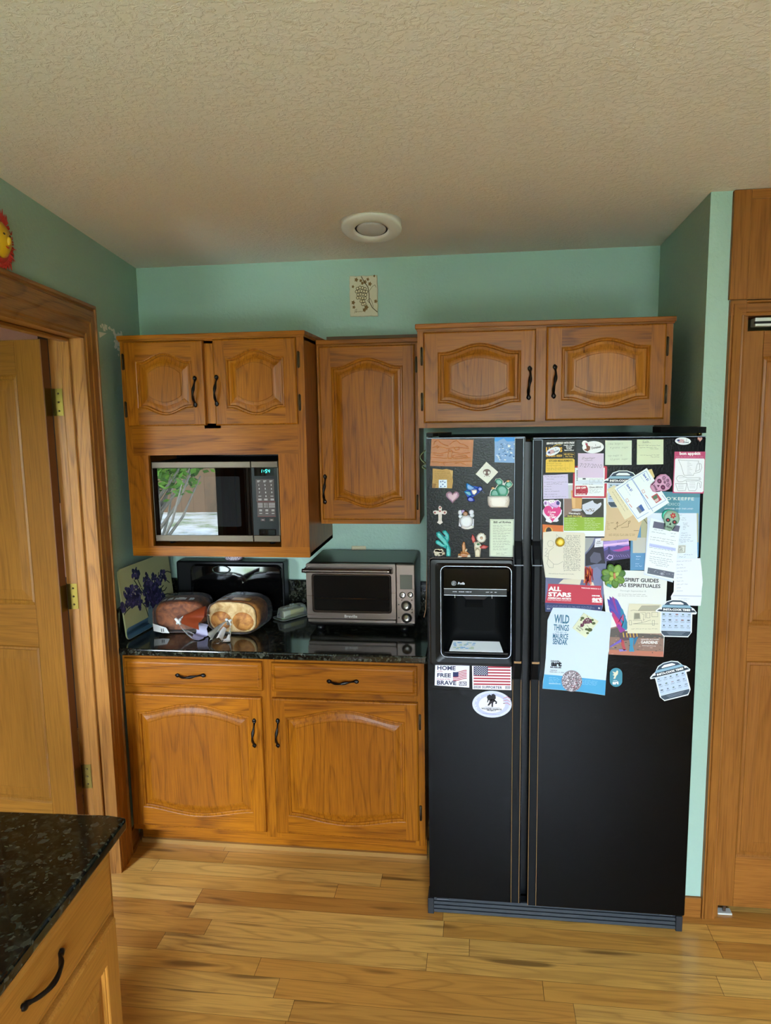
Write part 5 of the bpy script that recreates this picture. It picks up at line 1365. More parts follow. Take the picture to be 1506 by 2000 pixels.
s = Sheet('sticky_note', 'pale green sticky note headed Salt, right one of the two', 'sticky note', [Z3(508, 127), Z3(862, 125), Z3(860, 457), Z3(505, 463)], 'ced7b6', 1)
s.text('Salt', *Z3(622, 155), 13, 4.4, '7c8470', -3, -.01, .2); s.line([Z3(580, 172), Z3(690, 168)], .4, '7c8470')
for i, (v, a, b_) in enumerate(((205, 525, 840), (235, 545, 800), (250, 690, 840), (335, 550, 840), (360, 690, 810))): s.scrib(Z3(a, v)[0], Z3(a, v-8)[1], Z3(b_, v)[0], Z3(b_, v+8)[1], 1, '78806c', .5, seed=70+i, fill=1.2)
s.done()
s = Sheet('heart_magnet', 'tiny pinkish heart magnet at far upper right corner of refrigerator', 'magnet', heart(1367, 858.5, 10, 9.5), 'c98f88', 1, 0.001); s.dome(heart(1367, 858.5, 9.5, 9), 'cf9a92', .003); s.done()
s = Sheet('measure_card', 'raspberry and white card with measuring-cup outlines at right edge', 'card', [Z3(1010, 288), Z3(1424, 288), Z3(1400, 848), Z3(985, 843)], 'b8466e', 2, 0.0008)
s.text('bon appétit', *Z3(1218, 318), 41, 8, 'f0e8ee', 0, .035); s.scrib(*Z3(1030, 352), *Z3(1400, 368), 1, 'dca8be', .5, seed=2, amp=.3)
s.poly([Z3(1018, 392), Z3(1030, 378), Z3(1402, 380), Z3(1412, 395), Z3(1396, 815), Z3(1380, 833), Z3(1010, 830), Z3(998, 815)], 'e2e4ec', 1)
for pts in (((1062, 395), (1100, 403), (1335, 412), (1325, 435), (1365, 455), (1375, 500), (1350, 560), (1270, 580), (1262, 606), (1140, 606), (1130, 585), (1095, 470)), ((1315, 450), (1345, 455), (1345, 530), (1290, 555)), ((1032, 645), (1060, 612), (1110, 610), (1180, 640), (1350, 635), (1365, 655), (1345, 668), (1180, 660), (1115, 690), (1060, 692)), ((1022, 715), (1175, 715), (1155, 808), (1055, 812)), ((1165, 682), (1320, 680), (1355, 685), (1370, 700), (1362, 770), (1350, 770), (1345, 710), (1318, 705), (1310, 780), (1285, 812), (1200, 808))): s.loop([Z3(*p) for p in pts], .55, '6a6c78', 3)
for k in range(9): s.line([Z3(1180, 428+20*k), Z3(1210+18*(k % 3), 428+20*k)], .5, '9a9ca8', 3)
for k in range(4): s.line([Z3(1060, 730+18*k), Z3(1130, 730+18*k)], .5, '9a9ca8', 3); s.line([Z3(1210, 705+22*k), Z3(1285, 705+22*k)], .5, '9a9ca8', 3)
s.line([Z3(1070, 640), Z3(1140, 632)], .5, '9a9ca8', 3); s.ell(*Z3(1342, 652), .9, .9, '6a6c78', 3, n=8); s.done()
s = Sheet('mom_magnet', 'pink heart magnet with cartoon mouse head reading I Love You Mom', 'magnet', [Z2(x, y) for x, y in ((180, 1180), (195, 1145), (245, 1150), (300, 1140), (350, 1140), (370, 1150), (420, 1140), (465, 1180), (462, 1250), (445, 1270), (482, 1310), (475, 1370), (415, 1450), (430, 1480), (400, 1500), (330, 1500), (300, 1518), (255, 1505), (215, 1490), (225, 1455), (165, 1370), (170, 1310), (210, 1260), (190, 1230))], 'e2dcea', 1, 0.0008)
s.poly(heart(*Z2(327, 1372), 34, 33), 'd03f80', 1)
s.poly([Z2(x, y) for x, y in ((255, 1170), (330, 1180), (400, 1150), (450, 1180), (445, 1240), (390, 1275), (330, 1265), (260, 1230))], 'cfa6d8', 2); s.ell(*Z2(215, 1195), 3.2, 4, 'c79ad2', 2); s.ell(*Z2(212, 1195), 1.4, 2.2, '6a5a88', 3); s.ell(*Z2(417, 1192), 3.4, 4.0, '3f3a78', 4); s.ell(*Z2(298, 1172), 3, 3.2, 'f4f4f8', 4); s.ell(*Z2(338, 1165), 2.4, 2.8, 'f4f4f8', 4); s.ell(*Z2(303, 1170), 1, 1, '2a2436', 5); s.ell(*Z2(338, 1163), .9, .9, '2a2436', 5); s.line([Z2(290, 1220), Z2(335, 1255), Z2(390, 1268)], .7, '6a3f70', 5)
s.text('I Love', *Z2(315, 1338), 15, 4.4, 'f0e4ee', 0, .03, .25); s.text('You', *Z2(318, 1382), 9, 4.4, 'f0e4ee', 0, .03, .25); s.text('MOM!', *Z2(310, 1425), 18, 5, 'f0e4ee', 0, .03, .25); s.done()
s = Sheet('photo_flyer', 'flyer with iced drink photo over a lime green text panel', 'flyer', [Z2(508, 870), Z2(1225, 868), Z2(1220, 1738), Z2(503, 1735)], 'dfe4ea', 0)
s.rect(*Z2(515, 1120), *Z2(1165, 1425), '5f5048', 1); s.poly([Z2(540, 900), Z2(700, 900), Z2(700, 1120), Z2(515, 1120)], 'b9bcc0', 1); s.poly([Z2(820, 1120), Z2(1165, 1120), Z2(1165, 1425), Z2(880, 1425), Z2(770, 1300)], '3a3a34', 2); s.poly([Z2(515, 1120), Z2(640, 1120), Z2(650, 1330), Z2(515, 1420)], '8a7268', 2)
s.poly([Z2(628, 985), Z2(820, 985), Z2(800, 1285), Z2(650, 1285)], 'c99a62', 3); s.poly([Z2(640, 1030), Z2(700, 1000), Z2(700, 1270), Z2(660, 1280)], 'd8b07a', 4); s.ell(*Z2(725, 1305), 10.5, 2.6, 'c4c2c6', 3); s.poly([Z2(815, 1220), Z2(985, 1148), Z2(1010, 1190), Z2(1060, 1210), Z2(1120, 1180), Z2(1130, 1215), Z2(1105, 1260), Z2(960, 1380), Z2(880, 1375), Z2(815, 1290)], 'ccd0dc', 4)
r_ = random.Random(6)
for k in range(26): s.ell(*Z2(870+r_.uniform(0, 140), 1285+r_.uniform(0, 45)), .9, .7, r_.choice(['5a4032', '8a6a4a', '3d2a20']), 5, n=6)
s.rect(*Z2(515, 1425), *Z2(1165, 1645), '8fae3c', 2)
s.text("Hershey's", *Z2(690, 1365), 22, 4.6, 'eef0ee', 2, .03); s.text('Soft Serving', *Z2(690, 1408), 28, 4.4, 'd8d24a', 1, .02)
for i in range(7): s.scrib(*Z2(535, 1440+28*i), *Z2(770, 1455+28*i), 1, 'd4deb4', .7, seed=80+i, lv=4, amp=.4); s.scrib(*Z2(850, 1440+28*i), *Z2(1120, 1455+28*i), 1, 'd4deb4', .7, seed=90+i, lv=4, amp=.4)
s.done()
s = Sheet('orange_card', 'orange card with a dark arched doorway beside refrigerator handle', 'card', [Z2(165, 1540), Z2(512, 1560), Z2(515, 1700), (1100, 1062), (1062, 1066), (1060, 1050)], 'cf7038', 0)
s.ell(*Z2(268, 1655), 8.2, 8.4, 'e0a848', 1); s.ell(*Z2(266, 1650), 5.6, 7.4, '3a2c28', 2); s.done()
Z4 = lambda x, y: (1040+x/7.926, 1020+y/7.926)
s = Sheet('comic_clipping', 'cream cartoon clipping of a round figure held by yellow round magnet', 'clipping', [Z4(165, 155), Z4(300, 140), Z4(800, 162), Z4(818, 190), Z4(805, 890), Z4(200, 855), Z4(160, 560)], 'd6d0be', 3)
LN = '6c6a60'
s.loop([Z4(230, 330), Z4(250, 290), Z4(290, 282), Z4(325, 305), Z4(330, 350), Z4(305, 380), Z4(250, 375)], .4, LN); s.line([Z4(330, 385), Z4(255, 450), Z4(240, 560), Z4(330, 650), Z4(400, 650), Z4(475, 605)], .45, LN); s.line([Z4(245, 560), Z4(225, 640), Z4(260, 700), Z4(320, 705), Z4(325, 640)], .45, LN); s.line([Z4(370, 380), Z4(372, 190), Z4(420, 240)], .4, LN); s.line([Z4(185, 420), Z4(215, 400), Z4(235, 425), Z4(200, 470), Z4(240, 480), Z4(190, 520), Z4(250, 540)], .4, LN); s.line([Z4(485, 610), Z4(490, 760)], .3, LN)
r_ = random.Random(12)
for i in range(20):
    for j in range(11):
        x, y = 485+j*24+r_.uniform(-5, 5), 205+i*28+r_.uniform(-5, 5)
        if x < 520-100*math.sin((y-200)/180) and y < 480: continue
        k = r_.random()
        if k < .5: s.loop([Z4(x, y), Z4(x+r_.uniform(8, 17), y+r_.uniform(-3, 3)), Z4(x+r_.uniform(8, 15), y+r_.uniform(10, 18)), Z4(x, y+r_.uniform(8, 16))], .35, '4d4b45')
        else: s.line([Z4(x, y), Z4(x+r_.uniform(6, 16), y+r_.uniform(-6, 12)), Z4(x+r_.uniform(-4, 14), y+r_.uniform(8, 18))], .45, '4d4b45')
s.text('What would you do? The question says on this plate...', *Z4(450, 800), 50, 2.6, '6c6a60', 1, 0, .2); s.done()
s = Sheet('round_magnet', 'yellow glossy round magnet on the cream cartoon clipping', 'magnet', ellpts(1093.8, 1058.5, 9.3, 9.3), '8a6e1c', 6, 0.002); s.dome(ellpts(1093.8, 1058.5, 9.3, 9.3), 'b8902a', .010, 0, .35); s.dome(ellpts(1094, 1057.5, 6.8, 6.8), 'f0c828', .006, .009, .3); s.done()
s = Sheet('paper_sheet', 'beige sheet whose lower edge shows below the cartoon clipping', 'paper', [Z4(405, 950), Z4(480, 880), Z4(760, 880), Z4(735, 968)], 'cfc6b2', 2); s.done()
s = Sheet('museum_poster', 'red and navy museum flyer reading ALL STARS with smoky picture', 'flyer', [Z4(205, 860), Z4(450, 240), Z4(1180, 235), Z4(1090, 1300), Z4(1070, 1380), Z4(200, 1385), Z4(195, 1260)], '6d7094', 1)
s.poly([Z4(205, 860), Z4(450, 300), Z4(1170, 300), Z4(1110, 985), Z4(245, 955)], '666a86', 1); s.poly([Z4(810, 240), Z4(960, 240), Z4(930, 320), Z4(860, 430), Z4(810, 480)], '9a9c9e', 2); s.poly([Z4(820, 500), Z4(930, 380), Z4(960, 330), Z4(1110, 390), Z4(1130, 640), Z4(1060, 640), Z4(960, 650), Z4(820, 680)], '2c2a34', 3); s.poly([Z4(890, 540), Z4(950, 460), Z4(1050, 480), Z4(1070, 580), Z4(1000, 640), Z4(900, 620)], '55566a', 4); s.poly([Z4(930, 720), Z4(1000, 690), Z4(1100, 800), Z4(1060, 980), Z4(940, 980)], '74789a', 4); s.poly([Z4(940, 930), Z4(880, 920), Z4(900, 985), Z4(960, 985)], 'cfc2b4', 5)
r_ = random.Random(10)
for k in range(26):
    x = 815+r_.uniform(0, 120); y0 = 680+r_.uniform(0, 60)
    s.line([Z4(x, y0), Z4(x+r_.uniform(-18, 18), y0+100), Z4(x+r_.uniform(-60, 10), min(970, y0+r_.uniform(140, 280)))], r_.uniform(1.2, 2.6), r_.choice(['d0542c', 'e07a34', 'a82c34', '8a2030', 'c23c30']), 6+k % 3)
s.poly([Z4(243, 952), Z4(1066, 985), Z4(1062, 1100), Z4(1092, 1200), Z4(1085, 1285), Z4(195, 1242), Z4(235, 1060)], 'b8384a', 9); s.poly([Z4(196, 1246), Z4(1080, 1288), Z4(1070, 1380), Z4(200, 1385)], '333c66', 9)
s.text('ALL', *Z4(345, 1030), 25, 8.8, 'eef0f4', 2, .05, lv=11); s.text('STARS', *Z4(420, 1118), 45, 8.8, 'eef0f4', 2, .05, lv=11); s.text('AMERICAN ARTISTS', *Z4(417, 1178), 46, 3.6, 'eef0f4', 2.5, .04, lv=11); s.text('FROM THE PHILLIPS COLLECTION', *Z4(415, 1208), 46, 1.8, 'e8c8cc', 2.5, .03, lv=11); s.text('THROUGH MARCH 3, 2', *Z4(905, 1025), 38, 2.8, 'eed6da', 3.5, .04, lv=11)
s.text('DENVER', *Z4(985, 1138), 16, 2.8, 'eef0f4', 2, .05, lv=11); s.text('art', *Z4(1000, 1188), 20, 7.8, 'f4f4f8', 2, .07, lv=11); s.text('MUSEUM', *Z4(1000, 1232), 19.5, 2.9, 'eef0f4', 2, .06, lv=11)
for i in range(3): s.scrib(*Z4(222, 1278+17*i), *Z4(990, 1292+17*i), 1, '8b92b4', .5, rot=2, seed=100+i, lv=11, amp=.35, fill=1.3)
s.text('Fr', *Z4(1035, 1330), None, 3.2, 'eef0f4', 3, .04, lv=11); s.text('denverart', *Z4(250, 1338), 7, 1.8, 'eef0f4', 1, .03, lv=11); s.done()
s = Sheet('paper_slip', 'small white printed slip beside the purple mountain postcard', 'paper', [Z4(975, 255), Z4(1100, 245), Z4(1090, 378), Z4(958, 390)], 'd6d6dc', 3); s.text('ASP', *Z4(1025, 297), 7, 2.4, '6a6a74', 0, .03); s.text('PRINT', *Z4(1027, 325), 10, 2.4, '6a6a74', 0, .03); s.scrib(*Z4(985, 345), *Z4(1070, 365), 1, '8c8c96', .5); s.done()
Z5 = lambda x, y: (1160+x/6.548, 1000+y/6.548)
s = Sheet('postcard', 'purple sunset mountain postcard in the middle of refrigerator door', 'postcard', [Z5(118, 378), Z5(442, 345), Z5(470, 590), Z5(140, 632)], '8d72b4', 5)
s.poly([Z5(118, 378), Z5(442, 345), Z5(452, 420), Z5(128, 470)], 'a98fce', 1); s.poly([Z5(121, 415), Z5(446, 378), Z5(450, 405), Z5(125, 440)], 'd9b6dc', 2); s.poly([Z5(126, 470), Z5(185, 440), Z5(270, 440), Z5(300, 425), Z5(380, 432), Z5(452, 425), Z5(460, 500), Z5(130, 530)], '5d58a0', 3); s.poly([Z5(235, 490), Z5(340, 470), Z5(400, 440), Z5(455, 435), Z5(460, 475), Z5(330, 510)], 'b04a96', 4); s.poly([Z5(130, 500), Z5(190, 470), Z5(260, 510), Z5(462, 495), Z5(470, 590), Z5(140, 632)], '4d4470', 5); s.poly([Z5(185, 440), Z5(205, 455), Z5(215, 535), Z5(175, 530)], '3d3862', 6)
s.loop([Z5(165, 590), Z5(195, 550), Z5(240, 560), Z5(240, 590), Z5(205, 610)], 1.6, 'c4b0e0', 7)
for k in range(7): s.line([Z5(250+30*k, 540+6*(k % 3)), Z5(270+30*k, 575)], .8, '8d7ab8', 7)
s.text('Colorado', *Z5(362, 378), 20, 2.6, '5a4a86', -5, 0, .2, lv=8); s.done()
s = Sheet('tan_clipping', 'large tan cartoon clipping with arrow sketch under the coupons', 'clipping', [(1184, 962), (1262, 985), Z5(610, 130), Z5(545, 365), Z5(88, 368), Z5(92, 330), Z5(135, 330), Z5(160, 0)], 'cbb28c', 3)
for pts in (((255, 215), (300, 185), (350, 165), (430, 110)), ((285, 150), (300, 125), (312, 148)), ((297, 130), (297, 195), (305, 195)), ((350, 200), (440, 190), (445, 120)), ((260, 215), (285, 212), (275, 228)), ((215, 140), (240, 140), (250, 135)), ((510, 240), (575, 238)), ((440, 120), (465, 115), (460, 135), (445, 150))): s.line([Z5(*p) for p in pts], .7, '6a5334')
s.scrib(*Z5(165, 120), *Z5(205, 230), 6, '8d7450', .5, seed=4); s.scrib(*Z5(190, 275), *Z5(550, 310), 2, '6a5334', .5, seed=5, amp=.4, fill=1.2); s.done()
s = Sheet('tan_paper', 'tan paper showing through behind the two green sticky notes coupons', 'paper', [Z3(560, 560), Z3(705, 520), Z3(745, 620), Z3(700, 700)], 'd2bd84', 2)
s.label = 'yellowish paper corner poking out above the Save coupons'; s.done()
s = Sheet('receipt_slip', 'cream printed slip slanting out from under the Save coupons', 'receipt', [Z3(108, 795), Z3(205, 735), Z3(560, 1050), Z3(430, 1152), Z3(345, 1200)], 'd9d0b0', 5)
for i in range(3): s.scrib(*Z3(185+36*i, 818-20*i), *Z3(560+36*i, 830-20*i), 1, '7d775e', .5, rot=58, seed=130+i, amp=.4, fill=1.1)
s.done()
s = Sheet('coupon_sheet', 'white sheet of two tilted Save coupons bordered in blue', 'coupon', [Z3(205, 775), Z3(640, 508), Z3(938, 968), Z3(532, 1235)], 'dfe8f2', 7)
B_ = '5a86c4'
for pts in (((238, 790), (368, 705), (388, 680), (470, 640)), ((238, 790), (515, 1185), (660, 1100)), ((445, 650), (630, 545), (690, 660)), ((445, 650), (700, 1050), (895, 935), (845, 870)), ((555, 840), (668, 1060), (690, 1050)), ((415, 625), (722, 1085))): s.line([Z3(*p) for p in pts], .75, B_)
for x, y in ((405, 770), (625, 630)): s.text('Save $1', *Z3(x, y), 16, 5.6, '4a68b4', 54, .035)
for x, y in ((375, 940), (590, 820)): s.loop(zoomed(1170, 840, 6.845, (x-18, y-12), (x+5, y-25), (x+25, y+12), (x, y+25)), .6, 'b8485a'); s.line(zoomed(1170, 840, 6.845, (x+30, y+48), (x+65, y+92)), 1.1, 'b8485a')
s.scrib(*Z3(345, 750), *Z3(560, 765), 1, '9ab0cc', .5, rot=56, seed=7, amp=.3); s.scrib(*Z3(560, 610), *Z3(700, 625), 1, '9ab0cc', .5, rot=56, seed=8, amp=.3)
s.poly([Z3(498, 1040), Z3(565, 990), Z3(612, 1070), Z3(545, 1115)], '7a7f8c', 3); s.poly([Z3(525, 1020), Z3(565, 990), Z3(612, 1070), Z3(580, 1090)], '3f5fa0', 4); s.poly([Z3(697, 890), Z3(775, 843), Z3(840, 930), Z3(765, 978)], 'b84a54', 3); s.poly([Z3(715, 895), Z3(770, 860), Z3(785, 905), Z3(740, 930)], '54765a', 4); s.poly([Z3(735, 940), Z3(790, 905), Z3(800, 940), Z3(765, 965)], 'd0b8b4', 4); s.done()
def skull(name, label, C0, rot, sx_, face, dark, accent, layer, red=None):
    c_, s_ = math.cos(math.radians(rot)), math.sin(math.radians(rot))
    P = lambda x, y: (C0[0]+(x*c_-y*s_)*sx_, C0[1]+(x*s_+y*c_)*sx_)
    out = [(-.62, -.95), (-.2, -1.12), (.2, -1.12), (.62, -.95), (.85, -.5), (.82, -.05), (.62, .3), (.5, .45), (.46, .85), (.25, 1.05), (-.25, 1.05), (-.46, .85), (-.5, .45), (-.62, .3), (-.82, -.05), (-.85, -.5)]
    s = Sheet(name, label, 'magnet', [P(*q) for q in out], face, layer, 0.003)
    s.dome([P(*q) for q in out], face, .006, 0, .4)
    L_ = 80
    for sg in (-1, 1):
        s.ell(*P(sg*.36, -.02), .25*sx_, .22*sx_, dark, L_, rot); s.ell(*P(sg*.36, -.02), .1*sx_, .1*sx_, accent, L_+2, rot)
        s.line([P(sg*.55, .42), P(sg*.4, .8)], .09*sx_, dark, L_)
    s.poly([P(0, .12), P(.14, .4), P(-.14, .4)], dark, L_)
    for k in range(5): s.line([P(-.26+.13*k, .55), P(-.26+.13*k, .78)], .05*sx_, dark, L_)
    s.line([P(-.3, .66), P(.3, .66)], .05*sx_, dark, L_)
    if red:
        for k in range(6): s.ell(*P(0+.2*math.cos(k*PI/3), -.62+.2*math.sin(k*PI/3)), .12*sx_, .09*sx_, red, L_, rot+k*60)
        s.ell(*P(0, -.62), .07*sx_, .07*sx_, 'd8a84a', L_+2)
    else:
        for cx, cy, r in ((-.4, -.6, .22), (.4, -.6, .22), (0, -.8, .18), (0, -.45, .14)):
            s.line([P(cx+r*(1-k/14)*math.cos(k*.8), cy+r*(1-k/14)*math.sin(k*.8)) for k in range(13)], .05*sx_, dark, L_)
    return s
skull('skull_magnet', 'pink sugar skull magnet pinning the tilted Save coupons', Z3(822, 722), 60, 19.5, 'd79cc0', '4f1f3c', '8a3a68', 9).done()
s = Sheet('poster', 'blue and teal museum poster half hidden behind papers at right', 'poster', [Z3(430, 800), Z3(1352, 846), Z3(1330, 1700), (1357, 1085), (1357, 1112), (1231, 1114)], '5a8cb4', 1)
s.poly([Z3(430, 805), Z3(1350, 848), Z3(1336, 1120), Z3(640, 1112)], '4d8494', 1); s.poly([Z3(1080, 900), Z3(1348, 900), Z3(1336, 1120), Z3(1060, 1118)], '6b9fb8', 2); s.poly([Z3(560, 1110), Z3(1330, 1112), Z3(1330, 1500), Z3(560, 1500)], 'a9a888', 3); s.poly([(1236, 1050), (1262, 1050), (1262, 1080), (1236, 1080)], 'b9b8b0', 4); s.line([Z3(600, 1190), Z3(650, 1260), Z3(660, 1330)], 1.4, '5c604e', 5)
s.text("O'KEEFFE", *Z3(1085, 917), 54, 6.4, 'd3dcd2', 1, .02, lv=6, space=1.15); s.text('MEXICO', *Z3(985, 990), 29, 5.4, 'b9ccd0', 1, .0, lv=6); s.text('GRAHAM, AND THE LAND', *Z3(1065, 1053), 56, 3.4, 'c9d6d8', 0, .02, .3, lv=6)
s.text('Explore', 1247, 1087, 9, 3, 'c4d8ea', 0, .02, lv=6); s.scrib(1242, 1090, 1254, 1094, 1, 'c4d8ea', .6, lv=6); s.scrib(1241, 1099, 1255, 1108, 2, 'c4d8ea', .6, lv=6); s.done()
s = Sheet('note_sheet', 'long white handwritten sheet behind the green skull magnet', 'paper', [Z5(680, 12), Z5(1315, 15), Z5(1325, 590), Z5(1060, 600), Z5(690, 560)], 'd3dcea', 3)
for i, (v, a, b_) in enumerate(((42, 1095, 1125), (75, 1130, 1170), (98, 1120, 1200), (140, 1140, 1200), (160, 1145, 1205), (180, 1140, 1220), (200, 1140, 1180), (222, 1140, 1175), (270, 1120, 1195), (298, 1115, 1250), (325, 1110, 1255), (350, 1090, 1230), (370, 1090, 1285), (390, 1110, 1185), (545, 1150, 1270), (575, 1090, 1180))): s.scrib(Z5(a, v)[0], Z5(a, v-7)[1], Z5(b_, v)[0], Z5(b_, v+7)[1], 1, '6e7894', .5, seed=150+i, fill=1.3)
s.done()
s = Sheet('list_paper', 'curled white shopping list hanging lowest at right edge', 'paper', [Z5(1060, 600), Z5(1362, 590), Z5(1378, 720), Z5(1392, 900), Z5(1378, 1010), Z5(1380, 1080), Z5(1365, 1200), Z5(1000, 1190), Z5(985, 1080), Z5(1020, 1020), Z5(1030, 800)], 'dadde8', 5)
for i in range(10): s.scrib(*Z5(1060, 625+42*i), *Z5(1130+(i % 4)*25 if i else 1250, 640+42*i), 1, '8a90a6', .5, rot=-2, seed=170+i, fill=1.3)
s.poly([Z5(1020, 1060), Z5(1378, 1070), Z5(1380, 1085), Z5(1000, 1078)], 'c0c4d2', 3); s.scrib(*Z5(1080, 1100), *Z5(1280, 1140), 2, '9aa0b4', .5, seed=181, lv=4); s.done()
for k in range(2):
    s = Sheet('recipe_sheet', ['white printed recipe page with grey bands under green skull magnet', 'second white sheet of the stapled recipe, edge showing at left'][k], 'paper', [[Z5(725, 75), Z5(1105, 180), Z5(1028, 882), Z5(645, 785)], [Z5(690, 110), Z5(1060, 180), Z5(1010, 900), Z5(640, 800)]][k], ['dee6f4', 'c9d2e4'][k], 8-2*k)
    if k == 0:
        s.poly([Z5(768, 118), Z5(1102, 178), Z5(1085, 255), Z5(752, 200)], '5d5e72', 1); s.poly([Z5(692, 708), Z5(1030, 772), Z5(1020, 850), Z5(682, 785)], '5f6472', 1)
        r_ = random.Random(3)
        for j in range(14):
            u, v = Z5(700+r_.uniform(0, 310), 730+r_.uniform(0, 40)); s.ell(u, v+(u-1266)*.16, .7, .7, 'aab0bc', 2, n=6)
        for a in range(3): s.line([Z5(870-25*math.cos(a*PI/3), 790-25*math.sin(a*PI/3)), Z5(870+25*math.cos(a*PI/3), 790+25*math.sin(a*PI/3))], .8, 'b4bac4', 3)
        for j, (x, y, w_) in enumerate(((770, 215, 130), (740, 245, 190), (985, 262, 70), (985, 300, 75), (725, 310, 330), (720, 340, 330), (930, 395, 110), (725, 420, 320), (710, 445, 330), (730, 495, 300), (720, 520, 300), (715, 560, 310), (710, 585, 310), (710, 612, 280), (740, 640, 240), (790, 670, 180))): s.scrib(*Z5(x, y), *Z5(x+w_, y+14), 1, '6a7490' if j != 7 else '8f94c8', .55, rot=9, seed=190+j, fill=1.3)
        s.poly([Z5(712, 400), Z5(1050, 462), Z5(1045, 500), Z5(705, 440)], 'b4bce0', 1)
    s.done()
s = Sheet('magnet_clip', 'round turquoise clip behind the green sugar skull', 'clip', ellpts(1306.5, 1007.5, 13.5, 12.5), '2fae92', 9, 0.003); s.dome(ellpts(1306.5, 1007.5, 13.5, 12.5), '35b89c', .004, 0, .3); s.done()
skull('skull_magnet', 'green sugar skull magnet with red flower holding the recipe pages', Z3(958, 1215), 18, 18.5, '8fb09a', '1e2a28', 'a83a3a', 13, 'b02c34').done()
s = Sheet('stamp_magnet', 'small square sketch magnet on the white handwritten sheet', 'magnet', [Z5(1078, 425), Z5(1178, 422), Z5(1172, 525), Z5(1072, 530)], 'cfd2cc', 9, 0.003); s.loop([Z5(1088, 436), Z5(1166, 434), Z5(1162, 514), Z5(1084, 518)], .7, '54565a'); s.scrib(*Z5(1095, 445), *Z5(1158, 510), 5, '54565a', .6, seed=9, amp=1.3); s.done()
Z7 = lambda x, y: (1160+x/6.845, 1130+y/6.845)
s = Sheet('garden_poster', 'Spirit Guides gardens poster with a purple winged creature', 'poster', [(1176, 1113), (1304, 1116), Z7(930, 1048), Z7(200, 1015)], 'd8dad6', 2)
s.poly([Z7(215, 660), Z7(300, 640), Z7(420, 700), Z7(935, 690), Z7(930, 1048), Z7(200, 1015)], '8a6e62', 1); s.poly([Z7(210, 680), Z7(330, 650), Z7(440, 720), Z7(600, 730), Z7(935, 760), Z7(935, 800), Z7(212, 780)], '5a5450', 2); s.poly([Z7(203, 950), Z7(400, 960), Z7(931, 975), Z7(930, 1046), Z7(200, 1014)], 'b0705c', 2)
r_ = random.Random(14)
for k in range(60):
    x, y = r_.uniform(215, 900), r_.uniform(720, 1010); s.ell(*Z7(x, y), r_.uniform(1, 3.4), r_.uniform(.5, 1.2), r_.choice(['a08474', '6c5850', '4c4a44', 'b89684', '7d665a']), 3+k % 3, n=7)
s.text('SPIRIT GUIDES', *Z7(640, 22), 66, 7.5, '34363a', 2, .03, lv=7); s.text('GUIAS ESPIRITUALES', *Z7(560, 92), 96, 7.2, '34363a', 2, .025, lv=7); s.text('Through September 8', *Z7(520, 168), 51, 3.8, '9aa0a0', 1.5, 0, lv=7); s.scrib(*Z7(322, 197), *Z7(715, 240), 2, '7a7c80', .5, rot=1, seed=3, amp=.4, fill=1.3, lv=7)
fe = [('4a46a0', (178, 268), (330, 480)), ('5a3f98', (205, 235), (350, 470)), ('8a3a86', (245, 235), (365, 500)), ('4a50a8', (285, 260), (385, 520)), ('5a48a0', (185, 310), (340, 560)), ('3f4aa0', (200, 380), (350, 620)), ('a83a78', (230, 430), (370, 660)), ('c23a68', (260, 500), (380, 690)), ('8a3a8a', (300, 600), (390, 700)), ('2f7a9c', (360, 380), (420, 640))]
for c_, (x0, y0), (x1, y1) in fe:
    dx, dy = x1-x0, y1-y0; L = math.hypot(dx, dy); nx, ny = -dy/L*27, dx/L*27
    s.poly([Z7(x0, y0), Z7(x0+dx*.15+nx*.7, y0+dy*.15+ny*.7), Z7(x1+nx*1.6, y1+ny*1.6), Z7(x1+dx*.2, y1+dy*.2), Z7(x1-nx*1.6, y1-ny*1.6), Z7(x0+dx*.15-nx*.7, y0+dy*.15-ny*.7)], c_, 8+fe.index((c_, (x0, y0), (x1, y1))))
for k in range(3): s.line([Z7(300+30*k, 640-60*k), Z7(360+15*k, 520-20*k), Z7(395, 570), Z7(370, 640)], 1.2, 'd2447a', 20)
s.poly([Z7(330, 740), Z7(400, 700), Z7(600, 735), Z7(590, 800), Z7(400, 830), Z7(345, 800)], '5a4a52', 19)
for k in range(5): s.line([Z7(390+45*k, 725), Z7(400+45*k, 780)], 2.0, 'c4a04a', 21)
for c_, pts in (('6a5ab4', ((210, 905), (340, 820), (370, 800), (375, 840), (215, 920))), ('b04a50', ((365, 800), (400, 830), (410, 890), (430, 950), (395, 960), (365, 880))), ('3a86a8', ((470, 790), (530, 790), (520, 900), (540, 975), (470, 975), (480, 880))), ('2f6e94', ((535, 800), (590, 770), (560, 850), (530, 900))), ('8a7cc0', ((330, 940), (420, 945), (440, 965), (340, 975)))): s.poly([Z7(*p) for p in pts], c_, 22)
s.text('DENVER BOTANIC', *Z7(750, 812), 36, 2.6, 'd8cfc8', 0, .02, lv=24); s.text('GARDENS', *Z7(738, 850), 33, 5.6, 'eeeae6', 1, .03, lv=24); s.text('botanicgardens.org', *Z7(735, 897), 26, 2.2, 'd8cfc8', 2, .02, lv=24); s.done()
s = Sheet('leaf_magnet', 'green leaf rosette brooch magnet in the centre of the papers', 'magnet', ellpts(1198, 1124, 10, 10), '5c7a34', 6, 0.003)
r_ = random.Random(21)
for k, a in enumerate((200, 250, 300, 345, 30, 80, 125, 165)):
    ca, sa = math.cos(math.radians(a)), math.sin(math.radians(a)); cx, cy = 1198+14*ca, 1124+14*sa
    s.dome(ellpts(cx, cy, 10.5, 8, a, 14), ['6d9440', '5a8238', '7fa64c', '4f7a3a'][k % 4], .008, .002+.001*(k % 3), .25)
    s.line([(1198+5*ca, 1124+5*sa), (1198+20*ca, 1124+20*sa)], .8, '3d5a28', 125)
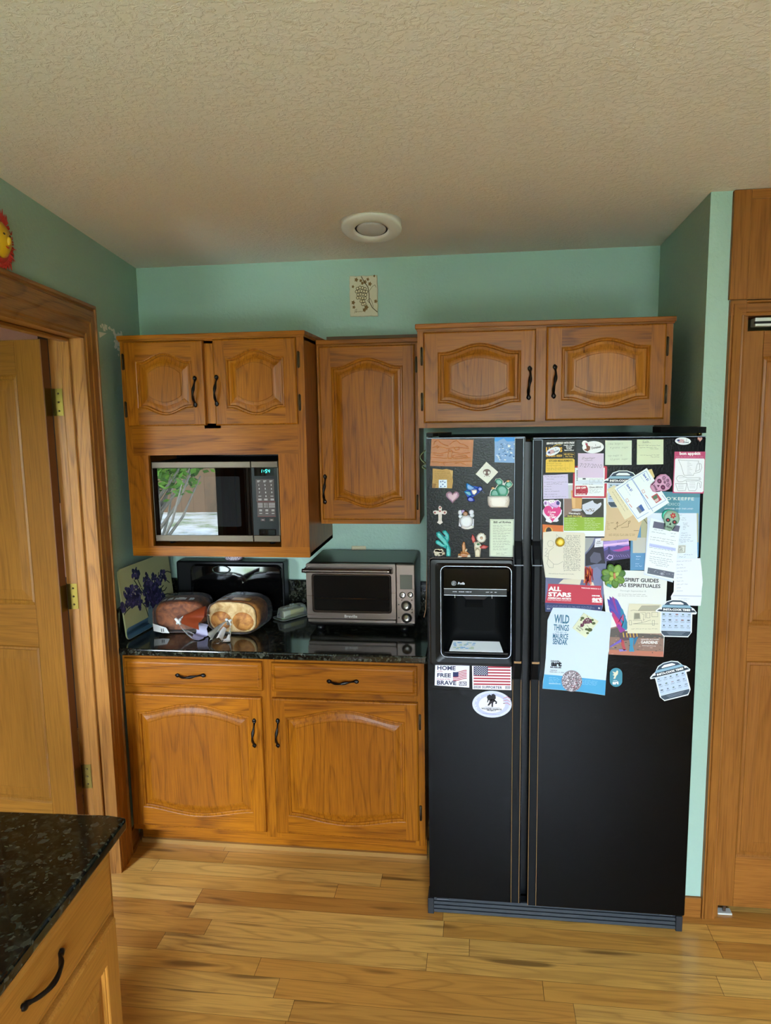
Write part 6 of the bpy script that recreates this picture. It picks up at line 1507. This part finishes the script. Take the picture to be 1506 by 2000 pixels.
for k, a in enumerate((225, 320, 55, 140)):
    ca, sa = math.cos(math.radians(a)), math.sin(math.radians(a)); s.dome(ellpts(1198+6.5*ca, 1124+6.5*sa, 6, 4.6, a, 12), ['8fb450', 'a4c46a', '7aa048', '98bc5c'][k], .007, .008, .2)
s.dome([(1196, 1117), (1200, 1116), (1202, 1128), (1197, 1129)], 'b87a50', .005, .013, .3); s.dome([(1185, 1138), (1194, 1141), (1193, 1147), (1184, 1143)], '3f9490', .004, .009, .3); s.done()
Z6 = lambda x, y: (1050+x/9.4125, 1160+y/9.4125)
torn = [Z6(x, y) for x, y in ((285, 252), (700, 262), (1200, 318), (1370, 350), (1345, 620), (1300, 1100), (1255, 1600), (1240, 1865), (800, 1800), (90, 1740), (100, 1600), (120, 1480), (150, 1180), (165, 900), (185, 480), (230, 370))]
s = Sheet('art_poster', 'white art museum page with blue bottom band and torn left edge', 'poster', torn, 'c4d2de', 4)
s.poly([Z6(122, 1478), Z6(500, 1510), Z6(1257, 1588), Z6(1240, 1862), Z6(800, 1798), Z6(92, 1738)], '4a9cc8', 1)
T_ = '2f6684'
s.text('WILD', *Z6(445, 462), 29.5, 17, T_, 3, .03); s.text('THINGS', *Z6(436, 620), 30, 12.5, T_, 3, .025); s.text('- THE ART OF -', *Z6(430, 705), 27, 2.6, '4a7a94', 3, .01); s.text('MAURICE', *Z6(422, 778), 30, 10.5, T_, 3, .025); s.text('SENDAK', *Z6(415, 880), 29, 11, T_, 3, .03)
s.text('DENVER', *Z6(325, 1238), 17, 3.2, '26282e', 3, .04); s.text('art', *Z6(345, 1285), 21, 10, '20222a', 3, .07); s.text('MUSEUM', *Z6(333, 1350), 21, 3.4, '26282e', 3, .04); s.text('TOMORROW', *Z6(295, 1405), 14, 2.0, '4a4c54', 3, .02); s.text('FEBRUARY 17, 2025', *Z6(355, 1440), 28, 2.0, '4a4c54', 3, .02)
for i in range(4): s.scrib(*Z6(210, 1528+28*i), *Z6(450, 1545+28*i), 1, '9ccfe8', .5, rot=3, seed=210+i, amp=.35); s.scrib(*Z6(815, 1578+24*i), *Z6(1110, 1590+24*i), 1, '9ccfe8', .5, rot=5, seed=220+i, amp=.35, fill=1.3)
s.text('denverartmuseum.org', *Z6(315, 1650), 23, 2.4, 'e4f0f6', 2, .02); s.done()
s = Sheet('grape_tile_magnet', 'tilted square magnet with red grape bunch on the torn poster', 'magnet', [Z6(850, 350), Z6(1125, 505), Z6(885, 810), Z6(640, 630)], 'cdd0b4', 7, 0.004)
for x, y in ((870, 480), (900, 460), (935, 455), (965, 475), (850, 510), (885, 505), (920, 495), (955, 500), (985, 495), (840, 540), (875, 535), (910, 530), (945, 530), (805, 560), (840, 570), (800, 590), (825, 590), (985, 520)): s.ell(*Z6(x, y), 2.0, 2.0, '5c2440', 2, n=9); s.ell(*Z6(x-4, y-5), .6, .6, '9a5a78', 3, n=6)
for x, y, r in ((825, 445, 4), (1030, 540, 4), (960, 660, 5.4), (900, 650, 3.4), (920, 720, 3), (1005, 480, 3.4), (800, 480, 2.4)): s.ell(*Z6(x, y), r, r*.7, '4d5a34', 2, n=7)
s.line([Z6(905, 400), Z6(935, 440), Z6(940, 470)], .8, '3d3a28', 3); s.line([Z6(905, 570), Z6(960, 640), Z6(1000, 680)], .6, '3d3a28', 3); s.text('CASTLE', *Z6(790, 625), 13, 2.6, '4a4434', 38, .03); s.text('ROCK', *Z6(755, 655), 10, 2.6, '4a4434', 38, .03); s.done()
s = Sheet('beaded_magnet', 'round grey beaded disc magnet at bottom of torn poster', 'magnet', ellpts(1117, 1330.5, 20, 20.5, 0, 40), '8d8288', 8, 0.004)
r_ = random.Random(17)
for k in range(300):
    a, q = r_.uniform(0, 2*PI), 19*math.sqrt(r_.random()); u, v = 1117+q*math.cos(a), 1330.5+q*math.sin(a)
    c_ = r_.choice(['d2ccd2', 'b0a8b0', '4a4248', 'e0dce0', '6a5a62', '8a3a48' if u > 1117 else 'c4bcc4']); s.ell(u, v, 1.1, 1.1, c_, 2+k % 4, n=6)
s.done()
s = Sheet('art_sticker', 'small blue rounded sticker reading art below the posters', 'sticker', [(1203.3+12.3*math.cos(t)*1.0, 1323+(6.5 if math.sin(t) > 0 else -6.5)+12*math.sin(t)) for t in [2*PI*k/32 for k in range(32)]], '3f8296', 1)
s.poly([Z7(x, y) for x, y in ((245, 1240), (290, 1255), (310, 1225), (325, 1240), (320, 1280), (300, 1300), (285, 1340), (260, 1340), (275, 1300), (250, 1290), (270, 1275))], 'd8d2b8', 2); s.text('art', *Z7(290, 1393), 12, 6.5, 'eef2f4', -2, .07); s.text('DENVER', *Z7(285, 1366), 8, 1.4, 'eef2f4', -2, .03); s.done()
s = Sheet('house_clipping', 'cream cartoon clipping of storefront between winged poster and pot', 'clipping', [Z7(470, 335), Z7(900, 345), Z7(900, 735), Z7(450, 732), Z7(445, 600)], 'd2ccb2', 5)
for pts in (((590, 430), (640, 365), (880, 362)), ((590, 430), (880, 430)), ((540, 460), (610, 460), (620, 540), (535, 545), (540, 460)), ((620, 455), (690, 455), (690, 530)), ((705, 460), (750, 460), (750, 525), (705, 525), (705, 460)), ((775, 450), (855, 450), (855, 510), (775, 510), (775, 450)), ((490, 430), (530, 420), (585, 430)), ((470, 560), (500, 560), (505, 620), (475, 620), (470, 560)), ((520, 560), (640, 560), (640, 590), (520, 605)), ((640, 590), (760, 555)), ((780, 560), (812, 560), (808, 625), (782, 625), (780, 560)), ((520, 605), (860, 605)), ((640, 470), (670, 480), (660, 560), (680, 545))): s.line([Z7(*p) for p in pts], .55, '6c6a5c')
s.poly([Z7(595, 428), Z7(642, 367), Z7(878, 364), Z7(878, 428)], 'a3a08c', 1); s.poly([Z7(545, 465), Z7(608, 465), Z7(615, 535), Z7(540, 540)], '8a8876', 1); s.scrib(*Z7(500, 665), *Z7(860, 678), 1, '7a7866', .5, seed=5, amp=.4, fill=1.3); s.done()
def pot(label, C0, rot, layer, hide=False):
    c_, s_ = math.cos(math.radians(rot)), math.sin(math.radians(rot))
    P = lambda x, y: (C0[0]+x*c_-y*s_, C0[1]+x*s_+y*c_)
    out = [(-40.5, -15), (-34, -20), (-28, -23), (-20, -33), (-8, -37), (8, -37), (20, -33), (28, -23), (34, -20), (40, -12), (38, -9), (31, -9), (31, 26), (24, 36), (-24, 36), (-31, 26), (-31, -12), (-40, -12)]
    s = Sheet('pot_magnet', label, 'magnet', [P(*q) for q in out], 'dfe5ec', layer, 0.0008, 'cooking-times pot magnets')
    s.poly([P(*q) for q in ((-26, -24), (-19, -31.5), (-8, -35.5), (8, -35.5), (19, -31.5), (26, -24))], '2b3a4c', 1); s.poly([P(*q) for q in ((-14, -29), (-8, -32.5), (8, -32.5), (14, -29), (13, -27.5), (-13, -27.5))], 'dfe5ec', 2)
    s.poly([P(*q) for q in ((-26, -26), (26, -26), (29, -21), (-29, -21))], '84a8bc', 3); s.poly([P(*q) for q in ((-28.5, -21), (29.5, -21), (29.5, -13.5), (-28.5, -13.5))], '26323f', 4); s.poly([P(*q) for q in ((-38.5, -14.2), (-34, -17), (34, -17), (38.5, -13), (30, -12.5), (-30, -13))], '26323f', 3)
    s.poly([P(*q) for q in ((-29, -12), (29, -12), (29, 24), (-29, 24))], 'b3c2d6', 1); s.poly([P(*q) for q in ((-29, 24.5), (29, 24.5), (28, 29), (23, 34), (-23, 34), (-28, 29))], '3d4a58', 2)
    s.text('INSTA-COOK TIMES', *P(0.5, -17.2), 53, 4.4, 'eef2f6', rot, .05, lv=6)
    r_ = random.Random(int(C0[1]))
    for j in range(3):
        for i in range(5):
            x, y = -24+12*i, -8+11*j; s.ell(*P(x+r_.uniform(-1, 1), y), r_.uniform(1.5, 3.4), r_.uniform(.7, 1.6), r_.choice(['3c4654', '6a7482', '8a6a6e', '566a62', '4c5664']), 3, rot, 8); s.line([P(x-4, y+3.2), P(x+4, y+3.2)], .5, '5a6678', 3); s.line([P(x-3, y+4.6), P(x+3, y+4.6)], .4, '7a8698', 3)
    for k in range(3): s.line([P(-18+2*k, 27+2*k), P(18-3*k, 27+2*k)], .5, '8e9aa8', 4)
    s.done()
pot('pot shaped cooking-times magnet half hidden behind the Save coupons', (1217, 956), 0, 3)
pot('upright pot shaped cooking-times magnet below the shopping list', (1321, 1208), 1.5, 7)
pot('tilted pot shaped cooking-times magnet lowest on refrigerator door', (1312.5, 1328.5), -14, 1)

# ================================================================== THINGS ON THE COUNTER
CZ = 0.9155
# cutting board with painted flowers, leaning in the left corner
A0 = at(247, 1253, Z=CZ+0.001)+Vector((.006, 0, 0)); B0 = at(304, 1221, Z=CZ+0.001)+Vector((.006, 0, 0))
ex = (B0-A0).normalized()
TL = A0 + Vector((-0.026, 0.0, 0.294))           # leans back a little on the low granite upstand
ez = (TL-A0); ez = (ez-ex*ez.dot(ex)).normalized()
ey = ez.cross(ex).normalized()                   # ex, ey, ez: ey points to the wall
BM = Matrix((ex, ey, ez)).transposed().to_4x4(); BM.translation = A0 + ez*0.004
BI = BM.inverted()
def onboard(u, v):
    d = BI.to_3x3() @ (RT*((u-753)/FPX)+FW+UP*((1000-v)/FPX)); c = BI @ CAM
    p = c + d*(-c.y/d.y); return p.x, p.z
cb = MB()
BW, BH = 0.40, 0.285
BW = max(0.30, min(0.42, onboard(342, 1175)[0])); BH = onboard(229, 1114)[1]
CREAMB = mat('board_cream', '98966c', 0.35); BLUEB = mat('board_blue', '38566a', 0.35)
cb.prism(rr_poly(0, BW, 0, BH, 0.022), CREAMB, 0.0, 0.006, 'Y')
zb_ = onboard(262, 1232)[1]+0.012
cb.face([(x, -0.0003, z) for x, z in rr_poly(0.001, BW-.001, 0.001, 0.05, 0.02)], BLUEB); cb.face([(0.0005, -0.0003, 0.02), (BW-.0005, -0.0003, 0.02), (BW-.0005, -0.0003, zb_), (0.0005, -0.0003, zb_)], BLUEB)
PUR = [mat('petal_'+c_, c_, 0.5) for c_ in ('2c2848', '38325c', '221f38', '463e66', '1f2440')]
VASE = mat('painted_vase', '5a6f72', 0.5); STEM = mat('painted_stem', '2c3424', 0.5)
vz = lambda *pts: [(onboard(*p)[0], onboard(*p)[1]) for p in pts]
rng = random.Random(9)
def bpoly(pts, m, lv):
    f = cb.face([(x, -0.0004-0.00006*lv, z) for x, z in pts], m)
    if len(pts) > 4: f.normal_update(); bmesh.ops.triangulate(cb.bm, faces=[f], ngon_method='EAR_CLIP')
Q = lambda x, y: (220+x/11.585, 1100+y/11.585)
bpoly(vz(Q(800, 900), Q(920, 900), Q(950, 1240), Q(900, 1420), Q(800, 1340), Q(800, 1200)), VASE, 1)
def bline(pts, w_, m, lv=2):
    P = [Vector(p) for p in vz(*pts)]
    for a, c_ in zip(P, P[1:]):
        d_ = c_-a; n_ = Vector((-d_.y, d_.x)).normalized()*w_/2
        bpoly([(a+n_)[:], (c_+n_)[:], (c_-n_)[:], (a-n_)[:]], m, lv)
for pts in ((Q(550, 340), Q(650, 560), Q(830, 900)), (Q(480, 380), Q(620, 600), Q(800, 820)), (Q(250, 1170), Q(320, 1080), Q(400, 1000)), (Q(640, 860), Q(740, 980), Q(810, 1200)), (Q(1040, 200), Q(1010, 480), Q(900, 900)), (Q(1200, 370), Q(1290, 440)), (Q(1100, 640), Q(1180, 610), Q(1220, 540)), (Q(1140, 720), Q(1240, 690), Q(1400, 715)), (Q(1160, 800), Q(1230, 780), Q(1320, 810)), (Q(1180, 810), Q(1290, 890), Q(1400, 915)), (Q(1070, 600), Q(1150, 500)), (Q(1120, 230), Q(1230, 180), Q(1320, 210))): bline(pts, 0.0055, STEM, 2)
for cx, cy, rx_, ry_, n_ in ((520, 230, 80, 120, 16), (760, 420, 90, 120, 14), (930, 300, 50, 60, 7), (960, 440, 120, 110, 18), (1130, 300, 80, 130, 14), (440, 680, 190, 190, 46), (480, 860, 180, 120, 30), (860, 620, 170, 190, 44), (1000, 760, 170, 200, 48), (840, 880, 130, 150, 24), (1060, 900, 90, 110, 18), (260, 1000, 80, 90, 12), (620, 980, 30, 70, 5), (760, 260, 22, 40, 3)):
    for k in range(int(n_*2.2)):
        a, q = rng.uniform(0, 2*PI), math.sqrt(rng.random()); x, y = cx+rx_*q*math.cos(a), cy+ry_*q*math.sin(a)
        ox_, oz_ = onboard(*Q(x, y)); r = rng.uniform(.007, .015); n = 7
        bpoly([(ox_+r*rng.uniform(.5, 1)*math.cos(2*PI*j/n), oz_+r*rng.uniform(.5, 1)*math.sin(2*PI*j/n)) for j in range(n)], rng.choice(PUR), 3+k % 8)
for k in range(9):
    x, y = rng.uniform(300, 620), rng.uniform(470, 700); bline([Q(x, y), Q(x+rng.uniform(-50, 50), y+rng.uniform(-40, 40))], 0.004, CREAMB, 12)
o = cb.build('cutting_board'); o.matrix_world = BM
tag(o, 'cream cutting board painted with purple flowers leaning in left corner', 'cutting board')

# black glossy box against the backsplash
BX0, BX1 = at(345, 1130, Y=-0.115).x, at(555, 1130, Y=-0.115).x
BZ1 = at(450, 1097, Y=-0.115).z
bx = thing('bread_box', 'large glossy black box under the microwave cabinet behind the bread', 'box', ((BX0+BX1)/2, -0.115, CZ))
bw, bh = (BX1-BX0)/2, BZ1-CZ
b = MB(); b.box(-bw, bw, 0.0, 0.085, 0.004, bh, BLACKP, 0.01, 3); b.build('box_body', bx)
b = MB(); b.loft([[(x, 0.0, z) for x, z in rr_poly(-bw*.72, bw*.97, 0.02, bh-.012, .03)], [(x, -0.010, z) for x, z in rr_poly(-bw*.715, bw*.965, 0.022, bh-.014, .03)], [(x, -0.014, z) for x, z in rr_poly(-bw*.69, bw*.94, 0.03, bh-.02, .028)]], GLOSSB, smooth=False)
dd = b.build('box_door', bx)
b = MB(); ec = (at(432, 1113, Y=-0.131).x-bx.location.x, at(432, 1113, Y=-0.131).z-CZ)
b.loft([[(ec[0]+.046*f*math.cos(2*PI*k/32), y, ec[1]+.020*f*math.sin(2*PI*k/32)) for k in range(32)] for f, y in ((1.0, -0.014), (1.0, -0.017), (.93, -0.018), (.86, -0.017), (.8, -0.0142))], mat('dark_chrome', '3a3f3c', 0.15, 0.9), cap=False); b.build('oval_reflection_ring', dd)  # raised ring stands in for an oval reflection on the glossy front
b = MB(); b.lathe([(0, 0), (0.014, 0.0), (0.014, 0.004), (0, 0.004)], BLACKP, (-bw*.8, .03, 0), 12); b.lathe([(0, 0), (0.014, 0.0), (0.014, 0.004), (0, 0.004)], BLACKP, (bw*.8, .03, 0), 12); b.lathe([(0, 0), (0.014, 0.0), (0.014, 0.004), (0, 0.004)], BLACKP, (-bw*.8, .07, 0), 12); b.lathe([(0, 0), (0.014, 0.0), (0.014, 0.004), (0, 0.004)], BLACKP, (bw*.8, .07, 0), 12); b.build('feet', bx)
p = at(457, 1091, Y=-0.075)
b = MB()
def swirl_mat():
    m = mat('purple_white_print', 'b8a8b4', 0.6); g = NT(m)
    wv = g.n('TexWave', i_Scale=60.0, i_Distortion=12.0); g.l(g.scaled((1, 1, 1), False), wv.inputs['Vector'])
    g.l(g.ramp(wv.outputs[0], [(0.35, lin('3a2238')), (0.55, lin('d8ccd4'))]), g.b.inputs['Base Color']); return m
b.loft([[(r*1.0*math.cos(2*PI*k/24)*1.5, r*math.sin(2*PI*k/24), z) for k in range(24)] for r, z in ((.018, 0.0), (.026, .003), (.030, .012), (.026, .024), (.016, .032), (.004, .034))], swirl_mat())
o = b.build('patterned_bundle', None, (p.x, -0.075, CZ+bh+0.0005)); tag(o, 'small purple and white patterned bundle on the glossy black box', 'cloth')

# bagged loaves: bread, clear bag, knot and tail
CRUST = mat('bread_crust_brown', '7a4020', 0.7); GOLD = mat('bread_golden', 'b5712c', 0.65); CRUMB = mat('bread_crumb', 'c9a874', 0.85)
def bread_noise(m, a, c_):
    g = NT(m); n = g.noise(g.scaled((1, 1, 1)), 22.0, 4.0, 0.6, 1.2)
    g.l(g.ramp(n, [(0.35, lin(a)), (0.62, lin(c_))]), g.b.inputs['Base Color']); g.bump(n, 0.4, 0.004)
bread_noise(CRUST, '5c2c14', '96562c'); bread_noise(GOLD, '94541c', 'c98a40'); bread_noise(CRUMB, 'b08a54', 'd8bc8c')
SEAL = mat('white_tie', 'd9d6d2', 0.5); LABELM = mat('bag_print_pale', 'cfc9c4', 0.5); LAV = mat('bag_print_lavender', '8f86a0', 0.4); YEL = mat('bag_print_yellow', 'c98a1e', 0.4); RUST = mat('bag_print_rust', '7c3216', 0.35)
def sup(hx, hz, z0, y, n=28, p=3.2, dx=0.0, fz=1.0):
    r = []
    for k in range(n):
        a = 2*PI*k/n; c_, s_ = math.cos(a), math.sin(a)
        r.append((dx+hx*math.copysign(abs(c_)**(2/p), c_), y, z0+hz+hz*fz*math.copysign(abs(s_)**(2/p), s_)))
    return r
def loaf(label, loc, rz, hx, hz, ln, light):
    t = thing('bread_loaf', label, 'bread', loc, rz, 'bagged loaves of bread')
    b = MB(); z0 = 0.004
    m = GOLD if light else CRUST
    b.loft([sup(hx*.86, hz*.86, z0+.008, 0.0), sup(hx*.97, hz*.97, z0+.002, 0.012), sup(hx, hz, z0, 0.03), sup(hx*1.01, hz*1.02, z0, ln*.5), sup(hx, hz, z0, ln-.03), sup(hx*.85, hz*.85, z0+.006, ln)], m)
    if light:
        b.loft([sup(hx*.965, hz*.965, z0+.004, -0.0012), sup(hx*.965, hz*.965, z0+.004, -0.010), sup(hx*.92, hz*.90, z0+.009, -0.013)], CRUMB)
        for sg in (-1, 1): b.ball((sg*hx*.45, -0.008, z0+hz*.80), (hx*.46, 0.016, hz*.62), GOLD, 22, 12)
    b.build('loaf', t)
    rr_ = random.Random(int(loc[0]*100))
    f = MB(); kx, kz = hx*.12, hz*1.0
    rings = []
    for s_, y in ((1.05, ln+.004), (1.055, ln*.6), (1.05, .03), (1.03, -.016), (.80, -.030), (.50, -.044), (.22, -.056), (.07, -.066)):
        base = sup(hx*s_, hz*s_, z0+hz*(1-s_)*(0.9), y)
        w_ = (1-min(1, s_))
        ring = []
        for k, q in enumerate(base):
            j = 1+rr_.uniform(-.16, .16)*min(1, w_*2.2+.12)
            z_q = max(0.0015, z0+hz+(q[2]-z0-hz)*j)
            ring.append((q[0]*j+kx*w_, q[1]+rr_.uniform(-.003, .003)*w_, z_q))
        rings.append(ring)
    f.loft(rings, FILM, cap=False)
    bag = f.build('bag', t)
    kn = MB(); kp = (kx*.93, -.070, z0+hz)
    kn.tube([(kp[0]-.012, kp[1], kp[2]+.012), (kp[0], kp[1]-.004, kp[2]), (kp[0]+.010, kp[1]-.002, kp[2]-.014)], [.006, .008, .005], SEAL, 8); kn.tube([(kp[0]+.012, kp[1], kp[2]+.010), (kp[0], kp[1]-.004, kp[2]), (kp[0]-.006, kp[1]-.003, kp[2]-.012)], [.004, .007, .004], SEAL, 8)
    kn.build('twist_tie', t)
    # flared tail of the bag
    tl_ = MB()
    dirv = Vector((0.85, -0.25, -0.12)) if not light else Vector((-0.12, -0.62, -0.55))
    dirv.normalize(); side = dirv.cross(Vector((0, 0, 1))).normalized(); up_ = side.cross(dirv).normalized()
    K = 18; L_ = .125 if not light else .105
    rg = []
    for i in range(6):
        tt = i/5; wr = .010+(.062 if not light else .050)*tt**.7
        ring = []
        for k in range(K):
            a = 2*PI*k/K; fold = 1+.38*math.sin(a*5+loc[0]*30)*tt
            p_ = Vector(kp)+dirv*(L_*tt)+side*(math.cos(a)*wr*fold*.55)+up_*(math.sin(a)*wr*fold*1.0)+Vector((rr_.uniform(-.003, .003), rr_.uniform(-.003, .003), 0))*tt
            p_.z = max(.002+.0008*(k % 3), p_.z)
            ring.append(p_)
        rg.append(ring)
    tl_.loft(rg, FILM, cap=False)
    if not light:
        tl_.loft([[p_*1.0 for p_ in r[0:8]] for r in [[q+Vector((0, -.0012, 0)) for q in rr__] for rr__ in rg[1:6]]], RUST, closed=False, cap=False); tl_.loft([[q+Vector((.0005, -.0014, .0003)) for q in rr__[9:16]] for rr__ in rg[3:6]], LAV, closed=False, cap=False)
    else:
        for k0 in (1, 6, 11): tl_.loft([[q+Vector((0, -.0012, .0004)) for q in rr__[k0:k0+3]] for rr__ in rg[2:6]], LABELM, closed=False, cap=False)
    tl_.build('bag_tail', bag)
    # print on the bag
    pr = MB(); hx2, hz2 = hx*1.062, hz*1.062
    def strip(a0, a1, y0, y1, m, n=6, rag=0):
        for i in range(n):
            q = []
            for aa, yy in ((a0+(a1-a0)*i/n, y0), (a0+(a1-a0)*(i+1)/n, y0), (a0+(a1-a0)*(i+1)/n, y1), (a0+(a1-a0)*i/n, y1)):
                c_, s_ = math.cos(aa), math.sin(aa)
                q.append((hx2*math.copysign(abs(c_)**(2/3.2), c_), yy+rr_.uniform(-rag, rag), z0+hz+hz2*math.copysign(abs(s_)**(2/3.2), s_)+.0008))
            pr.face(q, m)
    if not light:
        for a in (1.25, 1.5, 1.72, 1.95): strip(a, a+.16, .02, .055, LABELM, 3, .008)
        pr.build('bag_print', bag); pr = MB()
        pr.face([(-hx*.95, -.034, .018), (-hx*.6, -.045, .012), (-hx*.30, -.052, .012), (-hx*.42, -.050, .036), (-hx*.98, -.030, .050)], LABELM)
        for k in range(4): pr.face([(-hx*.62+.008*k, -.0475, .017), (-hx*.58+.008*k, -.0478, .017), (-hx*.60+.008*k, -.0470, .032), (-hx*.63+.008*k, -.0467, .032)], mat('bag_small_print', '4a4644', .6))
    else:
        strip(1.15, 1.6, .01, .05, YEL, 5); pr.build('bag_print', bag); pr = MB(); strip(1.7, 2.1, .0, .03, LABELM, 5, .004)
    pr.build('bag_print', bag)
    return t
P1 = at(352, 1212, Y=-0.44); P2 = at(455, 1210, Y=-0.42)
loaf('bagged brown loaf with pale lettering and rust tail by painted board', (P1.x-0.012, -0.415, CZ), math.radians(8), 0.112, 0.066, 0.15, False)
loaf('bagged golden loaf with pale crumb end and white knotted tail', (P2.x, -0.415, CZ), math.radians(-6), 0.113, 0.069, 0.145, True)

# butter dish
p = at(566, 1196, Z=CZ)
bd = thing('butter_dish', 'clear covered butter dish beside the toaster oven', 'butter dish', (p.x+0.032, p.y-0.076, CZ), math.radians(52))
b = MB(); b.loft([[(x, y, z) for x, y in rr_poly(-a, a, -c_, c_, .02)] for a, c_, z in ((.078, .036, .001), (.085, .043, .004), (.088, .046, .009), (.086, .044, .009), (.078, .036, .004))], DISHCLEAR); b.build('dish', bd)
b = MB(); b.box(-.058, .058, -.017, .017, .006, .040, mat('butter_yellow', 'd9cf94', 0.4), .003, 2); b.box(-.058, -.020, -.0175, .0175, .0055, .0405, mat('butter_wrapper', 'd2d0bc', .4), .003, 2); b.build('butter', bd)
b = MB(); b.loft([[(x, y, z) for x, y in rr_poly(-a, a, -c_, c_, .012)] for a, c_, z in ((.072, .030, .010), (.070, .028, .03), (.066, .025, .050), (.056, .018, .056))], DISHCLEAR); b.box(-.012, .012, -.004, .004, .056, .064, DISHCLEAR, .002); b.build('cover', bd)

# sheet hanging on the refrigerator's side, seen edge-on
zt_, zb_ = at(829, 866, Y=-0.78).z, at(829, 1205, Y=-0.78).z
b = MB(); CARD = mat('kraft_card', '8a6848', 0.8)
prof_ = [(1.332, zt_), (1.3315, zt_-.15), (1.331, zt_-.30), (1.3285, zt_-.42), (1.326, zb_+.10), (1.3225, zb_+.03), (1.316, zb_)]
b.loft([[(x, y, z) for y in (-.785, -.60, -.42)] + [(x+.0022, y, z) for y in (-.42, -.60, -.785)] for x, z in prof_], CARD, smooth=False)
o = b.build('wall_calendar'); tag(o, 'thin brown hanging sheet on refrigerator left side, seen edge-on', 'calendar')
b = MB(); GRN = mat('sage_ribbon', '8a9468', 0.6)
zg = at(826, 905, Y=-0.80).z
for sg, L_ in ((1, .045), (-.55, .04)):
    b.loft([[(1.331-.018*math.sin(t*PI)*1.0-.004*sg, -.79+w_*.010, zg+sg*L_*t+w_*.002) for w_ in (-1, 1)] + [(1.3325-.018*math.sin(t*PI)-.004*sg, -.79+w_*.010, zg+sg*L_*t+w_*.002) for w_ in (1, -1)] for t in [k/8 for k in range(9)]], GRN)
o = b.build('ribbon'); tag(o, 'sage green ribbon loop sticking out beside the brown hanging sheet', 'ribbon')

# ================================================================== GARDEN OUTSIDE THE WINDOWS
def ground_mat():
    m = mat('gravel_garden', 'b8b4a8', 0.9); g = NT(m); v = g.scaled((1, 1, 1), False)
    g.l(g.ramp(g.noise(v, 1.4, 5.0, 0.65), [(0.38, lin('6d7a44')), (0.5, lin('b9b3a2')), (0.7, lin('d8d6d0'))]), g.b.inputs['Base Color']); return m
structure(box_obj('ground', None, -40, 40, -60, SOUTH-0.2, -0.75, -0.55, ground_mat()), 'gravel garden outside')
structure(box_obj('terrace', None, -40, 0.0, SOUTH-0.2, ADJ_S-0.2, -0.75, -0.55, ground_mat()))
LEAF = [mat('leaf_'+c_, c_, 0.6) for c_ in ('5c8a2e', '79a83c', '4a7228')]
BARK = mat('bark_grey', '8a8478', 0.9)
def tree(x, y, h, r, k, label):
    t = thing('tree', label, 'tree', (x, y, -0.55), 0, 'garden trees beyond the windows')
    rg_ = random.Random(k)
    b = MB(); b.tube([(0, 0, 0), (.05, 0, h*.4), (-.04, .05, h*.75), (0, 0, h)], [.07, .055, .04, .02], BARK, 8)
    for j in range(14):
        a = rg_.uniform(0, 2*PI); z0 = h*rg_.uniform(.02, .6); b.tube([(0, 0, z0), (r*.4*math.cos(a), r*.4*math.sin(a), z0+h*.2), (r*.7*math.cos(a), r*.7*math.sin(a), z0+h*.45)], [.035, .022, .01], BARK, 6)
    b.build('trunk', t)
    b = MB()
    for j in range(1500):
        a, ph = rg_.uniform(0, 2*PI), rg_.uniform(-1, 1); q = r*rg_.uniform(.45, 1.0); sp = math.sqrt(1-ph*ph)
        c_ = Vector((q*sp*math.cos(a), q*sp*math.sin(a), h*.68+q*ph*.8)); u_ = Vector((rg_.uniform(-1, 1), rg_.uniform(-1, 1), rg_.uniform(-.6, .6))).normalized(); v_ = u_.orthogonal().normalized(); s_ = rg_.uniform(.05, .11)
        b.face([c_-u_*s_, c_+v_*s_*.6, c_+u_*s_, c_-v_*s_*.6], LEAF[rg_.randrange(3)])
    b.build('crown', t)
for k, (x, y, h, r) in enumerate(((-5.6, -11.6, 2.9, 1.2), (-3.5, -9.4, 2.75, 1.15), (-1.9, -10.6, 2.6, 0.95), (-3.2, -13.6, 3.0, 1.1), (0.7, -10.2, 3.1, 1.3), (3.6, -10.6, 3.1, 1.3), (6.6, -12.5, 2.2, 1.0))):  # unseen trees, placed and sized to tint reflections and trim the sky light
    tree(x, y, h, r, k, 'green garden tree outdoors, out of view, placed for window reflections')
fn = thing('fence', 'brown board fence at the back of the garden', 'fence', (0, -15, -0.55))
b = MB()
for k in range(120): b.box(-18+.3*k, -18+.3*k+.296, 0, .03, 0, 1.5, mat('fence_brown', '7d6248', .85))
b.build('boards', fn)
